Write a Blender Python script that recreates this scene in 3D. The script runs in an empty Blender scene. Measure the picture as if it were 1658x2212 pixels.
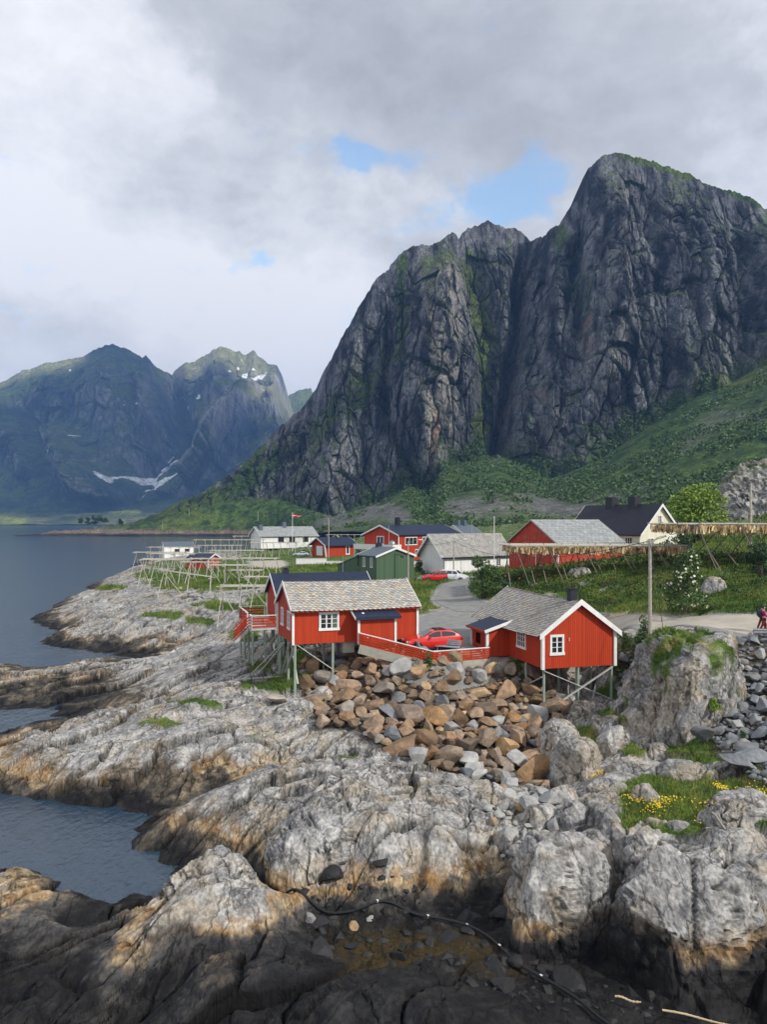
import bpy, math, random, numpy as np
from mathutils import Vector, Matrix
random.seed(7); RS = np.random.RandomState(11)
F = 1661.0; U0 = 829.0; V0 = 1125.0; H = 16.0      # focal length / horizon of the survey photograph, eye height in metres
S = bpy.context.scene
COL = S.collection
def W(u, v, z):
    d = (H - z) * F / (v - V0); return ((u - U0) / F * d, d)
def X(u, d): return (u - U0) / F * d
def Zv(v, d): return H - (v - V0) / F * d
# ---------------------------------------------------------------- noise (numpy)
def _h(i, j, k, s):
    n = (i * 374761393 + j * 668265263 + k * 1274126177 + s * 974711) & 0xffffffff
    n = ((n ^ (n >> 13)) * 1274126177) & 0xffffffff
    n = ((n ^ (n >> 16)) * 2246822519) & 0xffffffff
    return ((n ^ (n >> 15)) & 0xffffff) / float(0xffffff)
def vnoise(x, y, z=None, s=0):
    x = np.asarray(x, float); y = np.asarray(y, float)
    z = np.zeros_like(x) if z is None else np.asarray(z, float)
    xi = np.floor(x).astype(np.int64); yi = np.floor(y).astype(np.int64); zi = np.floor(z).astype(np.int64)
    fx = x - xi; fy = y - yi; fz = z - zi
    fx = fx*fx*fx*(fx*(fx*6-15)+10); fy = fy*fy*fy*(fy*(fy*6-15)+10); fz = fz*fz*fz*(fz*(fz*6-15)+10)
    r = 0
    for a in (0, 1):
        for b in (0, 1):
            for c in (0, 1):
                r = r + _h(xi+a, yi+b, zi+c, s) * (fx if a else 1-fx) * (fy if b else 1-fy) * (fz if c else 1-fz)
    return r * 2 - 1
def fbm(x, y, z=None, o=4, s=0, g=.5):
    r = 0; a = 1; t = 0
    for k in range(o):
        f = 2.03 ** k
        r = r + a * vnoise(x*f, y*f, None if z is None else z*f, s + k*17); t += a; a *= g
    return r / t
def worley(x, y, s=0):
    """F1, F2, random value and tilt of the nearest cell, offset to its centre"""
    xi = np.floor(x).astype(np.int64); yi = np.floor(y).astype(np.int64)
    f1 = np.full(x.shape, 9.); f2 = np.full(x.shape, 9.)
    cx = np.zeros(x.shape); cy = np.zeros(x.shape); r = np.zeros(x.shape); r2 = np.zeros(x.shape); r3 = np.zeros(x.shape)
    z0 = np.zeros_like(xi)
    for a in (-1, 0, 1):
        for b in (-1, 0, 1):
            i = xi + a; j = yi + b
            px = i + _h(i, j, z0, s); py = j + _h(i, j, z0 + 1, s)
            d = np.sqrt((px - x)**2 + (py - y)**2)
            m = d < f1
            f2 = np.where(m, f1, np.minimum(f2, d)); f1 = np.where(m, d, f1)
            cx = np.where(m, x - px, cx); cy = np.where(m, y - py, cy)
            r = np.where(m, _h(i, j, z0 + 2, s), r); r2 = np.where(m, _h(i, j, z0 + 3, s), r2); r3 = np.where(m, _h(i, j, z0 + 4, s), r3)
    return f1, f2, cx, cy, r, r2, r3
def sm(a, b, x):
    t = np.clip((x - a) / (b - a), 0, 1); return t*t*(3-2*t)
def lerp(a, b, t): return a + (b - a) * t
def inpoly(px, py, poly):
    r = np.zeros(np.shape(px), bool); n = len(poly)
    for i in range(n):
        x1, y1 = poly[i]; x2, y2 = poly[(i+1) % n]
        if y1 == y2: continue
        c = ((y1 > py) != (y2 > py)) & (px < (x2-x1)*(py-y1)/(y2-y1)+x1)
        r ^= c
    return r
def segdist(px, py, line):
    d = np.full(np.shape(px), 1e9)
    for (x1, y1), (x2, y2) in zip(line[:-1], line[1:]):
        l2 = (x2-x1)**2 + (y2-y1)**2
        t = np.clip(((px-x1)*(x2-x1)+(py-y1)*(y2-y1))/l2, 0, 1)
        d = np.minimum(d, np.hypot(px-x1-t*(x2-x1), py-y1-t*(y2-y1)))
    return d
# ---------------------------------------------------------------- materials
def newmat(name):
    m = bpy.data.materials.new(name); m.use_nodes = True
    return m, m.node_tree.nodes, m.node_tree.links, m.node_tree.nodes['Principled BSDF']
def pm(name, c1, c2=None, scale=6, rough=.7, bump=0, bscale=None, metal=0, spec=.5, stretch=(1,1,1), objvar=0, satr=(.35,1.25)):
    m, N, L, b = newmat(name)
    b.inputs['Roughness'].default_value = rough; b.inputs['Metallic'].default_value = metal
    b.inputs['Specular IOR Level'].default_value = spec
    c2 = c2 or tuple(x*.72 for x in c1)
    tc = N.new('ShaderNodeTexCoord'); mp = N.new('ShaderNodeMapping'); mp.inputs['Scale'].default_value = stretch
    L.new(tc.outputs['Object'], mp.inputs[0])
    n = N.new('ShaderNodeTexNoise'); n.inputs['Scale'].default_value = scale; n.inputs['Detail'].default_value = 6; n.inputs['Roughness'].default_value = .65
    L.new(mp.outputs[0], n.inputs['Vector'])
    r = N.new('ShaderNodeValToRGB'); r.color_ramp.elements[0].position = .32; r.color_ramp.elements[1].position = .68
    r.color_ramp.elements[0].color = (*c2, 1); r.color_ramp.elements[1].color = (*c1, 1)
    L.new(n.outputs['Fac'], r.inputs[0]); out = r.outputs[0]
    if objvar:
        oi = N.new('ShaderNodeObjectInfo'); hs = N.new('ShaderNodeHueSaturation'); mr = N.new('ShaderNodeMapRange')
        mr.inputs[3].default_value = 1-objvar; mr.inputs[4].default_value = 1+objvar
        L.new(oi.outputs['Random'], mr.inputs[0]); L.new(mr.outputs[0], hs.inputs['Value']); L.new(out, hs.inputs['Color'])
        m2 = N.new('ShaderNodeMath'); m2.operation = 'MULTIPLY'; m2.inputs[1].default_value = 7.31
        f = N.new('ShaderNodeMath'); f.operation = 'FRACT'; mr2 = N.new('ShaderNodeMapRange'); mr2.inputs[3].default_value = satr[0]; mr2.inputs[4].default_value = satr[1]
        L.new(oi.outputs['Random'], m2.inputs[0]); L.new(m2.outputs[0], f.inputs[0]); L.new(f.outputs[0], mr2.inputs[0]); L.new(mr2.outputs[0], hs.inputs['Saturation'])
        out = hs.outputs[0]
    L.new(out, b.inputs['Base Color'])
    if bump:
        n2 = N.new('ShaderNodeTexNoise'); n2.inputs['Scale'].default_value = bscale or scale*3; n2.inputs['Detail'].default_value = 8
        L.new(mp.outputs[0], n2.inputs['Vector'])
        bp = N.new('ShaderNodeBump'); bp.inputs['Strength'].default_value = 1; bp.inputs['Distance'].default_value = bump
        L.new(n2.outputs['Fac'], bp.inputs['Height']); L.new(bp.outputs[0], b.inputs['Normal'])
    return m
def math_n(N, L, op, a, bval=None, b=None):
    n = N.new('ShaderNodeMath'); n.operation = op; L.new(a, n.inputs[0])
    if b is not None: L.new(b, n.inputs[1])
    elif bval is not None: n.inputs[1].default_value = bval
    return n.outputs[0]
def board_mat(name, c, pitch=.17, rough=.6, worn=0, wornc=(.5,.45,.42), var=.22):
    """vertical boards, read from the UV map in metres"""
    m, N, L, b = newmat(name); b.inputs['Roughness'].default_value = rough; b.inputs['Specular IOR Level'].default_value = .3
    uv = N.new('ShaderNodeUVMap'); sx = N.new('ShaderNodeSeparateXYZ'); L.new(uv.outputs[0], sx.inputs[0])
    t = math_n(N, L, 'DIVIDE', sx.outputs['X'], pitch); fr = math_n(N, L, 'FRACT', t); fl = math_n(N, L, 'FLOOR', t)
    wn = N.new('ShaderNodeTexWhiteNoise'); wn.noise_dimensions = '1D'; L.new(fl, wn.inputs['W'])
    g = math_n(N, L, 'SUBTRACT', fr, .5); g = math_n(N, L, 'ABSOLUTE', g); g = math_n(N, L, 'GREATER_THAN', g, .40)
    cb = N.new('ShaderNodeCombineXYZ'); sc = N.new('ShaderNodeMapping'); sc.inputs['Scale'].default_value = (9, .7, 1); L.new(uv.outputs[0], sc.inputs[0])
    n = N.new('ShaderNodeTexNoise'); n.inputs['Scale'].default_value = 1.3; n.inputs['Detail'].default_value = 7; n.inputs['Roughness'].default_value = .7; L.new(sc.outputs[0], n.inputs['Vector'])
    v = math_n(N, L, 'MULTIPLY', wn.outputs['Value'], var); nv = math_n(N, L, 'MULTIPLY', n.outputs['Fac'], .5); v = math_n(N, L, 'ADD', v, None, nv)
    v = math_n(N, L, 'ADD', v, .62); gm = math_n(N, L, 'MULTIPLY', g, -.42); v = math_n(N, L, 'ADD', v, None, gm)
    hs = N.new('ShaderNodeHueSaturation'); hs.inputs['Color'].default_value = (*c, 1); L.new(v, hs.inputs['Value']); out = hs.outputs[0]
    if worn:
        rp = N.new('ShaderNodeValToRGB'); rp.color_ramp.elements[0].position = 1-worn-.07; rp.color_ramp.elements[1].position = 1-worn
        L.new(n.outputs['Fac'], rp.inputs[0]); mx = N.new('ShaderNodeMixRGB'); L.new(rp.outputs[0], mx.inputs[0]); L.new(out, mx.inputs[1]); mx.inputs[2].default_value = (*wornc, 1); out = mx.outputs[0]
    L.new(out, b.inputs['Base Color'])
    hh = math_n(N, L, 'MULTIPLY', g, -1); bp = N.new('ShaderNodeBump'); bp.inputs['Distance'].default_value = .02; bp.inputs['Strength'].default_value = .8
    L.new(hh, bp.inputs['Height']); L.new(bp.outputs[0], b.inputs['Normal'])
    return m
def tile_mat(name, c1, c2, cm, w, h, rough=.75, offs=.5, rot=0, bump=.02, squash=1):
    m, N, L, b = newmat(name); b.inputs['Roughness'].default_value = rough; b.inputs['Specular IOR Level'].default_value = .25
    uv = N.new('ShaderNodeUVMap'); mp = N.new('ShaderNodeMapping'); mp.inputs['Rotation'].default_value[2] = rot; L.new(uv.outputs[0], mp.inputs[0])
    br = N.new('ShaderNodeTexBrick'); br.offset = offs
    br.inputs['Scale'].default_value = 1; br.inputs['Brick Width'].default_value = w; br.inputs['Row Height'].default_value = h; br.inputs['Mortar Size'].default_value = .012*max(w,h)/.3; br.inputs['Bias'].default_value = 0
    br.inputs['Color1'].default_value = (*c1, 1); br.inputs['Color2'].default_value = (*c2, 1); br.inputs['Mortar'].default_value = (*cm, 1)
    L.new(mp.outputs[0], br.inputs['Vector'])
    n = N.new('ShaderNodeTexNoise'); n.inputs['Scale'].default_value = 1.1; n.inputs['Detail'].default_value = 9; n.inputs['Roughness'].default_value = .7; L.new(uv.outputs[0], n.inputs['Vector'])
    mr = N.new('ShaderNodeMapRange'); mr.inputs[1].default_value = .25; mr.inputs[2].default_value = .75; mr.inputs[3].default_value = .6; mr.inputs[4].default_value = 1.35; L.new(n.outputs['Fac'], mr.inputs[0])
    hs = N.new('ShaderNodeHueSaturation'); L.new(br.outputs['Color'], hs.inputs['Color']); L.new(mr.outputs[0], hs.inputs['Value']); L.new(hs.outputs[0], b.inputs['Base Color'])
    bp = N.new('ShaderNodeBump'); bp.inputs['Distance'].default_value = bump; bp.inputs['Strength'].default_value = .7; bp.invert = True
    L.new(br.outputs['Fac'], bp.inputs['Height']); L.new(bp.outputs[0], b.inputs['Normal'])
    return m
def attr_mat(name, rough=.85, nscale=3.0, var=(.7, 1.25), bump=.05, bscale=5., crack=0, cscale=1.5, stretch=(1,1,1), spec=.25, fine=.0):
    """colour from the mesh's own 'col' attribute, broken up by fine noise, with a bumped surface"""
    m, N, L, b = newmat(name); b.inputs['Roughness'].default_value = rough; b.inputs['Specular IOR Level'].default_value = spec
    at = N.new('ShaderNodeAttribute'); at.attribute_name = 'col'
    geo = N.new('ShaderNodeNewGeometry'); mp = N.new('ShaderNodeMapping'); mp.inputs['Scale'].default_value = stretch; L.new(geo.outputs['Position'], mp.inputs[0])
    n = N.new('ShaderNodeTexNoise'); n.inputs['Scale'].default_value = nscale; n.inputs['Detail'].default_value = 9; n.inputs['Roughness'].default_value = .7; L.new(mp.outputs[0], n.inputs['Vector'])
    mr = N.new('ShaderNodeMapRange'); mr.inputs[1].default_value = .3; mr.inputs[2].default_value = .7; mr.inputs[3].default_value = var[0]; mr.inputs[4].default_value = var[1]; L.new(n.outputs['Fac'], mr.inputs[0])
    hs = N.new('ShaderNodeHueSaturation'); L.new(at.outputs['Color'], hs.inputs['Color'])
    n5 = N.new('ShaderNodeTexNoise'); n5.inputs['Scale'].default_value = nscale*5.5; n5.inputs['Detail'].default_value = 5; n5.inputs['Roughness'].default_value = .6; L.new(mp.outputs[0], n5.inputs['Vector']); m5 = N.new('ShaderNodeMapRange'); m5.inputs[1].default_value = .40; m5.inputs[2].default_value = .60; m5.inputs[3].default_value = 1-fine; m5.inputs[4].default_value = 1+fine*.5; L.new(n5.outputs['Fac'], m5.inputs[0])
    val = math_n(N, L, 'MULTIPLY', mr.outputs[0], None, m5.outputs[0])
    n2 = N.new('ShaderNodeTexNoise'); n2.inputs['Scale'].default_value = bscale; n2.inputs['Detail'].default_value = 10; n2.inputs['Roughness'].default_value = .72; L.new(mp.outputs[0], n2.inputs['Vector'])
    hgt = n2.outputs['Fac']
    if crack:
        def ck(scale, width, dark, warp, gate=None, st=(1,1,1)):
            m0 = N.new('ShaderNodeMapping'); m0.inputs['Scale'].default_value = st; m0.inputs['Rotation'].default_value = (.2, .3, .7); L.new(geo.outputs['Position'], m0.inputs[0])
            nn = N.new('ShaderNodeTexNoise'); nn.inputs['Scale'].default_value = scale*1.4; nn.inputs['Detail'].default_value = 6; nn.inputs['Roughness'].default_value = .6; L.new(m0.outputs[0], nn.inputs['Vector'])
            wv = N.new('ShaderNodeVectorMath'); wv.operation = 'MULTIPLY_ADD'; L.new(nn.outputs['Color'], wv.inputs[0]); wv.inputs[1].default_value = (warp/scale,)*3; L.new(m0.outputs[0], wv.inputs[2])
            vo = N.new('ShaderNodeTexVoronoi'); vo.feature = 'DISTANCE_TO_EDGE'; vo.inputs['Scale'].default_value = scale; L.new(wv.outputs[0], vo.inputs['Vector'])
            c_ = N.new('ShaderNodeMapRange'); c_.inputs[1].default_value = 0; c_.inputs[2].default_value = width; c_.inputs[3].default_value = 1-dark; c_.inputs[4].default_value = 1; L.new(vo.outputs['Distance'], c_.inputs[0])
            return c_.outputs[0]
        c1 = ck(cscale, .035, crack, 1.3, st=(1,.55,.6)); c2 = ck(cscale*2.7, .05, crack*.75, 1.2, st=(1,.6,.5)); ga = N.new('ShaderNodeMapRange'); ga.inputs[1].default_value = .42; ga.inputs[2].default_value = .58
        gn = N.new('ShaderNodeTexNoise'); gn.inputs['Scale'].default_value = .35; gn.inputs['Detail'].default_value = 4; L.new(geo.outputs['Position'], gn.inputs['Vector']); L.new(gn.outputs['Fac'], ga.inputs[0])
        m2_ = N.new('ShaderNodeMix'); L.new(ga.outputs[0], m2_.inputs[0]); m2_.inputs[2].default_value = 1; L.new(c2, m2_.inputs[3])
        cr = N.new('ShaderNodeMath'); cr.operation = 'MULTIPLY'; L.new(c1, cr.inputs[0]); L.new(m2_.outputs[0], cr.inputs[1])
        veg = N.new('ShaderNodeAttribute'); veg.attribute_name = 'veg'
        mxv = N.new('ShaderNodeMix'); L.new(veg.outputs['Fac'], mxv.inputs[0]); L.new(cr.outputs[0], mxv.inputs[2]); mxv.inputs[3].default_value = 1
        val = math_n(N, L, 'MULTIPLY', val, None, mxv.outputs[0])
        h2 = math_n(N, L, 'MULTIPLY', mxv.outputs[0], .8); hgt = math_n(N, L, 'ADD', hgt, None, h2)
    L.new(val, hs.inputs['Value']); L.new(hs.outputs[0], b.inputs['Base Color'])
    bp = N.new('ShaderNodeBump'); bp.inputs['Distance'].default_value = bump; bp.inputs['Strength'].default_value = 1
    L.new(hgt, bp.inputs['Height']); L.new(bp.outputs[0], b.inputs['Normal'])
    return m
RED = (.50, .042, .010); WHITE = (.78, .78, .76)
M = {}
def mk():
    M['red'] = board_mat('red_boards', (.45, .042, .009)); M['redfar'] = board_mat('red_boards_wide', (.44, .042, .010), .3)
    M['barn'] = board_mat('worn_red_boards', (.46, .045, .02), .35, worn=.36, wornc=(.5,.36,.32))
    M['whitewall'] = board_mat('white_boards', (.93, .93, .91), .3, var=.06); M['cream'] = board_mat('cream_boards', (.88, .84, .66), .3, var=.06)
    M['green'] = board_mat('green_boards', (.075, .13, .075), .3)
    M['white'] = pm('white_paint', (.80,.80,.79), (.66,.66,.64), 3, .5)
    M['navyroof'] = pm('navy_felt', (.018,.028,.062), (.010,.016,.038), 2.5, .55, .01, spec=.35)
    M['blackroof'] = tile_mat('black_tiles', (.012,.014,.024), (.018,.02,.034), (.004,.004,.006), .35, .38, .5, bump=.05)
    M['slate'] = tile_mat('grey_slates', (.36,.34,.31), (.25,.25,.24), (.12,.12,.12), .42, .42, rot=math.pi/4, offs=0)
    M['slate2'] = tile_mat('pale_slates', (.33,.34,.34), (.25,.27,.28), (.16,.17,.17), .8, .5)
    M['slatebase'] = pm('slate_underlay', (.10,.10,.095), None, 4, .9)
    M['bluegrey'] = pm('bluegrey_roof', (.10,.13,.165), (.07,.095,.12), 1.5, .6)
    M['glass'] = pm('window_glass', (.012,.016,.022), (.02,.03,.035), 1, .06, spec=.9)
    M['curtain'] = pm('curtain', (.10,.16,.11), (.04,.07,.05), 5, .8, stretch=(6,6,.5))
    M['black'] = pm('black_metal', (.012,.013,.02), None, 3, .5)
    M['wood'] = pm('weathered_wood', (.46,.43,.37), (.25,.23,.20), 7, .8, .004, stretch=(1,1,1))
    M['wooddark'] = pm('old_wood', (.26,.23,.19), (.12,.11,.09), 7, .85)
    M['pole'] = pm('bleached_wood', (.50,.48,.42), (.30,.28,.24), 5, .8)
    M['stilt'] = pm('greenish_wood', (.34,.42,.35), (.19,.25,.20), 4, .8, stretch=(3,3,.5))
    M['brace'] = pm('grey_plank', (.52,.52,.49), (.34,.34,.32), 4, .75)
    M['concrete'] = pm('concrete', (.40,.40,.35), (.27,.27,.22), 2, .9, .01)
    M['asphalt'] = pm('grey_gravel', (.26,.26,.25), (.165,.165,.16), 1.2, .95, .01, 30)
    M['gravel'] = pm('pale_gravel', (.46,.41,.34), (.34,.31,.26), .9, .95, .01, 20)
    M['carred'] = pm('car_paint', (.62,.018,.010), (.56,.014,.008), 2, .22, spec=.6)
    M['carwhite'] = pm('car_white', (.78,.80,.82), (.72,.74,.77), 2, .25, spec=.6); M['carsilver'] = pm('car_silver', (.55,.60,.66), None, 2, .25, metal=.3)
    for k in ('carred','carwhite','carsilver'): M[k].node_tree.nodes['Principled BSDF'].inputs['Coat Weight'].default_value = .6
    M['tyre'] = pm('tyre', (.012,.012,.013), None, 8, .8); M['rim'] = pm('rim', (.5,.5,.52), None, 8, .3, metal=.8)
    M['lamp'] = pm('lamp_glass', (.75,.75,.72), None, 8, .15); M['taillamp'] = pm('tail_glass', (.25,.01,.01), None, 8, .2)
    M['greybench'] = pm('bench_grey', (.34,.37,.39), (.22,.25,.27), 6, .8)
    M['leaf'] = pm('leaf', (.075,.14,.025), (.025,.06,.012), 1.6, .6); M['leafpale'] = pm('leaf_pale', (.26,.36,.035), (.10,.19,.02), 1.2, .6)
    M['leafdark'] = pm('leaf_dark', (.035,.085,.02), (.014,.042,.010), 1.6, .6); M['blossom'] = pm('blossom', (.72,.72,.52), None, 4, .7)
    M['bark'] = pm('bark', (.10,.08,.06), None, 5, .9)
    M['fish'] = attr_mat('dried_fish', .7, 6, (.7,1.25), .01, 20)
    M['skin'] = pm('skin', (.55,.33,.24), None, 8, .6); M['magenta'] = pm('magenta_cloth', (.36,.012,.11), None, 8, .8); M['maroon'] = pm('maroon_cloth', (.16,.018,.018), None, 8, .8)
    M['navy'] = pm('navy_cloth', (.02,.025,.06), None, 8, .8); M['hair'] = pm('hair', (.015,.01,.008), None, 8, .6)
    M['flagred'] = pm('flag_red', (.55,.02,.03), None, 3, .8); M['steel'] = pm('steel', (.34,.36,.38), None, 3, .45, metal=.6)
    M['maroonleaf'] = pm('leaf_maroon', (.10,.03,.045), (.05,.02,.02), 2, .7)
    M['hose'] = pm('hose_plastic', (.008,.009,.012), None, 3, .35)
    M['bamboo'] = pm('bamboo', (.62,.50,.30), (.42,.33,.2), 3, .6)
    M['rock'] = attr_mat('shore_rock', .85, 1.4, (.66, 1.24), .07, 3.2, crack=.6, cscale=.42, stretch=(1,.7,.8), fine=.34)
    M['moun'] = attr_mat('mountain_rock', .9, .10, (.5, 1.45), 1.2, .5, stretch=(1,1,.5), fine=.45)
    M['mfar'] = attr_mat('far_mountain_rock', .95, .012, (.6, 1.35), 5., .05, stretch=(1,1,.4), fine=.4)
    M['stoneb'] = pm('brown_stone', (.34,.21,.115), (.13,.09,.055), 1.4, .85, .06, 5, objvar=.4, satr=(.65,1.15))
    M['stoneo'] = pm('tan_stone', (.46,.32,.18), (.20,.13,.07), .9, .85, .05, 5, objvar=.3)
    M['stoneg'] = pm('grey_stone', (.40,.40,.385), (.22,.22,.215), 1.1, .85, .05, 5, objvar=.25)
    M['stoneg2'] = pm('blue_grey_stone', (.235,.25,.27), (.12,.13,.14), 1.2, .85, .05, 5, objvar=.3)
    M['stonek'] = pm('black_wet_stone', (.016,.016,.018), (.006,.006,.007), 2, .7, .04, 6, objvar=.4)
mk()
# ---------------------------------------------------------------- object helpers
def tag(o, label=None, cat=None, group=None, kind=None):
    if label: o['label'] = label
    if cat: o['category'] = cat
    if group: o['group'] = group
    if kind: o['kind'] = kind
    return o
def link(o, parent=None):
    COL.objects.link(o)
    if parent is not None: o.parent = parent
    return o
def empty(name, loc=(0,0,0), rz=0, label=None, cat=None, group=None):
    o = bpy.data.objects.new(name, None); o.empty_display_size = .3; COL.objects.link(o); o.location = loc; o.rotation_euler = (0,0,rz)
    return tag(o, label, cat, group)
def npmesh(name, V, faces, mat, parent=None, col=None, veg=None, smooth=True, uv=None):
    """faces: (n,4) or (n,3) int array"""
    me = bpy.data.meshes.new(name); V = np.asarray(V, np.float32); faces = np.asarray(faces, np.int32); k = faces.shape[1]
    me.vertices.add(len(V)); me.vertices.foreach_set('co', V.ravel())
    me.loops.add(faces.size); me.loops.foreach_set('vertex_index', faces.ravel())
    me.polygons.add(len(faces)); me.polygons.foreach_set('loop_start', np.arange(0, faces.size, k, dtype=np.int32)); me.polygons.foreach_set('loop_total', np.full(len(faces), k, np.int32))
    me.polygons.foreach_set('use_smooth', np.full(len(faces), smooth))
    me.update(calc_edges=True)
    if col is not None:
        a = me.attributes.new('col', 'FLOAT_COLOR', 'POINT'); c = np.ones((len(V), 4), np.float32); c[:, :3] = col; a.data.foreach_set('color', c.ravel())
    if veg is not None:
        a = me.attributes.new('veg', 'FLOAT', 'POINT'); a.data.foreach_set('value', np.asarray(veg, np.float32).ravel())
    me.materials.append(mat)
    return link(bpy.data.objects.new(name, me), parent)
def gridfaces(nr, nc, keep=None):
    i = np.arange(nr*nc).reshape(nr, nc)
    f = np.stack([i[:-1,:-1], i[:-1,1:], i[1:,1:], i[1:,:-1]], -1).reshape(-1, 4)
    return f if keep is None else f[keep.ravel()]
class MB:
    def __init__(s): s.v = []; s.f = []; s.uv = []; s.mi = []
    def poly(s, pts, uv=None, mi=0):
        n = len(s.v); s.v += [tuple(p) for p in pts]; s.f.append(list(range(n, n+len(pts)))); s.mi.append(mi)
        if uv is None:
            p = [Vector(q) for q in pts]; a = (p[1]-p[0]); nn = a.cross(p[2]-p[0])
            nn = nn.normalized() if nn.length > 1e-9 else Vector((0,0,1))
            if abs(nn.z) > .95: t = Vector((1,0,0)); b = Vector((0,1,0))
            else: t = Vector((0,0,1)).cross(nn).normalized(); b = nn.cross(t)
            uv = [(q.dot(t), q.dot(b)) for q in p]
        s.uv.append(uv); return s
    def box(s, c, d, rz=0, taper=1, mi=0, m=None):
        hx, hy, hz = d[0]/2, d[1]/2, d[2]/2; R = Matrix.Rotation(rz, 3, 'Z') if m is None else m; c = Vector(c)
        P = [c + R @ Vector((x*hx*(taper if z > 0 else 1), y*hy*(taper if z > 0 else 1), z*hz)) for z in (-1,1) for y in (-1,1) for x in (-1,1)]
        for q in ((0,2,3,1),(4,5,7,6),(0,1,5,4),(1,3,7,5),(3,2,6,7),(2,0,4,6)): s.poly([P[i] for i in q], mi=mi)
        return s
    def beam(s, a, b, w, h=None, mi=0):
        """rectangular bar from a to b"""
        a = Vector(a); b = Vector(b); h = h or w; d = (b-a); L = d.length; d.normalize()
        up = Vector((0,0,1)) if abs(d.z) < .95 else Vector((0,1,0)); x = d.cross(up).normalized(); y = x.cross(d)
        R = Matrix((x, d, y)).transposed(); return s.box((a+b)/2, (w, L, h), mi=mi, m=R)
    def tube(s, a, b, r, r2=None, n=7, mi=0, cap=True):
        a = Vector(a); b = Vector(b); d = (b-a).normalized(); r2 = r if r2 is None else r2
        up = Vector((0,0,1)) if abs(d.z) < .95 else Vector((0,1,0)); x = d.cross(up).normalized(); y = x.cross(d)
        A = [a + (x*math.cos(t)+y*math.sin(t))*r for t in [2*math.pi*k/n for k in range(n)]]
        B = [b + (x*math.cos(t)+y*math.sin(t))*r2 for t in [2*math.pi*k/n for k in range(n)]]
        for k in range(n): s.poly([A[k], A[(k+1)%n], B[(k+1)%n], B[k]], mi=mi)
        if cap: s.poly(A[::-1], mi=mi); s.poly(B, mi=mi)
        return s
    def chain(s, pts, r, n=6, mi=0):
        """one smooth tube along a path"""
        pts = [Vector(p) for p in pts]; rings = []
        for i, p in enumerate(pts):
            d = (pts[min(i+1,len(pts)-1)] - pts[max(i-1,0)]).normalized(); up = Vector((0,0,1)) if abs(d.z) < .95 else Vector((0,1,0)); x = d.cross(up).normalized(); y = x.cross(d)
            rr = r[i] if isinstance(r, (list, tuple)) else r
            rings.append([p + (x*math.cos(t)+y*math.sin(t))*rr for t in [2*math.pi*k/n for k in range(n)]])
        for A, B in zip(rings[:-1], rings[1:]):
            for k in range(n): s.poly([A[k], A[(k+1)%n], B[(k+1)%n], B[k]], mi=mi)
        s.poly(rings[0][::-1], mi=mi); s.poly(rings[-1], mi=mi); return s
    def build(s, name, mat, parent=None, smooth=False, loc=None):
        me = bpy.data.meshes.new(name); me.from_pydata(s.v, [], s.f)
        uvl = me.uv_layers.new(name='UVMap'); flat = [c for u in s.uv for p in u for c in p]; uvl.data.foreach_set('uv', flat)
        for m in (mat if isinstance(mat, (list, tuple)) else [mat]): me.materials.append(m)
        me.polygons.foreach_set('material_index', s.mi)
        if smooth: me.polygons.foreach_set('use_smooth', [True]*len(s.f))
        me.update(); o = link(bpy.data.objects.new(name, me), parent)
        if loc is not None: o.location = loc
        return o
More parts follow.
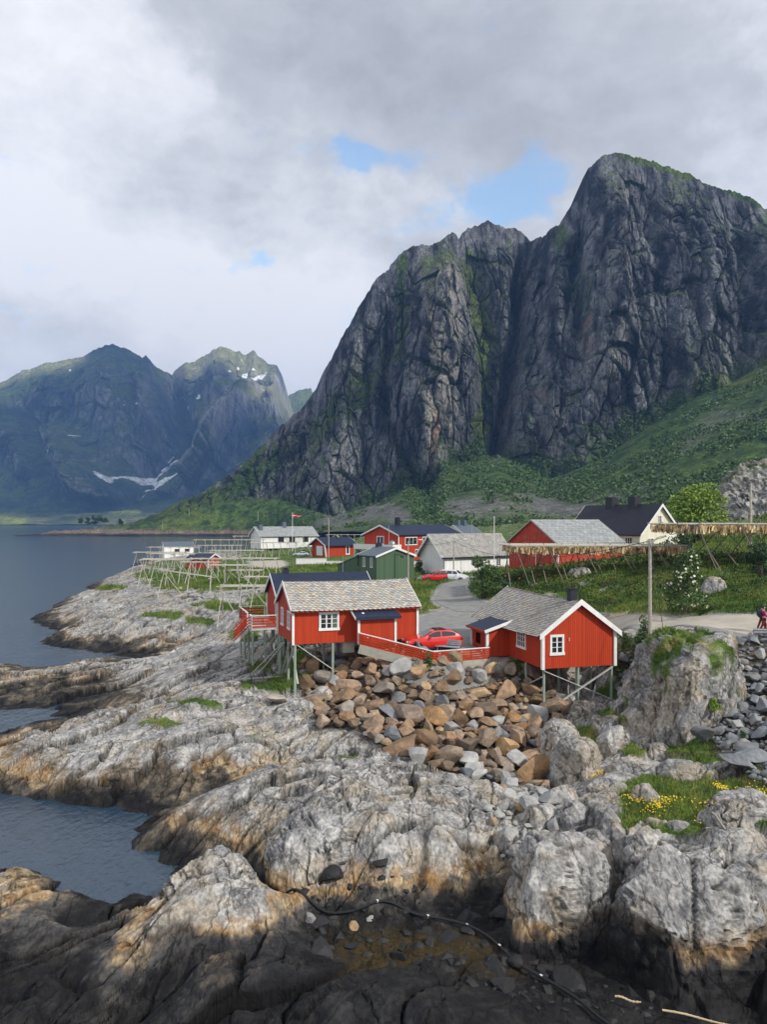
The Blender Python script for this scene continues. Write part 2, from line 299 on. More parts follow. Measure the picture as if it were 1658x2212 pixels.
# ---------------------------------------------------------------- terrain: spot heights (column, row -> distance from the height) 
SP = """75,1335,0.1 170,1300,1.6 230,1262,3.5 290,1225,5 340,1215,5.2 420,1196,2 90,1345,.2 100,1390,.1 200,1400,.15 150,1360,1.2 250,1400,.5 350,1385,1 200,1340,2.2 300,1340,3 280,1370,1.5 400,1360,2 330,1310,4.2 420,1320,4 480,1330,3.8 500,1290,5 400,1285,5 300,1270,4.5 350,1245,5.3 450,1250,5.5 550,1245,6 600,1220,6 500,1210,5.5 650,1200,6 750,1190,6.5 600,1180,6 700,1175,7
430,1375,3.2 560,1335,4.5 350,1420,2.3 300,1450,1.8 0,1440,.35 100,1440,.5 200,1430,.5 300,1425,.8 0,1500,.5 100,1490,.9 200,1500,.6 250,1470,1 0,1530,.15 150,1530,.2 230,1535,.3 0,1550,-.3 100,1552,-.3 200,1548,-.2 260,1540,.4 -150,1440,.3 -150,1500,.5 -150,1550,-.3 -150,1600,1
0,1600,1.2 100,1585,1.4 200,1540,1.6 0,1660,1 0,1712,0 100,1640,1.6 100,1722,.05 200,1620,2.1 230,1737,.1 350,1748,0 300,1560,2.3 400,1500,2.8 500,1450,3.3 450,1560,2.7 550,1500,3.2 600,1450,3.5 560,1400,3.8 500,1400,3.3 640,1500,3.1 640,1420,3.8 300,1625,2 300,1680,1 400,1640,1.9 400,1700,.8 500,1600,2.4 500,1650,1.3 600,1560,2.8 600,1600,1.6 660,1570,2.4 450,1690,.5 400,1744,0 690,1590,2.4 -100,1640,1 -100,1712,0
560,1650,2.5 450,1710,1.9 370,1760,1.2 290,1805,.1 380,1830,.1 400,1800,1 500,1780,1.8 450,1840,.6 600,1700,2.7 700,1680,3 800,1650,2.8 850,1600,2.5 750,1580,2.5 900,1690,2.9 1000,1720,2.6 1100,1720,2.2 560,1830,1.2 520,1880,.4 650,1800,2.5 750,1790,2.9 850,1800,2.9 950,1800,2.5 650,1870,1.4 750,1870,1.7 900,1870,1.4 1000,1850,1.4 620,1930,.3 750,1940,.3 900,1930,.3 1020,1930,.3 1050,1870,1 1080,1830,1.6 1150,1780,2.2 1130,1730,2
700,2010,.1 900,2000,.15 1050,2020,.1 700,2100,.3 850,2150,.3 1000,2100,.1 1100,2150,.1 1250,2150,.2 1400,2160,.3 1600,2150,.4 1300,2212,.1 800,2060,0 1150,2090,.1
460,1885,2.2 400,1930,2.3 520,1920,1.8 330,1960,1.8 200,2030,1.4 600,1960,1 620,2000,.5 400,2000,2 450,2080,1.2 300,2080,1.2 600,2080,.6 100,2080,.8 0,2130,.7 200,2180,.6 400,2180,.9 550,2150,1 650,2130,1.1 700,2180,1 850,2200,.7 0,2212,.6 150,2015,.05 250,1965,.1 60,2065,.1 0,1900,.9 100,1910,.9 180,1930,.6 0,1980,1.1 100,1980,.9 0,1868,.2 250,1915,.05 330,1897,-.1 200,1885,-.3 100,1850,-.5
720,1400,5 700,1430,4.4 760,1420,5 850,1430,4.9 935,1450,5.0 1060,1443,4.8 700,1500,3.4 800,1500,3.6 900,1500,3.7 1000,1500,3.6 1100,1490,3.6 750,1560,2.7 900,1580,2.6 1050,1600,2.3 1180,1560,1.9 900,1640,2.1 950,1660,1.8 1080,1680,1.6 1180,1640,1.7 1150,1690,1.4
1250,1500,2.6 1330,1520,2.6 1290,1440,4 1350,1480,3.4 1370,1380,6.8 850,1396,6.2 950,1407,6.0 1000,1401,6.0 1000,1350,6.0 950,1325,6 1050,1330,6 900,1310,6 1000,1290,6.2 920,1260,6.5 1000,1250,6.5 850,1300,6 880,1250,6.5 940,1235,6.8 830,1240,7 900,1215,7 800,1215,7 700,1220,6.2 750,1240,6.2 650,1240,6
1150,1290,7.5 1200,1270,7.9 1120,1245,8.8 1250,1250,9 1340,1250,9.2 1300,1310,7.2 1330,1345,7.4 1450,1345,7.9 1550,1340,8.4 1650,1335,8.8 1650,1365,8.7 1550,1368,8.2 1400,1372,7.6 1330,1365,7.3 1400,1310,8.4 1500,1310,8.8 1600,1300,9.5 1450,1250,9.6 1550,1250,10 1650,1250,10.3 1550,1220,10.8 1650,1215,11 1450,1210,10.5 1380,1200,10.2 1400,1180,11 1300,1200,9.5 1100,1235,8.2 1050,1245,7.2 1040,1280,6.8 1090,1270,7.6 1000,1180,8 900,1190,7.5 1200,1160,11 1400,1140,13 800,1165,8
1800,1370,8.9 1800,1330,9 1800,1250,11 1400,1600,3.2 1365,1500,4 1620,1380,8 1630,1450,6.5 1620,1550,5 1640,1650,4 1560,1640,3.7 1550,1560,4.3 1800,1550,5.5 1800,1700,4.5
1400,1640,3.2 1300,1640,2.9 1300,1700,3 1400,1720,3.2 1500,1720,3.5 1600,1740,3.8 1650,1820,3.9 1500,1800,3.5 1400,1800,3.2 1300,1780,3 1250,1600,2.6 1200,1720,2.3 1230,1800,2.6 1350,1850,2.6 1100,1950,.3 1200,2070,.2 1080,2010,.2 1330,2050,.3 1400,2110,.5 1600,2120,.7 1200,1850,2.8 1150,1900,2 1270,1900,2.3 1200,1980,1.3 1450,1880,3 1550,1900,3.2 1650,1950,2.9 1450,2000,1.8 1550,2030,1.9 1650,2080,1.4 1800,1900,3.6 1800,2100,1.5"""
SH = """-200,60,-3 -200,100,-3 -100,130,-3 0,150,-3 50,200,-3 150,200,-3 0,300,-3 200,300,-3 300,380,-3 -200,40,-3 0,39,-1.5 150,40.5,-1.5 250,40.5,-1 0,110,-2 50,110,-2 0,90,-1.2 120,88,-1 200,87,-.6 450,88,2 430,95,1.0 350,88,.3 100,150,-1 180,175,-1 260,215,-1 300,245,-.5 340,285,1.5 330,345,-2 450,345,-1 550,355,2 480,44,.3 600,45.7,1.2 1335,30,.6 1340,28.4,.4 300,34.6,-.6 150,36,-1 460,32.3,.2 560,31.8,.1 380,32,0
0,19,-.5 829,19,-.2 1600,19,-.2 300,22,.5 1300,22,.1 700,80,6 600,80,5 540,97,4.6 650,66,5 760,66,5.8 1600,200,17 1650,150,15 1600,300,25 1200,330,14 1000,330,11 800,420,8 500,420,-3 650,420,-1 1800,300,30 0,430,-4 300,430,-4 1400,430,25 1750,430,45
1450,48,5.5 1450,50.5,8 1550,49.5,7.8 1480,46,3.6 1500,53,8.1 900,90,6.1 1100,72,6 1150,66,6 1250,70,6.8 1250,78,7.1 1180,76,6.4 1200,60,5 1120,60,4.9 1060,63,5.5"""
pts = []
for t in SP.split(): u, v, z = map(float, t.split(',')); x, y = W(u, v, z); pts.append((x/y, math.log(y), z))
for t in SH.split(): u, d, z = map(float, t.split(',')); pts.append(((u-U0)/F, math.log(d), z))
pts = np.array(pts)
_c2 = .018**2
def _ker(A, B): return np.sqrt((A[:,None,0]-B[None,:,0])**2 + (A[:,None,1]-B[None,:,1])**2 + _c2)
K = _ker(pts, pts); K[np.diag_indices(len(pts))] -= .006
wts = np.linalg.solve(K, pts[:,2])
def base(a, b):
    A = np.stack([np.ravel(a), np.ravel(b)], 1); out = np.empty(len(A))
    for i in range(0, len(A), 20000): out[i:i+20000] = _ker(A[i:i+20000], pts) @ wts
    return out.reshape(np.shape(a))
NC, NR = 660, 1180
aa = np.linspace(-.60, .62, NC); bb = np.linspace(math.log(18.5), math.log(440), NR)
# base heights on a coarser sheet, then refined
ca = np.linspace(-.60, .62, 240); cb = np.linspace(bb[0], bb[-1], 420)
CB = base(*np.meshgrid(ca, cb))
def bil(G, ga, gb, a, b):
    i = np.clip((a-ga[0])/(ga[1]-ga[0]), 0, len(ga)-1.001); j = np.clip((b-gb[0])/(gb[1]-gb[0]), 0, len(gb)-1.001)
    i0 = i.astype(int); j0 = j.astype(int); fi = i-i0; fj = j-j0
    return (G[j0,i0]*(1-fi)+G[j0,i0+1]*fi)*(1-fj)+(G[j0+1,i0]*(1-fi)+G[j0+1,i0+1]*fi)*fj
A_, B_ = np.meshgrid(aa, bb); YY = np.exp(B_); XX = A_*YY
Zb = bil(CB, ca, cb, A_, B_)
# --- roads and yards as outlines on the ground (column,row at the given height)
def outline(s, z):
    r = []
    for t in s.split():
        u, v = map(float, t.split(',')[:2]); zz = float(t.split(',')[2]) if t.count(',') == 2 else z
        x, y = W(u, v, zz); r.append((x, y))
    return r
LOT = outline("870,1372 780,1395 850,1418 935,1433 1055,1420 1090,1395 1110,1340 1075,1320 1037,1308 1010,1316 960,1321 905,1331 880,1345", 6.0)
LANE = outline("1040,1310 1015,1295 1008,1284 1012,1274 1022,1266 1040,1256 1000,1251 915,1250 905,1257 960,1259 995,1264 970,1269 950,1278 939,1289 938,1297 947,1306 985,1320 1060,1322", 6.2)
ROADP = outline("1290,1338,7.2 1360,1337,7.6 1450,1341,7.9 1550,1336,8.4 1640,1331,8.8 1750,1328,9.0 1900,1327,9.1 1900,1372,9 1750,1372,9.0 1650,1366,8.7 1560,1367,8.25 1450,1362,7.8 1380,1357,7.55 1320,1352,7.4 1290,1352,7.3 1200,1350,6.6 1100,1340,6.1 1100,1325,6 1200,1330,6.5", 8)
ASPH = outline("1290,1343,7.25 1360,1346,7.6 1420,1352,7.8 1500,1360,8.0 1580,1362,8.3 1650,1358,8.7 1750,1357,9.0 1900,1357,9.1 1900,1372,9 1750,1372,9.0 1650,1366,8.7 1560,1367,8.25 1450,1362,7.8 1380,1357,7.55 1320,1352,7.4 1290,1352,7.3", 8)
BACKYARD = outline("540,1215 610,1213 620,1222 600,1230 540,1228", 6)
def rmask(poly, soft=.6):
    p = [(x, y) for x, y in poly]; d = segdist(XX, YY, p+[p[0]]); ins = inpoly(XX, YY, p)
    return np.where(ins, 1., np.clip(1-d/soft, 0, 1)), ins
flat = np.zeros_like(XX); patches = {}
for nm, pl in (('LOT', LOT), ('LANE', LANE), ('ROAD', ROADP), ('ASPH', ASPH), ('BACK', BACKYARD)):
    m, ins = rmask(pl, 1.2); flat = np.maximum(flat, m); patches[nm] = ins
# --- vegetation: patches in plan (column,row,z -> centre ; half sizes in columns / rows)
UU = A_*F+U0
def vrow(z, y): return V0+(H-z)*F/y
VV = vrow(Zb, YY)
VEG = """900,1290,60,35 830,1250,60,30 760,1240,60,25 700,1225,60,12 650,1200,120,14 520,1240,130,22 420,1262,90,14 600,1262,60,16 330,1240,40,10 480,1310,50,8 580,1318,60,10 590,1300,50,14 550,1180,90,12 620,1345,25,12 530,1375,35,9 640,1425,28,22 620,1465,40,14 575,1480,50,12 650,1450,20,30 560,1440,25,7 1000,1345,10,2 900,1425,80,8 1000,1433,60,7 1100,1447,40,9 800,1405,40,7 1140,1260,60,22 1060,1275,45,28 1000,1215,90,25 1200,1230,120,20 1250,1290,60,20 1330,1300,70,25 1400,1240,80,30 1450,1290,90,45 1550,1280,90,45 1640,1270,80,55 1560,1210,120,25 1650,1200,80,30 1330,1180,120,35 1200,1170,200,20 1000,1165,250,12 1340,1372,40,7 1390,1385,30,16 1440,1372,60,8 1560,1373,70,5 1330,1500,35,18 1340,1440,25,25 1300,1545,55,9 1260,1590,22,16 1235,1560,20,12 1370,1620,25,12 1500,1610,60,14 1530,1640,40,10 1440,1740,85,32 1560,1740,70,28 1400,1700,50,16 1530,1690,90,12 1640,1760,60,25 1480,1790,70,12 1360,1780,25,20 1345,1810,18,12 1500,1645,50,8 1600,1720,50,18 740,1635,30,6 640,1640,35,5 1090,1690,25,16 1120,1660,20,10 930,1650,25,6 350,1560,60,5 420,1520,50,5 1600,1980,25,8 1550,2000,25,7 1640,1700,30,40 700,1490,20,14 360,1330,40,7 440,1340,30,6 240,1270,30,5 1250,1620,14,14 1010,1640,12,6 490,1620,25,5 560,1590,25,4"""
veg = np.zeros_like(XX)
nz = fbm(XX*.9, YY*.9, o=5, s=5, g=.65); nz2 = fbm(XX*.25, YY*.25, o=4, s=9, g=.6)
wu = fbm(XX*.5, YY*.5, o=4, s=31)*.9; wv = fbm(XX*.5, YY*.5, o=4, s=37)*.9
for t in VEG.split():
    u, v, su, sv = map(float, t.split(','))
    q = ((UU-u)/su + wu*.55)**2 + ((VV-v)/sv + wv*.55)**2
    veg = np.maximum(veg, 1.35*np.exp(-q*.75) )
veg = sm(.42, .62, veg + nz*.36)
veg = np.where((Zb > 5.4) & (YY > 100), np.maximum(veg, sm(-.45, -.15, nz)), veg)
veg = veg*(1-flat)*sm(1.9, 2.6, Zb + nz*.6)
RUB = outline("655,1440,4.0 690,1412,4.9 760,1405,5.4 850,1425,5.2 900,1440,5.0 1050,1445,4.9 1150,1452,4.4 1210,1500,3.2 1250,1530,2.6 1215,1560,2.0 1180,1600,1.8 1165,1690,1.4 1090,1700,1.5 1000,1672,1.8 920,1660,1.9 830,1615,2.3 760,1570,2.6 700,1570,2.6 655,1500,3.1", 3)
GR1 = outline("1338,1372,7.1 1380,1378,7.0 1372,1420,6.0 1375,1500,4.6 1352,1530,3.6 1340,1470,4.4", 5)
GR2 = outline("1598,1392,7.9 1640,1372,8.3 1720,1375,8.3 1760,1500,6 1740,1700,4.5 1640,1690,3.9 1580,1640,3.8 1530,1600,3.9 1560,1540,5 1600,1480,6", 5)
# --- rock relief
rub = np.maximum(rmask(RUB, .8)[0], np.maximum(rmask(GR1, .5)[0], rmask(GR2, .5)[0]))
def rockdetail(x, y, amp=1.0, s=0):
    c, sn = .62, .785          # strike of the rock: bands run away from the viewer to the right
    wx = fbm(x*.14, y*.14, o=3, s=s+1)*2.4; wy = fbm(x*.14, y*.14, o=3, s=s+2)*2.4; w2 = fbm(x*.8, y*.8, o=4, s=s+21)*.35; w3 = fbm(x*.8, y*.8, o=4, s=s+22)*.35
    p = (x+wx)*c + (y+wy)*sn; q = -(x+wx)*sn + (y+wy)*c      # p along the strike, q across
    rough = sm(-.05, .32, fbm(x*.13, y*.13, o=3, s=s+9)*.8+fbm(p*.08, q*.4, o=3, s=s+10)*.7)
    h = fbm(p*.09, q*.30, o=3, s=s+12)*.7
    f1, f2, cx, cy, r, r2, r3 = worley((p+w2)/8.5, (q+w3)/2.6, s+3); e = f2-f1
    h = h + (r-.5)*.50 + (r2-.5)*1.2*cx + (r3-.5)*1.3*cy; crack = np.exp(-(e/.028)**2); h = h - .26*np.exp(-(e/.04)**2)
    f1, f2, cx, cy, r, r2, r3 = worley((p+w2)/3.2, (q+w3)/.95, s+4); e = f2-f1; k = .22+.78*rough; k = np.where(y < 35, np.maximum(k, .5), k)
    h = h + k*((r-.5)*.26 + (r2-.5)*.55*cx + (r3-.5)*.75*cy); m = np.exp(-(e/.04)**2)*(.35+.65*rough); crack = np.maximum(crack, .9*m); h = h - .12*m
    f1, f2, cx, cy, r, r2, r3 = worley((p+w2)/1.1, (q+w3)/.42, s+6); e = f2-f1; k = rough
    h = h + k*((r-.5)*.15 + (r2-.5)*.30*cx + (r3-.5)*.36*cy); crack = np.maximum(crack, .65*k*np.exp(-(e/.07)**2))
    f1, f2, cx, cy, r, r2, r3 = worley(p/.45 + w2*2, q/.2 + w3*2, s+16); h = h + (.12+.6*k)*((r-.5)*.05 + (r2-.5)*.08*cx)
    rg = 1-np.abs(fbm(p*.12, q*1.1, o=5, s=s+7, g=.5)); h = h + (rg-.75)*.22*(.35+.65*rough)
    ln = fbm(p*.25, q*5.0, o=3, s=s+14); h = h + ln*.035
    h = h + fbm(x*1.6, y*1.6, o=5, s=s+11, g=.62)*.075
    return h*amp, crack
HD, CR = rockdetail(XX, YY)
ampd = np.clip(1.15-(YY-30)/130, .62, 1.1)
low = sm(-.5, .5, Zb)
cob = np.zeros_like(XX)
for (u, v, su, sv) in ((900,2030,230,70),(1250,2130,300,45),(1120,1760,60,50)): cob = np.maximum(cob, np.exp(-(((UU-u)/su)**2+((VV-v)/sv)**2)**2))
amp = (1-flat)*(1-.80*veg)*ampd*(.35+.65*low)*(1-.75*cob)*(1-.8*rub)
soft = np.where(YY > 62, sm(6.6, 5.0, Zb), 1.0); soft = np.maximum(soft, .15); amp = amp*soft; domes = np.exp(-(((UU-1370)/330)**2+((VV-1960)/170)**2)**2); amp = amp*(1-.5*domes)
Z = Zb + HD*amp + veg*(fbm(XX*.8, YY*.8, o=4, s=77)*.22+.05)*(1-flat)
CR = CR*(1-veg)*(1-flat)*(1-rub)
# rough hummocky ground far back
Z = Z + fbm(XX*.06, YY*.06, o=4, s=70)*.5*sm(105, 160, YY)*(1-flat)*sm(-.2, 1, Zb)*sm(1.0, 4.0, Zb)
Z = np.where((cob > .35)|((YY < 31.5)&(UU > 590)), np.maximum(Z, .2+.12*nz), Z)
def ground(x, y):
    x = np.asarray(x, float); y = np.asarray(y, float); r = bil(Z, aa, bb, x/y, np.log(y)); return float(r) if r.ndim == 0 else r
def groundb(x, y):
    x = np.asarray(x, float); y = np.asarray(y, float); r = bil(CB, ca, cb, x/y, np.log(y)); return float(r) if r.ndim == 0 else r
def vegat(x, y): return bil(veg, aa, bb, x/y, np.log(y))
def rockcol(x, y, z, crack, vg=None, warm=0):
    n1 = fbm(x*.35, y*.35, z*.6, o=5, s=101, g=.6); n2 = fbm(x*1.6, y*1.6, z*1.6, o=5, s=102, g=.65); n3 = fbm(x*.12, y*.12, z*.2, o=3, s=103)
    n4 = fbm(x*.8+5, y*.8, z*.8, o=4, s=110, g=.6)
    zz = z + n1*1.1 + n2*.35 + .1
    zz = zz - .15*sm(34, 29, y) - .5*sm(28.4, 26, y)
    def C(*c): return np.array(c)[None, :]
    X_ = lambda a: np.clip(a, 0, 1)[:, None]
    x, y, z = np.ravel(x), np.ravel(y), np.ravel(z)
    n1, n2, n3, n4, zz, cr = map(np.ravel, (n1, n2, n3, n4, zz, crack))
    g = lerp(C(.235,.23,.225), C(.455,.445,.43), X_(sm(-.45, .45, n2+n1*.6)))
    g = lerp(g, C(.38,.32,.235), X_(sm(-.02, .4, n4+n3*.5)*.6))
    g = lerp(g, C(.22,.22,.225), X_(sm(.22, .5, -n4+n3*.4)*.6))
    och = lerp(C(.33,.19,.075), C(.47,.36,.22), X_(sm(-.4, .4, n2)))
    brn = lerp(C(.05,.047,.042), C(.14,.115,.085), X_(sm(-.4, .4, n2)))
    blk = lerp(C(.009,.009,.011), C(.026,.025,.024), X_(sm(-.3, .5, n2)))
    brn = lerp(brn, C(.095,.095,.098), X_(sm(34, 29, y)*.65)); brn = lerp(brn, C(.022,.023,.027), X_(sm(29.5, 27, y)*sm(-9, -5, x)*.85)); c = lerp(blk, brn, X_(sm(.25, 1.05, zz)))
    far = sm(55, 75, y)*.3
    ochm = sm(.9, 1.35, zz)*(.10+.80*sm(-.05, .3, n3+n1*.6))
    c = lerp(c, och, X_(ochm))
    c = lerp(c, g, X_(sm(1.30, 1.9, zz+far)))
    c = c*(1-.80*cr[:, None]*X_(sm(-.35, .1, n2+.15)))
    if vg is not None:
        vg = np.ravel(vg)
        gr = lerp(C(.032,.070,.011), C(.105,.165,.024), X_(sm(-.5, .5, n2+n1*.5)))
        gr = lerp(gr, C(.20,.165,.045), X_(sm(.18, .5, n4+n3*.3)*.6))
        c = lerp(c, gr, X_(vg))
    return c
def build_terrain():
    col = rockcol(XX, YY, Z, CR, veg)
    # bare paths worn through the grass beside the road
    x, y = XX.ravel(), YY.ravel()
    for ln, w in ((outline("1300,1337,7.3 1350,1325,7.7 1420,1300,8.6 1470,1283,9",8), .7), (outline("1330,1337,7.4 1400,1318,8.1 1445,1300,8.7 1490,1288,9",8), .55), (outline("1290,1345,7.2 1350,1338,7.5 1400,1338,7.8",8), 1.2)):
        m = np.exp(-(segdist(x, y, ln)/w)**2)*sm(-.5, .1, nz.ravel()); col = lerp(col, np.array([[.36,.29,.16]]), m[:, None])
    col = lerp(col, np.array([[.085,.065,.045]]), rub.ravel()[:, None]*.9)
    # seaweed bed between the black rocks
    # (a low mat on the stones, brown-olive)
    sw = np.exp(-(((UU-900)/260)**2+((VV-2080)/70)**2)**2)*sm(-.25, .2, nz2+nz*.5)*sm(.6, .2, Z)
    col = lerp(col, np.array([[.045,.030,.008]]), np.clip(sw.ravel(), 0, 1)[:, None])
    V = np.stack([XX, YY, Z], -1).reshape(-1, 3)
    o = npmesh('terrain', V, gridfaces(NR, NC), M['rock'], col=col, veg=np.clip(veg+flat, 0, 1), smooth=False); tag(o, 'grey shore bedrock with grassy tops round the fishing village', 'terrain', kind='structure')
    for nm, name, lift, mat, lab, cut in (('LOT','parking_lot',.03,'asphalt','grey gravel yard between the two red stilt cabins','ROAD'), ('LANE','lane',.036,'asphalt','narrow grey lane curving up behind the cabins',None), ('ROAD','road_shoulder',.034,'gravel','pale gravel strip along the coast road','x'), ('ASPH','road',.045,'asphalt','asphalt coast road on the right',None), ('BACK','yard',.03,'gravel','gravel yard behind the fish racks',None)):
        ins = patches[nm]
        if nm == 'LOT': ins = ins & ~patches['LANE']
        k = ins[:-1,:-1]&ins[1:,1:]&ins[:-1,1:]&ins[1:,:-1]
        f = gridfaces(NR, NC, k)
        idx = np.unique(f); mp_ = np.full(NR*NC, -1); mp_[idx] = np.arange(len(idx)); Vp = V[idx].copy(); Vp[:,2] += lift
        o = npmesh(name, Vp, mp_[f], M[mat]); tag(o, lab, 'road', kind='structure')
build_terrain()
# ---------------------------------------------------------------- water
def build_water():
    m, N, L, b = newmat('sea_water'); b.inputs['Base Color'].default_value = (.022,.045,.075,1); b.inputs['Roughness'].default_value = .10; b.inputs['IOR'].default_value = 1.5; b.inputs['Specular IOR Level'].default_value = .5
    geo = N.new('ShaderNodeNewGeometry'); mp = N.new('ShaderNodeMapping'); mp.inputs['Scale'].default_value = (1, .55, 1); mp.inputs['Rotation'].default_value[2] = .5; L.new(geo.outputs['Position'], mp.inputs[0])
    h = None
    for sc, w in ((3.4, .10), (1.1, .22), (.14, .25)):
        n = N.new('ShaderNodeTexNoise'); n.inputs['Scale'].default_value = sc; n.inputs['Detail'].default_value = 5; n.inputs['Roughness'].default_value = .6; L.new(mp.outputs[0], n.inputs['Vector'])
        t = math_n(N, L, 'MULTIPLY', n.outputs['Fac'], w); h = t if h is None else math_n(N, L, 'ADD', h, None, t)
    bp = N.new('ShaderNodeBump'); bp.inputs['Distance'].default_value = .75; bp.inputs['Strength'].default_value = 1; L.new(h, bp.inputs['Height']); L.new(bp.outputs[0], b.inputs['Normal'])
    y = np.concatenate([np.linspace(5, 60, 12), np.geomspace(70, 6200, 30)]); y = np.concatenate([[-90, -40], y]); x = np.concatenate([-np.geomspace(5500, 10, 24), [0], np.geomspace(10, 5500, 24)])
    Xg, Yg = np.meshgrid(x, y); V = np.stack([Xg, Yg, Xg*0], -1).reshape(-1, 3)
    tag(npmesh('water', V, gridfaces(len(y), len(x)), m), 'blue grey fjord water', 'water', kind='structure')
build_water()
# ---------------------------------------------------------------- mountains
def interp(tab, u, k): return np.interp(u, [t[0] for t in tab], [t[k] for t in tab])
def mountain(name, ridge, basel, foot, us, ns, nt, relief, mat, colfn, label, back=1.6, jag=0):
    """ridge/basel/foot: (column, row, distance); a flank from the foot up the cliff to the ridge and down behind"""
    nb = max(8, nt//6); u = us; rows = []
    rd = interp(ridge, u, 2); rv = interp(ridge, u, 1); bd = interp(basel, u, 2); bv = interp(basel, u, 1); fd = interp(foot, u, 2); fv = interp(foot, u, 1)
    rz = Zv(rv, rd); bz = Zv(bv, bd); fz = Zv(fv, fd)
    ss = []
    for s in np.linspace(0, 1, ns): rows.append((fd+(bd-fd)*s, fz+(bz-fz)*s, s*0)); ss.append(('f', s))
    for s in np.linspace(0, 1, nt)[1:]: rows.append((bd+(rd-bd)*(s**1.15), bz+(rz-bz)*s, s)); ss.append(('c', s))
    for s in np.linspace(0, 1, nb)[1:]:
        w = (rd-fd)*back; rows.append((rd+w*s, rz-(rz-fz*0+5)*(s**1.3), 1+s)); ss.append(('b', s))
    D = np.array([np.broadcast_to(r[0], u.shape) for r in rows]); ZZ = np.array([np.broadcast_to(r[1], u.shape) for r in rows]); T = np.array([np.full(u.shape, {'f':0,'c':1,'b':2}[k]+s) for k, s in ss])
    xs = (u-U0)/F*rd      # columns keep one plan x so that the flank is a real surface
    tq = np.clip((D-fd)/(rd-fd), 0, 1.0)
    Xm = (u-U0)/F*np.minimum(D, rd); Ym = D.copy()
    UI = np.broadcast_to(u, D.shape); VI = V0+(H-ZZ)*F/D
    dis = relief(Xm, Ym, ZZ, UI, VI, T)
    fade = np.where(T < 2, 1-sm(1.72, 1.97, T)*.90, .10)
    dis = dis*fade
    Ym = Ym - dis*.9; Zm = ZZ + dis*.12*(T < 2)
    if jag: Zm = Zm + jag*sm(1.75, 2.0, T)*(fbm(UI*.06, D*.004, o=5, s=55, g=.65))
    V = np.stack([Xm, Ym, Zm], -1)
    # slope for the vegetation
    dx = np.gradient(V, axis=1); dy = np.gradient(V, axis=0); n = np.cross(dx, dy); n /= np.linalg.norm(n, axis=-1, keepdims=True)+1e-9
    col, vg = colfn(Xm, Ym, Zm, UI, VI, T, np.abs(n[..., 2]), dis)
    o = npmesh(name, V.reshape(-1, 3), gridfaces(*D.shape), mat, col=col.reshape(-1, 3), veg=vg.ravel(), smooth=False)
    tag(o, label, 'mountain', kind='structure'); return V, vg, T
def parse(s): return [tuple(map(float, t.split(','))) for t in s.split()]
def stripes(UI, VI, specs):
    r = 0
    for line, w, a in specs: r = r + a*np.exp(-(segdist(UI, VI, parse(line))/w)**2)
    return r
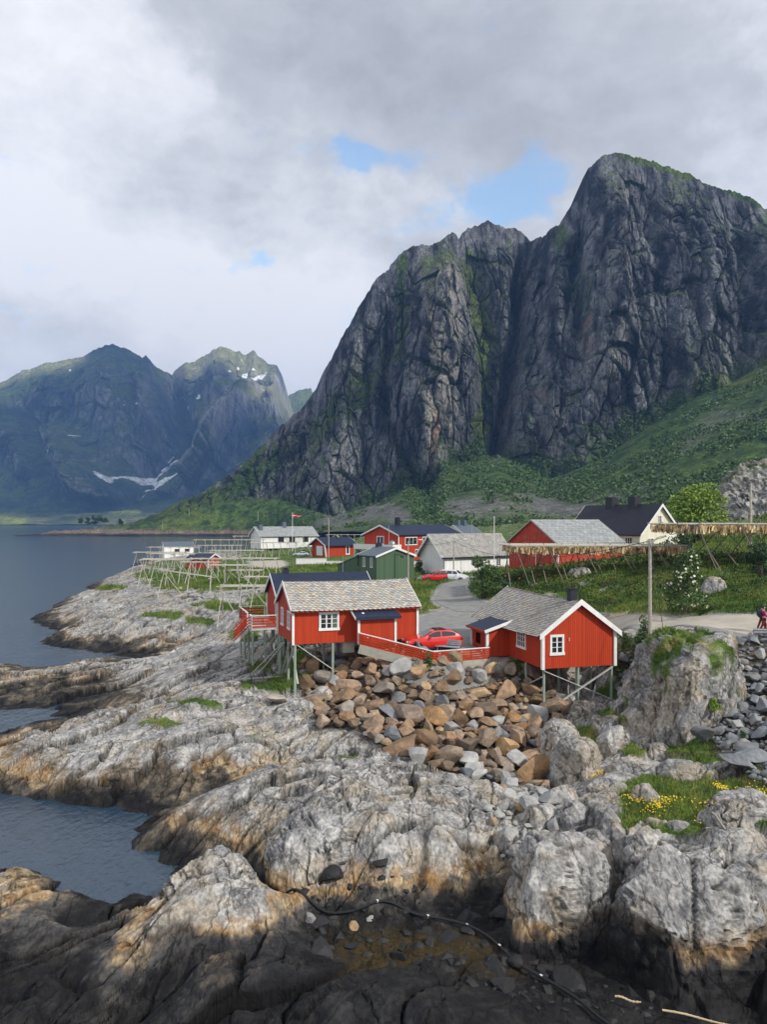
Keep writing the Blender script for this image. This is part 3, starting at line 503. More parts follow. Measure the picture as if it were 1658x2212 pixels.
def big():
    ridge = [(u, v, d) for u, v, d in parse("30,1158,820 150,1146,830 230,1136,840 290,1127,850 345,1105,860 430,1066,880 500,1020,890 560,970,900 600,925,900 650,885,900 670,855,890 685,835,880 700,800,870 715,775,860 735,735,850 760,690,850 775,660,845 800,625,840 815,600,840 840,585,835 845,570,830 872,545,830 890,533,830 930,530,830 950,520,830 965,508,830 978,503,830 992,515,830 1000,500,830 1030,490,835 1055,478,840 1085,492,840 1110,492,845 1130,502,850 1150,515,860 1170,510,850 1180,508,840 1190,492,830 1210,485,820 1235,447,810 1260,420,800 1268,372,790 1290,345,785 1320,333,780 1360,337,780 1400,348,780 1450,362,780 1490,375,780 1530,398,780 1580,410,780 1620,425,780 1650,445,780 1700,480,790 1800,560,800 1900,640,800 2000,700,800")]
    basel = parse("30,1159,812 230,1150,822 345,1128,835 430,1098,845 500,1080,850 600,1075,830 680,1105,790 720,1115,760 830,1080,740 880,1050,735 930,1060,725 960,1010,720 1080,975,740 1120,1000,710 1180,1035,690 1230,1020,680 1300,990,670 1400,920,670 1500,860,670 1600,815,670 1658,785,670 1800,740,670 2000,720,670")
    foot = parse("30,1160,806 230,1158,806 430,1159,800 520,1159,790 600,1158,770 660,1157,600 700,1150,435 760,1148,430 900,1146,400 1200,1138,380 1400,1128,370 1600,1108,360 1700,1095,360 2000,1070,360")
    def relief(x, y, z, u, v, T):
        c = sm(.85, 1.08, T)                          # strong on the cliff, soft on the scree
        c = c*sm(250, 620, u)*.9+.1*c
        g = stripes(u, v, [("1150,505 1125,600 1127,700 1112,800 1097,900 1080,975", 16, -75), ("1150,505 1120,620 1110,800 1085,960", 45, -28), ("850,600 845,700 832,850 860,950 910,1055", 11, -28), ("1010,520 1045,650 1062,800 1045,900 1000,990", 32, -38),
            ("955,590 940,750 915,880 940,1010", 48, 42), ("1340,360 1330,600 1320,800", 34, 30), ("1200,540 1190,900", 26, 22), ("1275,420 1245,600 1262,760", 16, -24), ("1400,400 1430,600 1450,850", 22, -16), ("1500,400 1520,650 1500,830", 26, 18), ("1600,440 1610,800", 24, -20), ("890,560 870,700 870,800", 25, -16), ("760,720 740,900 700,1050", 20, 20), ("820,640 800,800 790,1000", 14, -20), ("1655,460 1660,800", 25, 20)])
        r = fbm(x/70, y/90, z/230, o=4, s=201, g=.5)*26
        wz = fbm(x/30, y/30, z/70, o=4, s=205)
        r2 = (1-np.abs(fbm(x/20+wz*.4, y/60, z/150, o=4, s=202, g=.5)))*9-6
        st = 0
        for sx, sz, a, b, c_, cr, sd in ((46, 120, 13, 34, 20, 5, 203), (17, 44, 7, 13, 11, 4.5, 204), (6.5, 15, 2.8, 5, 4.5, 1.8, 206), (2.6, 5.5, 1.1, 1.6, 1.6, .5, 207)):
            f1, f2, cx, cy, q, q2, q3 = worley(x/sx+wz*3.2/sx*3, z/sz+wz*9/sz+x/sx*.18, sd); st = st+(q-.5)*a+(q2-.5)*b*cx+(q3-.5)*c_*cy-cr*np.exp(-((f2-f1)/.07)**2)
        st2 = fbm(x/3, y/3, z/5, o=3, s=208)*1.0
        d = c*(g*.8 + r + r2 + st + st2)
        s = (1-c)*(fbm(x/22, y/22, z/22, o=5, s=210, g=.6)*6 + fbm(x/80, y/80, o=2, s=211)*5)*sm(350, 420, y)
        return d + s
    GB = [("1020,560 1050,700 1062,850 1030,980", 32, .75), ("1200,500 1240,560 1262,660", 34, .6), ("870,560 866,640 872,720", 18, .7), ("840,760 760,860 680,940", 40, .65), ("600,980 480,1080 380,1120 200,1145", 38, .7), ("1345,338 1450,366 1560,402 1640,440", 9, 1.1), ("1100,520 1090,640", 14, .5), ("700,1000 640,1050", 24, .4), ("1260,930 1400,900 1600,840", 18, .6), ("930,540 960,520", 10, .4), ("860,960 900,1040", 9, .7)]
    SCREE = [("700,1130 830,1095 870,1120", 24, 1.0), ("980,1100 1150,1085 1230,1110", 26, .9), ("1060,960 1075,1000", 9, .8), ("1200,1130 1300,1080 1400,1060", 14, .7), ("1480,960 1560,900 1640,900", 20, .45)]
    BAND = [("955,620 945,800 930,1000", 50, .9), ("1345,420 1330,600 1300,800", 34, .5), ("640,960 700,1010 640,1080", 60, .55), ("1190,880 1210,1000", 30, .4), ("1420,870 1600,780", 30, .35)]
    RUST = [("905,690 925,760", 20, .8), ("945,900 935,985", 9, .9), ("1275,690 1270,760", 9, .7), ("1100,860 1180,850", 14, .3)]
    STAIN = [("1388,660 1392,800", 7, .9), ("1500,560 1505,700 1512,850", 8, .7), ("1265,600 1262,720", 7, .8), ("1450,680 1448,800", 5, .6), ("1130,620 1118,820", 8, .6), ("1560,690 1565,800", 5, .5)]
    def colfn(x, y, z, u, v, T, nz_, dis):
        n1 = fbm(x/26, y/26, z/70, o=5, s=221, g=.6); n2 = fbm(x/7, y/9, z/18, o=5, s=222, g=.65); n3 = fbm(x/90, y/90, z/90, o=3, s=223); n4 = fbm(x/5, y/5, z/5, o=4, s=224, g=.6)
        e = lambda a: np.clip(a, 0, 1)[..., None]
        K = lambda *c: np.array(c)
        rk = lerp(K(.016,.019,.030), K(.175,.18,.20), e(sm(-.45, .5, n1*.7+n2*.6+fbm(x/5, y/20, z/65, o=4, s=225, g=.6)*.7)))
        rk = lerp(rk, K(.36,.335,.30), e(stripes(u, v, BAND)*sm(-.35, .25, n2+n1)*.75))
        rk = lerp(rk, K(.30,.17,.09), e(stripes(u, v, RUST)*sm(-.2, .3, n1+n2*.5)*.8))
        rk = lerp(rk, K(.018,.018,.022), e(stripes(u, v, STAIN)*sm(-.4, .1, n2)))
        gs = lerp(K(.016,.038,.010), K(.055,.095,.020), e(sm(-.4, .4, n4+n1*.5)))
        gs = lerp(gs, K(.12,.15,.03), e(sm(.0, .4, n3+n2*.4)*.5)); gs = lerp(gs, gs*1.35, e(sm(1.25, .9, T)))
        vg = sm(.50, .72, nz_ + n1*.25 + n2*.22 + n3*.15) * .85
        vg = np.maximum(vg, sm(.35, .6, stripes(u, v, GB)*.9 + n2*.55 + n1*.35 + (nz_-.4)*.5))
        base_ = sm(1.12, .98, T + n2*.06 + n1*.05); vg = np.maximum(vg*sm(150, 300, u), base_*sm(-.75, -.45, n2+n1*.5))
        sc = np.clip(stripes(u, v, SCREE)*sm(-.45, .05, n1+n2*.5), 0, 1)*base_
        vg = vg*(1-sc); rk = lerp(rk, K(.16,.155,.15), e(base_*.8)); rk = rk*(1+.5*n4[..., None]*e(sc))
        col = lerp(rk, gs, e(vg))
        shore = sm(9, 3, z + n2*4)*sm(780, 700, u)
        col = lerp(col, K(.20,.15,.11), e(shore)); col = lerp(col, K(.03,.03,.03), e(sm(3.2, 1.6, z+n2)*shore))
        return col, np.clip(vg, 0, 1)
    us = np.concatenate([np.arange(25, 600, 2.4), np.arange(600, 1700, 1.5), np.arange(1700, 2000, 8)])
    return mountain('mountain', ridge, basel, foot, us, 90, 430, relief, M['moun'], colfn, 'huge dark granite mountain with vertical cliffs above the village', back=3.0, jag=4)
def Pz(s): return [(x*.4536, 723.1+y*.4536) for x, y in parse(s)]
def farm():
    ridge = parse("-400,900,4300 -200,890,4300 -60,850,4300 0,830,4300 50,800,4300 100,785,4300 150,775,4300 180,770,4300 215,752,4300 250,746,4300 290,760,4300 308,772,4300 315,765,4250 325,778,4250 332,790,4300 358,800,4350 368,810,4500 376,798,4500 400,785,4450 420,780,4450 445,765,4450 462,756,4450 478,748,4450 500,755,4450 520,762,4450 532,768,4450 540,762,4450 550,758,4450 556,768,4450 580,785,4400 598,790,4350 604,800,4350 612,850,4350 622,900,4300 660,940,4300 750,1000,4300")
    basel = parse("-400,1060,3500 0,1040,3450 80,1050,3400 200,1085,3250 300,1080,3300 380,1075,3350 480,1060,3300 600,1000,3400 750,1000,3500")
    foot = parse("-400,1131,3000 0,1131,3000 150,1131,3000 300,1131,3000 480,1131,3000 750,1131,3000")
    RID = [("560,860 500,960 420,1040", 14, 330), ("610,880 560,900 500,980 470,1060", 26, 260), ("640,920 600,960 540,1060", 30, 260), ("365,810 375,880 400,960", 22, -330), ("130,950 190,1040 230,1090", 34, 230), ("250,750 245,850", 50, 200), ("340,960 300,1010", 40, -250), ("60,900 90,1000", 30, -160), ("470,770 480,880 440,970", 22, 160), ("0,860 40,960", 30, 150), ("590,800 600,880", 12, 80), ("300,780 330,880 320,960", 16, 110)]
    def relief(x, y, z, u, v, T):
        c = sm(.7, 1.1, T)
        wz = fbm(x/300, y/400, z/500, o=3, s=305)
        r = fbm(x/450, y/600, z/800, o=5, s=301, g=.5)*120; r2 = (1-np.abs(fbm(x/150+wz*.5, y/300, z/420, o=4, s=302, g=.55)))*60-40; st = 0
        for sx, sz, a, b, c_, cr, sd in ((210, 330, 60, 130, 100, 20, 303), (75, 120, 26, 50, 44, 14, 304), (26, 40, 10, 18, 16, 4, 306)):
            f1, f2, cx, cy, q, q2, q3 = worley(x/sx+wz*.6, z/sz+wz*.6+x/sx*.25, sd); st = st+(q-.5)*a+(q2-.5)*b*cx+(q3-.5)*c_*cy-cr*np.exp(-((f2-f1)/.08)**2)
        return c*(stripes(u, v, RID)+r+r2+st) + (1-c)*fbm(x/150, y/150, z/150, o=5, s=306)*40
    SN = [Pz(s) for s in ("485,668 512,680 545,690 550,715 540,718 495,688", "535,682 590,656 640,638 690,633 705,612 720,595 745,590 770,578 820,572 822,590 795,592 760,607 735,625 720,642 700,655 680,682 640,690 622,694 605,678 570,672 545,692", "690,655 712,660 715,682 745,697 780,676 822,668 838,650 835,668 815,690 780,720 740,742 700,755 698,746 735,728 722,712 696,704",
        "1130,240 1140,222 1160,190 1180,182 1176,200 1195,205 1240,188 1280,174 1265,195 1250,212 1200,216 1165,236 1145,250", "825,245 836,255 852,275 862,295 876,325 868,322 848,295 836,270", "883,338 903,340 896,358 888,352", "738,570 752,550 770,533 776,545 758,562", "942,318 952,295 959,293 955,312", "180,529 215,533 205,541 185,538", "355,497 390,482 380,490 358,500", "331,165 338,166 342,177 334,176", "606,350 617,350 617,356 606,356", "670,347 682,347 682,353 670,353", "862,620 880,604 876,614", "1148,122 1156,120 1152,132", "1130,157 1140,156 1138,166 1130,166", "1202,158 1212,158 1212,168 1203,168", "1094,180 1104,178 1104,188 1096,188", "686,780 700,770 696,782")]
    def colfn(x, y, z, u, v, T, nz_, dis):
        n1 = fbm(x/240, y/240, z/400, o=5, s=321, g=.6); n2 = fbm(x/60, y/60, z/110, o=5, s=322, g=.65); n3 = fbm(x/700, y/700, z/700, o=3, s=323)
        e = lambda a: np.clip(a, 0, 1)[..., None]; K = lambda *c: np.array(c)
        rk = lerp(K(.022,.036,.075), K(.20,.205,.22), e(sm(-.4, .4, n1+n2*.8)))  # darker and bluer than plain rock, painting in shade and haze
        rk = lerp(rk, K(.33,.31,.29), e(stripes(u, v, [("560,860 500,960 430,1030", 16, .9), ("140,960 200,1050 250,1090", 26, .6)])*sm(-.4, .2, n2)))
        rk = lerp(rk, K(.36,.20,.11), e(stripes(u, v, [("588,820 580,880", 9, .7)])*sm(-.3, .2, n2)))
        gs = lerp(K(.022,.045,.035), K(.075,.11,.035), e(sm(-.4, .4, n2+n1*.5)))
        vg = sm(.45, .65, nz_+n1*.3+n2*.2); vg = np.maximum(vg, sm(.4, .7, stripes(u, v, [("100,800 40,840", 30, .8), ("470,790 540,800", 26, .6), ("560,880 520,890", 18, .8), ("600,860 620,900", 20, .6)])+n2*.4))
        pk = np.clip(stripes(u, v, [('385,800 478,765 590,800 600,860', 38, 1.2), ('470,880 420,1010', 20, .8), ('-20,830 60,800 170,772', 16, 1.1), ('590,880 640,930', 24, .9)]), 0, 1)  # sun patches painted in: lighter rock, and brighter yellow-green alpine grass
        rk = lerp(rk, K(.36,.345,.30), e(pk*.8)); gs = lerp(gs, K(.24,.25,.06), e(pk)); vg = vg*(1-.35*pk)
        b_ = sm(1.05, .93, T+n2*.1+n1*.06); vg = np.maximum(vg, b_)
        col = lerp(rk, gs, e(vg))
        wu = n2*2.2; wv_ = n1*1.6; sn = np.zeros(u.shape, bool)
        for p in SN: sn |= inpoly(u+wu, v+wv_, p)
        col = np.where(sn[..., None], K(.88,.90,.93), col)
        return col, vg
    us = np.concatenate([np.arange(-400, -20, 12), np.arange(-20, 670, 1.7), np.arange(670, 760, 10)])
    global FARV
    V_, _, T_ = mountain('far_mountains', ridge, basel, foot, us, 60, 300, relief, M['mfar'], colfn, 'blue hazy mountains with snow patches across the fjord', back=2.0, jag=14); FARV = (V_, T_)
    ridge = parse("540,930,5600 590,880,5600 620,856,5600 640,842,5600 652,838,5600 660,840,5600 672,843,5600 700,870,5600 780,900,5600 900,930,5600")
    basel = parse("540,1060,5000 900,1060,5000"); foot = parse("540,1129,4700 900,1129,4700")
    def c2(x, y, z, u, v, T, nz_, dis):
        n1 = fbm(x/240, y/240, z/400, o=5, s=421, g=.6); e = np.clip(n1*1.5+.5, 0, 1)[..., None]
        return lerp(np.array([.26,.24,.20]), np.array([.17,.20,.05]), np.clip(e+.3, 0, 1)), e[..., 0]
    mountain('distant_ridge', ridge, basel, foot, np.arange(540, 900, 3.), 20, 80, lambda x, y, z, u, v, T: fbm(x/300, y/300, z/400, o=5, s=431)*160, M['mfar'], c2, 'sunlit green ridge between the two mountains', back=1.5, jag=40)
    # low green land along the far shore
    ridge = parse("-300,1108,2900 -60,1112,2900 0,1105,2900 40,1108,2900 100,1112,2900 140,1110,2900 200,1108,2900 240,1104,2900 280,1101,2900 330,1106,2900 400,1112,2900 500,1118,2900")
    basel = [(u, v+(1131-v)*.55, 2800) for u, v, d in ridge]; foot = [(u, 1133.5, 2700) for u, v, d in ridge]
    def c3(x, y, z, u, v, T, nz_, dis):
        n1 = fbm(x/60, y/60, z/60, o=5, s=441, g=.6); e = np.clip(n1*1.5+.5, 0, 1)[..., None]; b = np.clip(stripes(u, v, [("-20,1118 50,1126", 9, 1.), ("240,1104 300,1106", 6, .9)]), 0, 1)[..., None]
        return lerp(lerp(np.array([.05,.075,.025]), np.array([.13,.14,.05]), e), np.array([.26,.30,.05]), b), e[..., 0]
    mountain('far_shore', ridge, basel, foot, np.arange(-300, 500, 2.5), 14, 24, lambda x, y, z, u, v, T: fbm(x/90, y/90, z/60, o=4, s=451)*40, M['mfar'], c3, 'low green land along the far shore', back=1.2, jag=8)
BIGV, BIGG, BIGT = big(); farm()
# ---------------------------------------------------------------- houses
class Frame:
    """local frame of a house: x along the long side, y along the gable (sign s), both seen sides at y=0 and x=0"""
    def __init__(f, C, yaw, z, s): f.C = Vector((C[0], C[1], z)); f.yaw = yaw; f.s = s
def solveW(C, dx, dy, u):
    t = (u-U0)/F; return (t*C[1]-C[0])/(dx-t*dy)
def slope_uv(p, e1, e2, o): return (p-o).dot(e1), (p-o).dot(e2)
def roofmesh(L, W_, s, hw, rise, ov, oe, th=.12, sag=0, n=10, asym=.5):
    """both slopes of a gable roof as one closed shell; ov = overhang at the eaves, oe = at the gable ends"""
    b = MB(); xs = [-oe+(L+2*oe)*k/n for k in range(n+1)]; yr = W_*asym
    def z(y): return hw + rise*(y/yr if y < yr else (W_-y)/(W_-yr))
    def sg(x): t = (x+oe)/(L+2*oe); return -sag*math.sin(math.pi*t)
    ys = [-ov, yr, W_+ov]
    def P(x, y, dz): return Vector((x, s*y, z(y)+dz+sg(x)))
    for i in range(n):
        a, c = xs[i], xs[i+1]
        for y0, y1 in ((ys[0], ys[1]), (ys[1], ys[2])):
            sl = math.hypot(y1-y0, z(y1)-z(y0))
            for dz, fl in ((th, 0), (0, 1)):
                q = [P(a,y0,dz), P(c,y0,dz), P(c,y1,dz), P(a,y1,dz)]; uv = [(a,0),(c,0),(c,sl),(a,sl)]
                if fl != (s < 0): q = q[::-1]; uv = uv[::-1]
                b.poly(q, uv)
        for y in (ys[0], ys[2]): b.poly([P(a,y,0), P(c,y,0), P(c,y,th), P(a,y,th)])
    for x in (xs[0], xs[-1]):
        b.poly([P(x,ys[0],0), P(x,ys[1],0), P(x,ys[1],th), P(x,ys[0],th)]); b.poly([P(x,ys[1],0), P(x,ys[2],0), P(x,ys[2],th), P(x,ys[1],th)])
    return b
def slates(L, W_, s, hw, rise, ov, oe, lift, sag, tw, rh, pointed, seed, cols, parent, name='slate_covering', jitter=.012, asym=.5):
    """slates laid one by one on both slopes, as one covering"""
    R = random.Random(seed); V = []; Fc = []; C = []; yr = W_*asym
    sides = [((-ov, yr)), ((W_+ov, yr))]
    for y0, y1 in sides:
        zz0 = hw + rise*(-ov/yr); run = abs(y1-y0); dz = hw+rise-zz0; sl = math.hypot(run, dz); ny, nz_ = (y1-y0)/sl, dz/sl
        nrm = Vector((0, -nz_*(1 if y1 > y0 else -1), abs(y1-y0)/sl))
        rows = int(sl/rh)+1
        for r in range(rows+1):
            n = int((L+2*oe)/tw)+1
            for k in range(n+1):
                cx = -oe + (k+(.5 if r % 2 else 0))*tw; cx = min(max(cx, -oe+tw*.4), L+oe-tw*.4); t0 = r*rh-rh*.55 + R.uniform(-jitter, jitter)
                ln = rh*1.75; hwid = tw*.49
                prof = [(-hwid, ln), (hwid, ln), (hwid, rh*.55), (hwid*.55, rh*.1), (0, 0), (-hwid*.55, rh*.1), (-hwid, rh*.55)] if pointed else [(-hwid, ln), (hwid, ln), (hwid, rh*.12), (hwid*.8, 0), (-hwid*.8, 0), (-hwid, rh*.12)]
                ti = R.uniform(-.06, .06); c = R.choice(cols); f = R.uniform(.88, 1.12); i0 = len(V); ids = []
                for (px, pt) in prof:
                    t = min(t0+pt, sl); h = lift + .06*(1-pt/ln) + ti*px*.5 + .004*(k % 2)
                    x = cx+px; sgv = -sag*math.sin(math.pi*(x+oe)/(L+2*oe))
                    y = y0 + ny*t + nrm.y*h; z = zz0 + nz_*t + nrm.z*h + sgv
                    V.append((x, s*y, z)); C.append((c[0]*f, c[1]*f, c[2]*f)); ids.append(len(V)-1)
                Fc.append(ids if (s > 0) == (y1 > y0) else ids[::-1])
                for a_, b_ in ((2,3),(3,4),(4,5),(5,6)) if pointed else ((2,3),(3,4),(4,5)):     # edge faces coloured dark to strengthen the shadow line under each slate
                    e0 = len(V); Pa, Pb = V[ids[a_]], V[ids[b_]]; dn = (nrm.y*.05*s, nrm.z*.05)
                    V.extend([Pa, Pb, (Pb[0], Pb[1]-dn[0], Pb[2]-dn[1]), (Pa[0], Pa[1]-dn[0], Pa[2]-dn[1])]); C.extend([(.07,.068,.065)]*4); Fc.append([e0, e0+1, e0+2, e0+3])
    me = bpy.data.meshes.new(name); me.from_pydata(V, [], Fc); a = me.attributes.new('col', 'FLOAT_COLOR', 'POINT')
    for i, c in enumerate(C): a.data[i].color = (*c, 1)
    me.materials.append(M['slatemat']); return link(bpy.data.objects.new(name, me), parent)
M['slatemat'] = attr_mat('lichen_slate', .8, 2.5, (.75, 1.2), .015, 30)
def wallmesh(L, W_, s, hw, rise, z0=0, zf=None, asym=.5):
    b = MB(); y = W_*s; yr = y*asym
    def q(P, uv): b.poly(P if s > 0 else P[::-1], uv if s > 0 else uv[::-1])
    q([(0,0,z0),(L,0,z0),(L,0,hw),(0,0,hw)], [(0,z0),(L,z0),(L,hw),(0,hw)])
    q([(L,y,z0),(0,y,z0),(0,y,hw),(L,y,hw)], [(0,z0),(L,z0),(L,hw),(0,hw)])
    q([(0,y,z0),(0,0,z0),(0,0,hw),(0,yr,hw+rise),(0,y,hw)], [(W_,z0),(0,z0),(0,hw),(W_*asym,hw+rise),(W_,hw)])
    q([(L,0,z0),(L,y,z0),(L,y,hw),(L,yr,hw+rise),(L,0,hw)], [(0,z0),(W_,z0),(W_,hw),(W_*asym,hw+rise),(0,hw)])
    q([(0,0,z0),(0,y,z0),(L,y,z0),(L,0,z0)], [(0,0),(0,1),(1,1),(1,0)]); return b
def window(root, s, face, t, z, w, h, nx=2, ny=3, fr=.09, mat='white', sash=None, curtain=False):
    """a framed window on the long side ('L', y=0) or gable ('G', x=0) at distance t from the near corner"""
    n = Vector((0,-s,0)) if face == 'L' else Vector((-1,0,0)); tv = Vector((1,0,0)) if face == 'L' else Vector((0,s,0)); o = tv*t + Vector((0,0,z))
    def bar(b, a0, a1, z0, z1, d0, d1):
        A = o+tv*a0+n*d0; B = o+tv*a1+n*d1; c = (A+B)/2+Vector((0,0,(z0+z1)/2)); d = B-A
        b.box(c, (abs(d.x) or .001, abs(d.y) or .001, z1-z0))
    f = MB(); D = .06
    bar(f, 0, w, h-fr, h+.02, 0, D); bar(f, -.04, w+.04, -.05, fr, 0, D+.03); bar(f, 0, fr, fr, h-fr, 0, D); bar(f, w-fr, w, fr, h-fr, 0, D)
    fo = f.build('window', M[mat], root)
    g = MB(); bar(g, fr, w-fr, fr, h-fr, .002, .02); g.build('pane', M['glass'], fo)
    if curtain:
        c = MB(); bar(c, w*.68, w-fr-.02, fr+.02, h-fr-.02, .0205, .024); c.build('curtain', M['curtain'], fo)
    m = MB(); st = .032
    for k in range(1, nx):
        x = fr+(w-2*fr)*k/nx; ww = .05 if (nx <= 3) else st; bar(m, x-ww, x+ww, fr, h-fr, .021, .045)
    for k in range(1, ny):
        zz = fr+(h-2*fr)*k/ny
        for j in range(nx):
            x0 = fr+(w-2*fr)*j/nx; x1 = fr+(w-2*fr)*(j+1)/nx; bar(m, x0+.05 if j else x0, x1-.05 if j < nx-1 else x1, zz-.018, zz+.018, .021, .04)
    if nx > 1 or ny > 1: m.build('glazing_bar', M[mat], fo)
    return fo
def barge(root, L, W_, s, hw, rise, ov, oe, th, w=.2, mat='white', asym=.5, ends=(0, 1), name='barge_board'):
    yr = W_*asym
    for e in ends:
        x = -oe-.02 if e == 0 else L+oe+.02; b = MB()
        z0a = hw-rise*ov/yr; z1a = hw-rise*ov/(W_-yr)
        b.poly([(x,-s*ov,z0a-w*.6),(x,s*yr,hw+rise-w*.7),(x,s*yr,hw+rise+th+.03),(x,-s*ov,z0a+th+.03)])
        b.poly([(x,s*yr,hw+rise-w*.7),(x,s*(W_+ov),z1a-w*.6),(x,s*(W_+ov),z1a+th+.03),(x,s*yr,hw+rise+th+.03)])
        o = b.build(name, M[mat], root); sd = o.modifiers.new('t', 'SOLIDIFY'); sd.thickness = .045; sd.offset = 0
def cornerboard(root, x, y, z0, z1, w=.16, mat='white'):
    b = MB(); b.box((x, y, (z0+z1)/2), (w, w, z1-z0)); return b.build('corner_board', M[mat], root)
def chimney(root, x, y, z, w=.55, h=.9, mat='black', cap=True):
    b = MB(); b.box((x, y, z+h/2-.4), (w, w, h+.8))
    if cap: b.box((x, y, z+h+.12), (w*1.25, w*1.25, .06)); b.box((x, y, z+h+.05), (w*.7, w*.7, .1))
    return b.build('chimney', M[mat], root)
def fit(name, label, C_u, d, ve, vb, vtop, uG, uS, gd, ld_, wall, roof, ov=.35, oe=.35, th=.12, zfoot=None, cat='house', trim='white', group=None, barge_w=.25, corner=True):
    """house placed from its near corner: column, distance, rows of eave and base, ridge row, columns of the two far corners"""
    C = (X(C_u, d), d); g = Vector(gd).normalized(); l = Vector(ld_).normalized(); 
    W_ = solveW(C, g.x, g.y, uG); L = solveW(C, l.x, l.y, uS); ze = Zv(ve, d); zb = Zv(vb, d); dm = d+g.y*W_/2; zr = Zv(vtop, dm)
    s = 1 if (l.x*g.y-l.y*g.x) > 0 else -1; yaw = math.atan2(l.y, l.x)
    r = empty(name, (C[0], C[1], zb), yaw, label, cat, group); hw = ze-zb; rise = zr-ze-th
    wallmesh(L, W_, s, hw, rise, -1.2).build('wall', M[wall], r); ro = roofmesh(L, W_, s, hw, rise, ov, oe, th).build('roof', M[roof], r)
    barge(r, L, W_, s, hw, rise, ov, oe, th, barge_w, trim)
    if corner:
        cornerboard(r, -.03, -s*.03, 0, hw-.05, .18, trim)
    print(name, 'L %.1f W %.1f hw %.1f rise %.1f zb %.1f' % (L, W_, hw, rise, zb)); return r, L, W_, s, hw, rise
def fascia(r, L, s, hw, rise, W_, ov, oe, mat='white', h=.16):
    b = MB(); z = hw-rise*ov/(W_*.5); b.box((L/2, -s*(ov+.03), z+.02), (L+2*oe, .05, h)); return b.build('fascia', M[mat], r)
LICH = [(.42,.40,.36),(.48,.45,.40),(.38,.37,.35),(.44,.42,.39),(.50,.46,.39),(.33,.33,.33),(.46,.38,.28),(.41,.41,.41),(.46,.43,.38)]
def stilt(root, x, y, z1, wx, wy, mat='stilt', r=.10, zmin=None):
    g = ground(wx, wy)-.4; 
    if zmin is not None: g = min(g, zmin)
    b = MB(); b.tube((x, y, g-root.location.z), (x, y, z1), r, r, 8); return b.build('stilt', M[mat], root), g-root.location.z
def toworld(root, x, y):
    a = root.rotation_euler.z; return root.location.x+x*math.cos(a)-y*math.sin(a), root.location.y+x*math.sin(a)+y*math.cos(a)
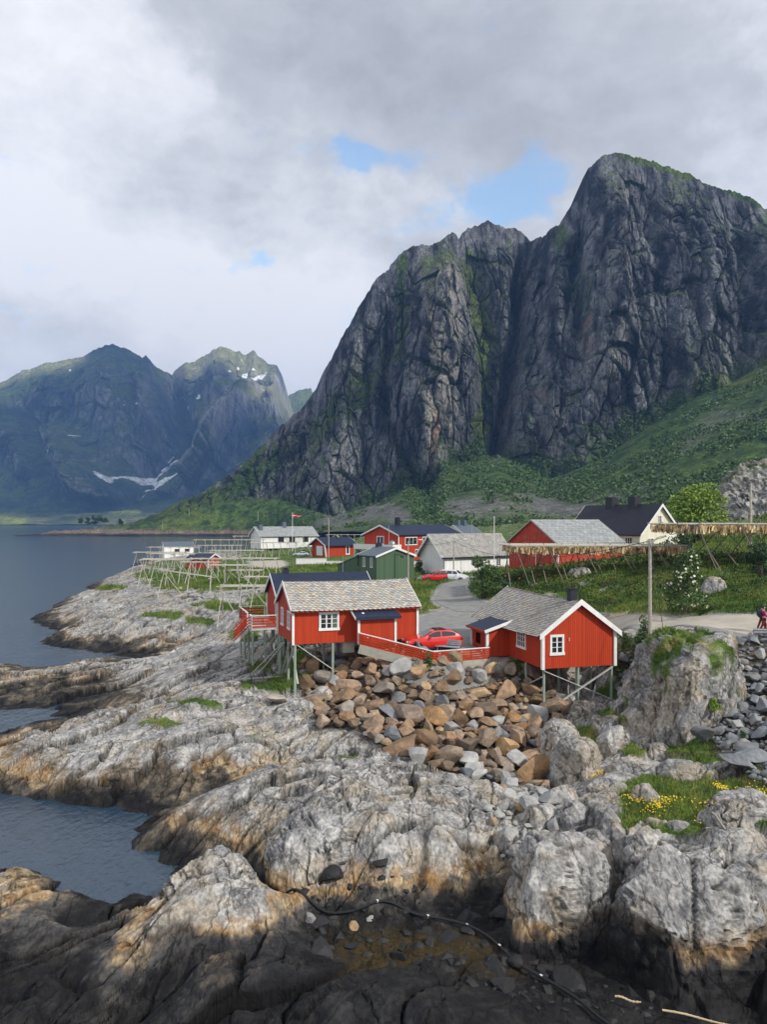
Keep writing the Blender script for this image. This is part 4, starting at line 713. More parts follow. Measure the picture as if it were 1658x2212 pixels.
# ---- left cabin with the slate roof
def cabin_left():
    z0 = 6.82; r = empty('stilt_cabin', (-6.69, 57, z0), math.atan2(.316, .949), 'red cabin on stilts with a diamond slate roof, left of the parked car', 'cabin')
    L, W_, s, hw, rise, ov, oe, th = 9.8, 6.1, 1, 2.62, 1.72, .32, .22, .10
    wallmesh(L, W_, s, hw, rise).build('wall', M['red'], r); ro = roofmesh(L, W_, s, hw, rise, ov, oe, th, .07).build('roof', M['slatebase'], r)
    slates(L, W_, s, hw, rise, ov, oe, th+.01, .07, .38, .23, True, 3, LICH, ro)
    barge(r, L, W_, s, hw, rise, ov, oe, th+.06, .22)
    for x, y in ((-.03, -.03), (L+.03, -.03), (-.03, W_+.03)): cornerboard(r, x, y, -.03, hw-.05, .17)
    f = MB(); f.box((L/2, -ov-.02, hw-rise*ov/(W_/2)-.0), (L+2*oe, .04, .14)); f.build('fascia', M['red'], r)
    window(r, 1, 'L', 1.95, .98, 1.55, 1.32, 3, 3, .15, curtain=True)
    window(r, 1, 'G', 1.15, .95, .95, 1.35, 2, 3, .1); window(r, 1, 'G', 3.75, .95, .95, 1.35, 2, 3, .1)
    # porch box with its own dark roof
    p = MB(); px0, px1, pd = 4.75, 7.65, 1.05
    for P in ([(px0,-pd,-.05),(px1,-pd,-.05),(px1,-pd,2.05),(px0,-pd,2.05)], [(px0,-.002,-.05),(px0,-pd,-.05),(px0,-pd,2.05),(px0,-.002,2.35)], [(px1,-pd,-.05),(px1,-.002,-.05),(px1,-.002,2.35),(px1,-pd,2.05)], [(px0,-.002,-.05),(px1,-.002,-.05),(px1,-pd,-.05),(px0,-pd,-.05)]): p.poly(P)
    po = p.build('porch', M['red'], r)
    q = MB(); q.poly([(px0-.35,-pd-.4,1.95),(px1+.35,-pd-.4,1.95),(px1+.35,-.05,2.42),(px0-.35,-.05,2.42)]); q.poly([(px0-.35,-pd-.4,1.87),(px0-.35,-.05,2.34),(px1+.35,-.05,2.34),(px1+.35,-pd-.4,1.87)])
    q.poly([(px0-.35,-pd-.4,1.80),(px1+.35,-pd-.4,1.80),(px1+.35,-pd-.4,2.0),(px0-.35,-pd-.4,2.0)]); q.build('porch_roof', M['navyroof'], po)
    for x, m in ((px0-.37, 'white'), (px1+.37, 'red')):
        t = MB(); t.beam((x, -pd-.42, 1.90), (x, -.03, 2.38), .04, .17); t.build('porch_trim', M[m], po)
    for x in (px0, px1): t = MB(); t.box((x, -pd-.005, 1.0), (.17, .13, 2.1)); t.build('corner_board', M['white'], po)
    v = MB(); v.tube((px0+.45, -.62, 2.16), (px0+.45, -.62, 2.25), .16, .10, 10); v.build('roof_vent', M['white'], po)
    # foundation and stilts
    c = MB(); c.box((4.35, .7, -.45), (.9, .8, .85)); c.box((7.9, 3.2, -.5), (3.6, 4.5, .9)); c.build('foundation', M['concrete'], r)
    for x, y in ((.15,.15), (3.05,.15), (.15,2.6), (.15,5.9), (3.05,3), (3.05,5.9)):
        wx, wy = toworld(r, x, y); stilt(r, x, y, 0, wx, wy, zmin=3.0 if (x < 1 and y < 1) else None)
    b = lambda A, B, w=.16: MB().beam(A, B, w, .06).build('brace', M['brace'], r)
    b((.15,.02,-.05),(-.02,2.9,-2.6)); b((.3,.1,-.05),(3.0,.1,-2.0)); b((.05,4.6,-3.1),(.05,1.7,-.1)); b((-.05,3.1,-.3),(-1.7,5.2,-3.0)); b((-.1,3.4,-.3),(-2.3,5.2,-3.0)); b((.2,1.6,-.3),(.4,.3,-3.0), .12)
    s_ = MB()
    for k in range(6): s_.beam((-1.6+.9*k-1.6, 4.9, -3.3), (-1.6+.9*k-.8, 4.9, -3.3), .12, .1)
    s_.build('foot_beam', M['brace'], r)
    return r
# ---- the cabin behind it, navy roof and sun deck
def cabin_back():
    z0 = 6.75; lx, ly = .949, .316; cx, cy = -9.1, 67.15
    r = empty('stilt_cabin', (cx, cy, z0), math.atan2(ly, lx), 'red cabin with a navy roof and a sun deck on stilts', 'cabin')
    L, W_, s, hw, rise, ov, oe, th = 8.6, 6.0, 1, 2.6, 1.75, .3, .3, .12
    wallmesh(L, W_, s, hw, rise).build('wall', M['red'], r); roofmesh(L, W_, s, hw, rise, ov, oe, th).build('roof', M['navyroof'], r); barge(r, L, W_, s, hw, rise, ov, oe, th, .22)
    cornerboard(r, -.03, W_+.03, 0, hw-.1, .16); cornerboard(r, -.03, -.03, 0, hw-.1, .16); cornerboard(r, L+.03, -.03, 0, hw-.1, .16)
    chimney(r, 1.2, 3.3, hw+rise-.1, .5, .55); window(r, 1, 'G', .8, .25, .95, 1.95, 2, 3, .1)
    dk = MB(); X0 = -2.5; dk.box((X0/2, 3.35, -.08), (-X0, 7.9, .14)); 
    d = dk.build('deck', M['brace'], r)
    def rail(a, b_, gaps=4, h=1.1):
        m = MB(); A = Vector((*a, 0)); B = Vector((*b_, 0))
        for k in range(gaps): z = .12+k*(h-.2)/(gaps-.2); m.beam(A+Vector((0,0,z+.02)), B+Vector((0,0,z+.02)), .03, .14)
        m.build('railing', M['red'], d)
        t = MB(); t.beam(A+Vector((0,0,h)), B+Vector((0,0,h)), .13, .05); t.build('handrail', M['white'], d)
        n = max(1, int((B-A).length/1.5))
        for k in range(n+1):
            p = A.lerp(B, k/n); t = MB(); t.box((p.x, p.y, h/2-.1), (.08, .08, h+.1)); t.build('railing_post', M['white' if k in (0, n) else 'red'], d)
    rail((-.1,-.55), (X0,-.55)); rail((X0,-.55), (X0,.6)); rail((X0,1.9), (X0,7.2)); rail((X0,7.2), (-.1,7.2))
    rail((X0, .6), (X0-1.5, .6), 4, .9) if False else None
    st = MB()
    for k in range(6): st.box((X0-.15-.20*k, 1.25, -.22-.2*k), (.22, 1.2, .05))
    st.beam((X0,.62,-.1), (X0-1.25,.62,-1.35), .05, .25); st.beam((X0,1.88,-.1), (X0-1.25,1.88,-1.35), .05, .25); st.build('stair', M['brace'], d)
    for yy in (.62, 1.88):
        t = MB()
        for q in (.2, .45, .7, .95): t.beam((X0,yy,q), (X0-1.25,yy,q-1.25), .03, .1)
        t.build('stair_rail', M['red'], d)
    bn = MB(); bn.box((-.9, 1.9, .45), (.45, 1.4, .05)); bn.box((-.7, 1.9, .75), (.04, 1.4, .4)); bn.box((-.9, 1.3, .2), (.4, .06, .45)); bn.box((-.9, 2.5, .2), (.4, .06, .45)); bn.build('bench', M['pole'], d)
    for x, y in ((-.15,-.4), (-1.3,-.4), (X0+.1,-.4), (X0+.1,1.9), (X0+.1,4.3), (-.15, 2), (-.15,6.9), (X0+.1,6.9), (.4,.2), (2.6,.2), (5,.2), (.4,5.8)):
        wx, wy = toworld(r, x, y); stilt(r, x, y, -.14, wx, wy)
    b = lambda A, B, w=.13: MB().beam(A, B, w, .06).build('brace', M['wood'], r)
    b((-.2,-.5,-.4),(-2.4,-.5,-3.1)); b((-2.4,-.5,-.5),(-2.4,4.2,-2.6)); b((.4,.1,-.3),(2.6,.1,-2.2)); b((-1.3,-.45,-.3),(-.1,1.9,-2.6))
# ---- right cabin
def cabin_right():
    z0 = 5.40; r = empty('stilt_cabin', (11.42, 55, z0), math.atan2(.962, -.272), 'red cabin on tall braced stilts with a black chimney, right of the fence', 'cabin')
    L, W_, s, hw, rise, ov, oe, th = 11.8, 5.8, -1, 2.62, 2.12, .42, .34, .10
    wallmesh(L, W_, s, hw, rise).build('wall', M['red'], r); ro = roofmesh(L, W_, s, hw, rise, ov, oe, th, .16).build('roof', M['slatebase'], r)
    slates(L, W_, s, hw, rise, ov, oe, th+.01, .16, .26, .17, False, 5, [(a*.92, b*.92, c*.92) for a, b, c in LICH], ro, jitter=.02)
    barge(r, L, W_, s, hw, rise, ov, oe, th+.08, .30, ends=(0,)); barge(r, L, W_, s, hw, rise, ov, oe, th+.05, .14, ends=(1,))
    for x, y in ((-.03, .03), (-.03, -W_-.03)): cornerboard(r, x, y, -.04, hw-.02, .22)
    window(r, -1, 'G', .55, .98, 1.12, 1.42, 2, 3, .16); window(r, -1, 'L', 2.7, .98, 1.5, 1.35, 4, 3, .12)
    ch = chimney(r, 1.0, -W_/2, hw+rise-.25, .55, 1.0); t = MB(); t.tube((1.0, -W_/2, hw+rise+.85), (1.0, -W_/2, hw+rise+1.15), .07, .07, 8); t.build('chimney_pipe', M['black'], ch)
    px0, px1, pd = 5.9, 9.0, 1.75; p = MB()
    P = lambda *q: p.poly([(a, b, c) for a, b, c in q])
    P((px0,0.002,-.05),(px0,pd,-.05),(px0,pd,1.95),(px0,.002,2.2)); P((px1,pd,-.05),(px1,.002,-.05),(px1,.002,2.2),(px1,pd,1.95)); P((px0,.002,-.05),(px1,.002,-.05),(px1,pd,-.05),(px0,pd,-.05))
    P((px0,pd,-.05),(px0+1.35,pd,-.05),(px0+1.35,pd,1.95),(px0,pd,1.95)); P((px0+1.35,pd,-.05),(px1,pd,-.05),(px1,pd,.75),(px0+1.35,pd,.75)); P((px0+1.35,pd,1.6),(px1,pd,1.6),(px1,pd,1.95),(px0+1.35,pd,1.95)); P((px0+2.3,pd,.75),(px1,pd,.75),(px1,pd,1.6),(px0+2.3,pd,1.6))
    P((px0+1.3,pd-.5,.6),(px0+2.4,pd-.5,.6),(px0+2.4,pd-.5,1.7),(px0+1.3,pd-.5,1.7))
    po = p.build('porch', M['red'], r)
    q = MB(); a0, a1 = px0-.4, px1+.35; q.poly([(a0,pd+.35,2.0),(a1,pd+.35,2.0),(a1,-.35,2.78),(a0,-.35,2.78)]); q.poly([(a0,pd+.35,1.9),(a0,-.35,2.68),(a1,-.35,2.68),(a1,pd+.35,1.9)]); q.poly([(a0,pd+.35,1.9),(a1,pd+.35,1.9),(a1,pd+.35,2.0),(a0,pd+.35,2.0)]); q.poly([(a0,-.35,2.5),(a1,-.35,2.5),(a1,-.35,2.78),(a0,-.35,2.78)]); q.build('porch_roof', M['navyroof'], po)
    t = MB(); t.beam((a0-.03,pd+.38,1.97), (a0-.03,-.35,2.75), .05, .24); t.build('porch_trim', M['white'], po)
    t = MB(); t.beam((a0,pd+.39,1.95), (a1,pd+.39,1.95), .05, .16); t.build('porch_trim', M['red'], po)
    for x in (px0, px1): t = MB(); t.box((x, pd+.005, .95), (.2, .2, 2.0)); t.build('corner_board', M['white'], po)
    c = MB(); c.box((8.3, -W_/2+.0, -.75), (6.8, W_-.3, 1.4)); c.build('foundation', M['concrete'], r)
    for x, y in ((.15,-.15), (.15,-2.9), (.35,-2.9), (.15,-W_+.15), (3.0,-.15), (3.0,-2.9), (3.0,-W_+.15), (px0+.1, pd-.1)):
        wx, wy = toworld(r, x, y); stilt(r, x, y, 0 if y < 1 else -.05, wx, wy, zmin=1.5 if (x < .3 and y > -1 and y < 0) else None)
    b = lambda A, B, w=.2: MB().beam(A, B, w, .06).build('brace', M['brace'], r)
    b((0,-.1,-.15),(0,-5.7,-2.55)); b((-.08,-5.6,-.1),(-.08,-.05,-3.1)); b((.15,-.02,-.6),(2.9,-.02,-1.8),.14)
    b((.5,-4.3,-2.6),(1.2,-5.0,-1.6),.1)
    t = MB(); t.box((-.10, -2.05, 2.05), (.02, .03, .25)); t.build('door_hook', M['white'], r)
cabin_left(); cabin_back(); cabin_right()
# ---- village houses
GN = (-.316, .949)
r, L, W_, s, hw, rise = fit('house', 'long white house with a grey slate roof and small paned windows behind the parked van', 961, 130, 1201, 1240, 1153, 908, 1102, (-.55,.83), (.83,.55), 'whitewall', 'slate', .4, .9, barge_w=.5, corner=False)
window(r, s, 'L', L*.47, 1.0, 1.1, 1.3, 2, 3, .1); window(r, s, 'L', L*.78, 1.0, 1.1, 1.3, 2, 3, .1); fascia(r, L, s, hw, rise, W_, .4, .9, 'black', .28)
t = MB(); t.tube((-.1, -s*.1, 0), (-.1, -s*.1, hw), .06, .06, 6); t.build('downpipe', M['black'], r)
r, L, W_, s, hw, rise = fit('barn', 'weathered red barn with a grey slate roof behind the fish rack', 1204, 110, 1172.8, 1236, 1122, 1101, 1347, (-.5,.87), (.87,.5), 'barn', 'slate2', .3, .25, trim='wood', barge_w=.12, cat='barn')
t = MB(); t.box((.0, s*W_*.42, 1.4), (.05, .14, 2.9)); t.build('door_trim', M['white'], r); t = MB(); t.box((L*.02, -s*.03, hw/2), (.12, .06, hw)); t.build('door_trim', M['white'], r)
r, L, W_, s, hw, rise = fit('house', 'cream house with a steep black roof and two square black chimneys', 1383.5, 122, 1152.6, 1205, 1088, 1470, 1228, (.866,.5), (-.5,.866), 'cream', 'blackroof', .35, .5, barge_w=.5)
for x, y in ((.30, .60), (.42, .5)): pass
chimney(r, L*.33, s*W_*.5, hw+rise-.3, 1.5, 1.7, cap=False); chimney(r, L*.64, s*W_*.5, hw+rise-.3, 1.5, 1.7, cap=False)
window(r, s, 'G', W_*.44, hw+.9, .9, 2.0, 2, 4, .1); window(r, s, 'G', W_*.62, 2.0, .9, .95, 2, 1, .1); window(r, s, 'G', W_*.2, 1.7, 1.2, 1.4, 2, 2, .1); window(r, s, 'L', 1.5, hw-2.6, 1.5, 2.0, 3, 3, .1); window(r, s, 'L', 6.5, hw-2.6, 1.5, 2.0, 3, 3, .1)
r, L, W_, s, hw, rise = fit('shed', 'dark green shed with a blue grey roof and white gable trim', 814, 118, 1201.4, 1238, 1182, 895, 775, (.87,.5), (-.5,.87), 'green', 'bluegrey', .3, .3, cat='shed', corner=False)
window(r, s, 'L', 1.2, .8, .8, 1.5, 2, 1, .09); window(r, s, 'L', 3.6, .8, .8, 1.5, 2, 1, .09); chimney(r, .9*L, s*W_*.5, hw+rise, .8, .5)
t = MB(); t.poly([(L,-s*.3,hw-.3),(L+7,-s*.3,hw-2.0),(L+7,s*5,hw-2.4),(L,s*5,hw+.6)]); o = t.build('annex_roof', M['bluegrey'], r); o.modifiers.new('t','SOLIDIFY').thickness = .15
t = MB(); t.poly([(L,-s*.1,-1),(L+7,-s*.1,-1),(L+7,-s*.1,hw-2.1),(L,-s*.1,hw-.4)]); o = t.build('annex_wall', M['green'], r); o.modifiers.new('t','SOLIDIFY').thickness = .15
r, L, W_, s, hw, rise = fit('house', 'large two storey red house with a navy roof and a white balcony', 861.7, 165, 1154.8, 1207, 1133.5, 787.7, 995, (-.707,.707), (.707,.707), 'redfar', 'navyroof', .5, .5, barge_w=.3)
for t_, z_, w_ in ((2.0, hw-2.3, 3.9), (7.6, hw-2.0, 2.2), (12, hw-2.2, 2.6), (16, hw-2.2, 1.6)): window(r, s, 'L', t_, z_, w_, 1.7 if w_ > 3 else 1.4, 3 if w_ > 3 else 2, 1, .14)
window(r, s, 'L', 5.2, .6, 1.4, 1.3, 2, 1, .12); t = MB(); t.box((8.2, -s*.06, 1.1), (2.2, .1, 2.6)); t.build('door', M['white'], r)
window(r, s, 'G', W_*.42, hw-2.2, 2.2, 1.8, 2, 1, .14); chimney(r, 5.2, s*W_*.5, hw+rise, .9, 1.6)
bl = MB(); bl.box((-1.3, s*W_*.5, 1.95), (2.6, W_*1.15, .15)); bl.box((-2.6, s*W_*.5, 2.5), (.08, W_*1.15, 1.1)); bl.box((-1.3, -s*W_*.075, 2.5), (2.6, .08, 1.1)); bl.build('balcony', M['white'], r)
for yy in (0, W_*.5, W_*1.05): t = MB(); t.box((-2.5, s*yy, .5), (.16, .16, 3.0)); t.build('balcony_post', M['white'], r)
t = MB(); t.tube((-.5, s*1.4, 3.2), (-.75, s*1.2, 3.25), .75, .15, 14); t.build('satellite_dish', M['steel'], r)
t = MB(); t.tube((6, s*W_*.5, hw+rise), (6, s*W_*.5, hw+rise+2.8), .05, .05, 5); t.beam((5.4, s*W_*.5, hw+rise+2.6), (6.6, s*W_*.5, hw+rise+2.6), .06); t.build('antenna', M['steel'], r)
r, L, W_, s, hw, rise = fit('house', 'grey roofed house with two grey chimneys beyond the large red house', 1002, 215, 1152, 1172, 1134, 960, 1040, (-.8,.6), (.6,.8), 'whitewall', 'bluegrey', .4, .4)
for k in (.2, .55): chimney(r, L*k, s*W_*.5, hw+rise-.2, 1.3, 1.7, 'bluegrey', False)
r, L, W_, s, hw, rise = fit('garage', 'small red garage with a navy roof and a white door', 705, 200, 1175.5, 1201, 1160.5, 660.5, 765, (-.9,.43), (.75,.66), 'redfar', 'navyroof', .9, .9, barge_w=.3, corner=False)
t = MB(); t.box((-.06, s*W_*.45, 1.3), (.1, W_*.42, 2.5)); t.build('garage_door', M['white'], r)
window(r, s, 'L', L*.7, .2, 1.3, 2.4, 1, 1, .25)
for yy in (0, W_): t = MB(); t.beam((0, s*yy, -.5), (-.9, s*yy*1.0-s*.5*(1 if yy == 0 else -1), hw-.4), .3, .3); t.build('slanted_post', M['white'], r)
r, L, W_, s, hw, rise = fit('house', 'long white house with a pale slate roof beside the flagpole', 564, 275, 1156, 1178, 1137.5, 524, 683, (-.9,.43), (.8,.6), 'whitewall', 'slate2', .8, .8, barge_w=.35)
chimney(r, L*.05, s*W_*.35, hw+rise*.6, 1.4, 2.0, 'bluegrey', False); chimney(r, L*.5, s*W_*.5, hw+rise-.2, 1.4, 2.0, 'bluegrey', False)
for k in (.3, .5, .75): window(r, s, 'L', L*k, 1.0, 2.4, 1.8, 2, 1, .2, mat='black')
r, L, W_, s, hw, rise = fit('boathouse', 'small white boathouse with a grey roof at the water edge', 355, 290, 1179.7, 1199, 1170.3, 338, 418, (-.9,.43), (.85,.52), 'whitewall', 'bluegrey', .3, .3, cat='boathouse')
for k in (.35, .7): window(r, s, 'L', L*k, 1.2, 1.8, 1.0, 2, 1, .2, mat='black')
r, L, W_, s, hw, rise = fit('shed', 'low red shed with a navy roof among the empty fish racks', 450, 160, 1207, 1232, 1196, 489, 404, (.9,.43), (-.9,.43), 'redfar', 'navyroof', .3, .3, cat='shed', barge_w=.2)
# garden walls
for (u1, u2, v1, v2, d, lab) in ((640, 706, 1208, 1216, 172, 'white garden wall in front of the small red garage'), (706, 745, 1213.5, 1220, 168, 'lower white garden wall stepping down beside the blue grey roof'), (893, 920, 1214, 1221, 145, 'white garden wall between the green shed and the white house')):
    x1, x2 = X(u1, d), X(u2, d); b = MB(); b.box(((x1+x2)/2, d, (Zv(v1, d)+Zv(v2, d))/2-.1), (x2-x1, .25, Zv(v1, d)-Zv(v2, d)+.4)); b.box(((x1+x2)/2, d, Zv(v1, d)+.13), (x2-x1+.1, .35, .07)); tag(b.build('garden_wall', M['white']), lab, 'wall')
b = MB(); d = 172.3; x1, x2 = X(640, d), X(720, d); n = 60
for k in range(n):
    for j in range(4): b.box((x1+(x2-x1)*(k+random.random()*.6)/n, d, Zv(1217, d)-.25-j*.4+random.uniform(-.05,.05)), ((x2-x1)/n*random.uniform(.8,1.1), .5, random.uniform(.3,.42)))
tag(b.build('stone_wall', M['stoneg']), 'rough stone footing under the white garden wall', 'wall')
# ---------------------------------------------------------------- fish racks
def polemesh(A, B, r, name, mat, parent, bend=.0):
    A = Vector(A); B = Vector(B); m = (A+B)/2+Vector((random.uniform(-1,1), random.uniform(-1,1), random.uniform(-.5,.5)))*bend
    b = MB(); b.chain([A, m, B], [r*1.1, r, r*.8], 6); return b.build(name, M[mat], parent)
def rack(u1, u2, vt, vf, z, label, w=3.0, rails=6, yaw=0., step=3.0, mat='pole', leg='pole', splay=1.0, droop=0, cat='drying rack', vt2=None, bare=0, pr=.07):
    d = (H-z)*F/(vf-V0); x1 = X(u1, d); x2 = X(u2, d); top = Zv(vt, d); top2 = Zv(vt2, d) if vt2 else top
    L = (x2-x1)/math.cos(yaw); r = empty('drying_rack', (x1, d, z), yaw, label, cat, 'wooden fish drying racks')
    z1 = top-z; z2 = top2-z; n = max(1, round(L/step))
    if yaw == 0: r.rotation_euler.z = yaw = random.uniform(-.06, .06)
    def zt(x): return z1+(z2-z1)*x/L
    for k in range(n+1):
        x = L*k/n + random.uniform(-.3,.3)*(0 < k < n)
        polemesh((x, -w/2-.3, zt(x)-.15), (x, w/2+.3, zt(x)-.1), .07, 'cross_beam', leg, r, .03)
        for sg in (-1, 1):
            fx = x+random.uniform(-.5, .5)*splay; fy = sg*(w/2+random.uniform(.3, .9)*splay); wx, wy = toworld(r, fx, fy); 
            if k in (0, n) and splay > .5: fx = x+(1 if k == 0 else -1)*random.uniform(-.9, .4)
            g = ground(wx, wy)-r.location.z-.25
            polemesh((fx, fy, g), (x+random.uniform(-.1,.1), -sg*w*random.uniform(.05,.3), zt(x)+.25), .062, 'leg', leg, r, .05)
        if k < n and k % 2 == 0 and not bare:
            wx, wy = toworld(r, x+step*.9, -w/2); g = ground(wx, wy)-r.location.z-.1
            polemesh((x+step*.9, -w/2, g), (x, -w/2, zt(x)-.2), .06, 'brace', leg, r, .05)
    for k in range(rails):
        y = -w/2+w*k/(rails-1)+random.uniform(-.1,.1); e0 = random.uniform(-.9,-.1); e1 = random.uniform(.1,.9)
        polemesh((e0, y, zt(0)+random.uniform(-.03,.06)), (L+e1, y+random.uniform(-.12,.12), zt(L)+random.uniform(-.03,.06)), pr*.8, 'rail', mat, r, .05)
    if rails > 3:
        b = MB()
        for k in range(int(L/.9)):
            x = .9*k+random.uniform(0,.5); b.tube((x, -w/2-.2, zt(x)+.08), (x+random.uniform(-.2,.2), w/2+.2, zt(x)+.08), .035, .03, 4)
    return r, L, w, z1
random.seed(21)
RK = [(310,412,1208,1262,5.2,'pale fish rack at the seaward edge of the grass, in front of the boathouse',3.2),
 (412,510,1207,1243,5.4,'pale fish rack standing in front of the low red shed',3.2),
 (457,538,1221,1265,5.3,'pale fish rack just right of the tilted rack, below the low red shed',3.0),
 (526,596,1206,1251,5.6,'short pale fish rack at the edge of the gravel yard',3.0),
 (459,568,1189,1218,5.4,'pale fish rack between the low red shed and the gravel yard',3.6),
 (482,582,1266,1319,4.5,'wide pale fish rack on the rocks beside the sun deck, nearest of all',3.0),
 (325,429,1182,1205,5.0,'fish rack right in front of the white boathouse',3.4),
 (423,568,1166,1194,5.0,'long fish rack behind the low red shed, in front of the long white house',4.5),
 (507,687,1158,1184,6.0,'longest fish rack, across the front of the long white house',5.5),
 (295,400,1193,1228,5.0,'fish rack at the water edge below the white boathouse',3.0),
 (537,584,1246,1279,5.5,'small low fish rack left of the navy roof',2.4),
 (795,880,1231,1249,6.3,'low fish rack lying in front of the green shed',3.0),
 (708,795,1155,1173,6.8,'far fish rack behind the small red garage',6.0)]
for a in RK: rack(*a[:6], w=a[6], splay=1.0 if a[2] > 1170 else .8, step=2.1 if a[2] > 1200 else 2.9, bare=a[2] < 1200)
for a in ((330,420,1196,1236,5.1,'low pale fish rack between the boathouse and the seaward racks',3.0), (430,520,1178,1205,5.2,'grey fish rack directly behind the low red shed',4.0), (545,640,1172,1198,5.6,'fish rack in front of the silver car and the long white house',4.0), (395,470,1214,1252,5.3,'small fish rack right of the tilted rack top',2.4), (500,560,1232,1262,5.4,'small pale fish rack in the grass above the dry stone wall',2.4)): rack(*a[:6], w=a[6], step=2.3)
rack(356,454,1231,1288,4.7,'tilted fish rack dropping to the right, on the rocks nearest the sea', 1.6, 3, splay=1.5, vt2=1247)
# the two racks hung with stockfish
F1 = rack(1101, 1463, 1177, 1246, 8.9, 'long fish rack hung with stockfish in front of the red barn', 8.0, 14, .03, 2.1, splay=.6, leg='wooddark')
F2 = rack(1455, 1760, 1131.5, 1212, 11.2, 'fish rack hung with stockfish at the right edge, above the grass slope', 14.0, 18, .02, 2.4, splay=.45, leg='wooddark')
def stockfish(r, L, w, z1, n, lab, hmax):
    m = MB(); R = random.Random(4)
    for k in range(n):
        y = (-w/2+w*R.random()**1.3); x = R.uniform(-.2, L+.2); z = z1-.02-R.random()*.25; ln = R.uniform(.55, .95)*hmax*(.9+.3*math.sin(x*2.1+3*math.sin(x*.7)+y)*math.sin(x*5.3+y*2)); a = R.uniform(0, 3.14)
        for q in (-1, 1):
            cx, cy = x+q*.06*math.cos(a), y+q*.06*math.sin(a); wd = R.uniform(.07,.12); tx, ty = math.cos(a+1.2), math.sin(a+1.2); sp = q*R.uniform(.05,.16)
            P = [(cx,cy,z), (cx+tx*wd+sp*.4,cy+ty*wd,z-ln*.45), (cx+sp+tx*wd*.6,cy,z-ln), (cx+sp-tx*wd*.6,cy,z-ln*.93), (cx-tx*wd+sp*.4,cy-ty*wd,z-ln*.45)]; m.poly(P)
    o = m.build('stockfish', M['fish']); a = o.data.attributes.new('col', 'FLOAT_COLOR', 'FACE')
    for i in range(0, len(o.data.polygons), 2):
        c = R.choice(((.78,.60,.34),(.62,.44,.22),(.42,.28,.14),(.16,.10,.06),(.86,.74,.50),(.74,.55,.30))); f = R.uniform(.7,1.1)
        for q in (i, i+1): a.data[q].color = (c[0]*f, c[1]*f, c[2]*f, 1)
    o.location = r.location; o.rotation_euler = r.rotation_euler; tag(o, lab, 'dried fish', kind='stuff')
stockfish(*F1, 4200, 'pale brown stockfish hanging from the rack in front of the barn', 1.0); stockfish(*F2, 5200, 'pale brown stockfish hanging from the rack at the right edge', 1.0)
# dry stone wall below the racks
def stonewall():
    P = outline("405,1288,5 430,1291,5 470,1292,5 520,1290,5 575,1287,5", 5); m = MB(); R = random.Random(3)
    for (x1, y1), (x2, y2) in zip(P[:-1], P[1:]):
        n = int(math.hypot(x2-x1, y2-y1)/.5)
        for k in range(n):
            for j in range(4):
                t = (k+R.random()*.4+(j % 2)*.5)/n; x = x1+(x2-x1)*t; y = y1+(y2-y1)*t+R.uniform(-.12,.12); g = ground(x, y)
                m.box((x, y, g+.0+j*.25), (R.uniform(.4,.65), .5, R.uniform(.2,.27)), R.uniform(-.15,.15), R.uniform(.85,1))
    tag(m.build('stone_wall', M['stoneg']), 'low dry stone wall along the grass below the fish racks', 'wall')
stonewall()
# ---------------------------------------------------------------- poles, lamps, wires, flag
PO = []
def pole(u, vt, vf, d, label, r=.13, mat='wood', name='utility_pole', lamp=0, cat='pole', zf=None):
    x = X(u, d); zt = Zv(vt, d); zb = Zv(vf, d) if zf is None else zf; e = empty(name, (x, d, zb), 0, label, cat); h = zt-zb
    b = MB(); b.tube((0,0,-.5), (0,0,h), r, r*.72, 8); b.build('shaft', M[mat], e)
    if lamp:
        b = MB(); b.chain([(0,0,h-.5), (lamp*.6,0,h+.1), (lamp*1.3,0,h+.25)], .035, 5); a = b.build('lamp_arm', M['steel'], e); b = MB(); b.box((lamp*1.6,0,h+.24), (.7,.25,.12), 0, .7); b.build('lamp_head', M['lamp'], a)
    if name == 'utility_pole' and r > .1:
        b = MB()
        for q in (-.18, .18): b.tube((q,0,h-.25), (q,0,h-.08), .05, .04, 6)
        b.beam((-.25,0,h-.28), (.25,0,h-.28), .08); b.build('insulator', M['steel'], e)
    PO.append((e, Vector((x, d, zt-.15)))); return Vector((x, d, zt-.15))
pa = pole(710.5, 1118, 1200, 190, 'wooden utility pole beside the small red garage'); pb = pole(882.5, 1169, 1250, 118, 'pale street lamp pole in front of the green shed', .12, lamp=1.2, cat='street lamp', name='street_lamp')
pc = pole(981, 1167, 1238, 124, 'grey street lamp pole in front of the long white house', .12, lamp=1.2, cat='street lamp', name='street_lamp'); pole(1068.5, 1114.5, 1209, 128, 'thin white flagpole in front of the long white house', .07, 'white', 'flagpole', cat='flagpole')
pole(741, 1200, 1236, 110, 'thin grey pole beside the navy roof', .05, 'steel'); pole(840.5, 1135, 1172, 160, 'thin pole at the front of the large red house', .06, 'wood'); pole(1020.5, 1124, 1153, 190, 'thin pole beyond the large red house', .07, 'wood')
pd_ = pole(1405.5, 1164, 1371, 56, 'tall grey wooden utility pole beside the coast road', .15, lamp=.9, zf=7.4); pe = pole(1623.5, 1044, 1131, 95, 'tall pale utility pole behind the stockfish rack', .17, 'pole', zf=10.5); pole(1644, 1121, 1190, 120, 'thin grey pole at the right edge of the picture', .06, 'steel', zf=12)
pole(634, 1206, 1222, 150, 'short grey pole in front of the white garden wall', .06, 'steel')
for (u, vt, vf, d, lab) in ((408.5,1097,1113,830,'small distant pole on the headland, left of the other one'), (557.5,1105,1124,790,'small distant pole on the headland, right of the other one'), (351,1128,1143,700,'short distant post on the headland shore')): pole(u, vt, vf, d, lab, .3, 'wood', 'distant_pole')
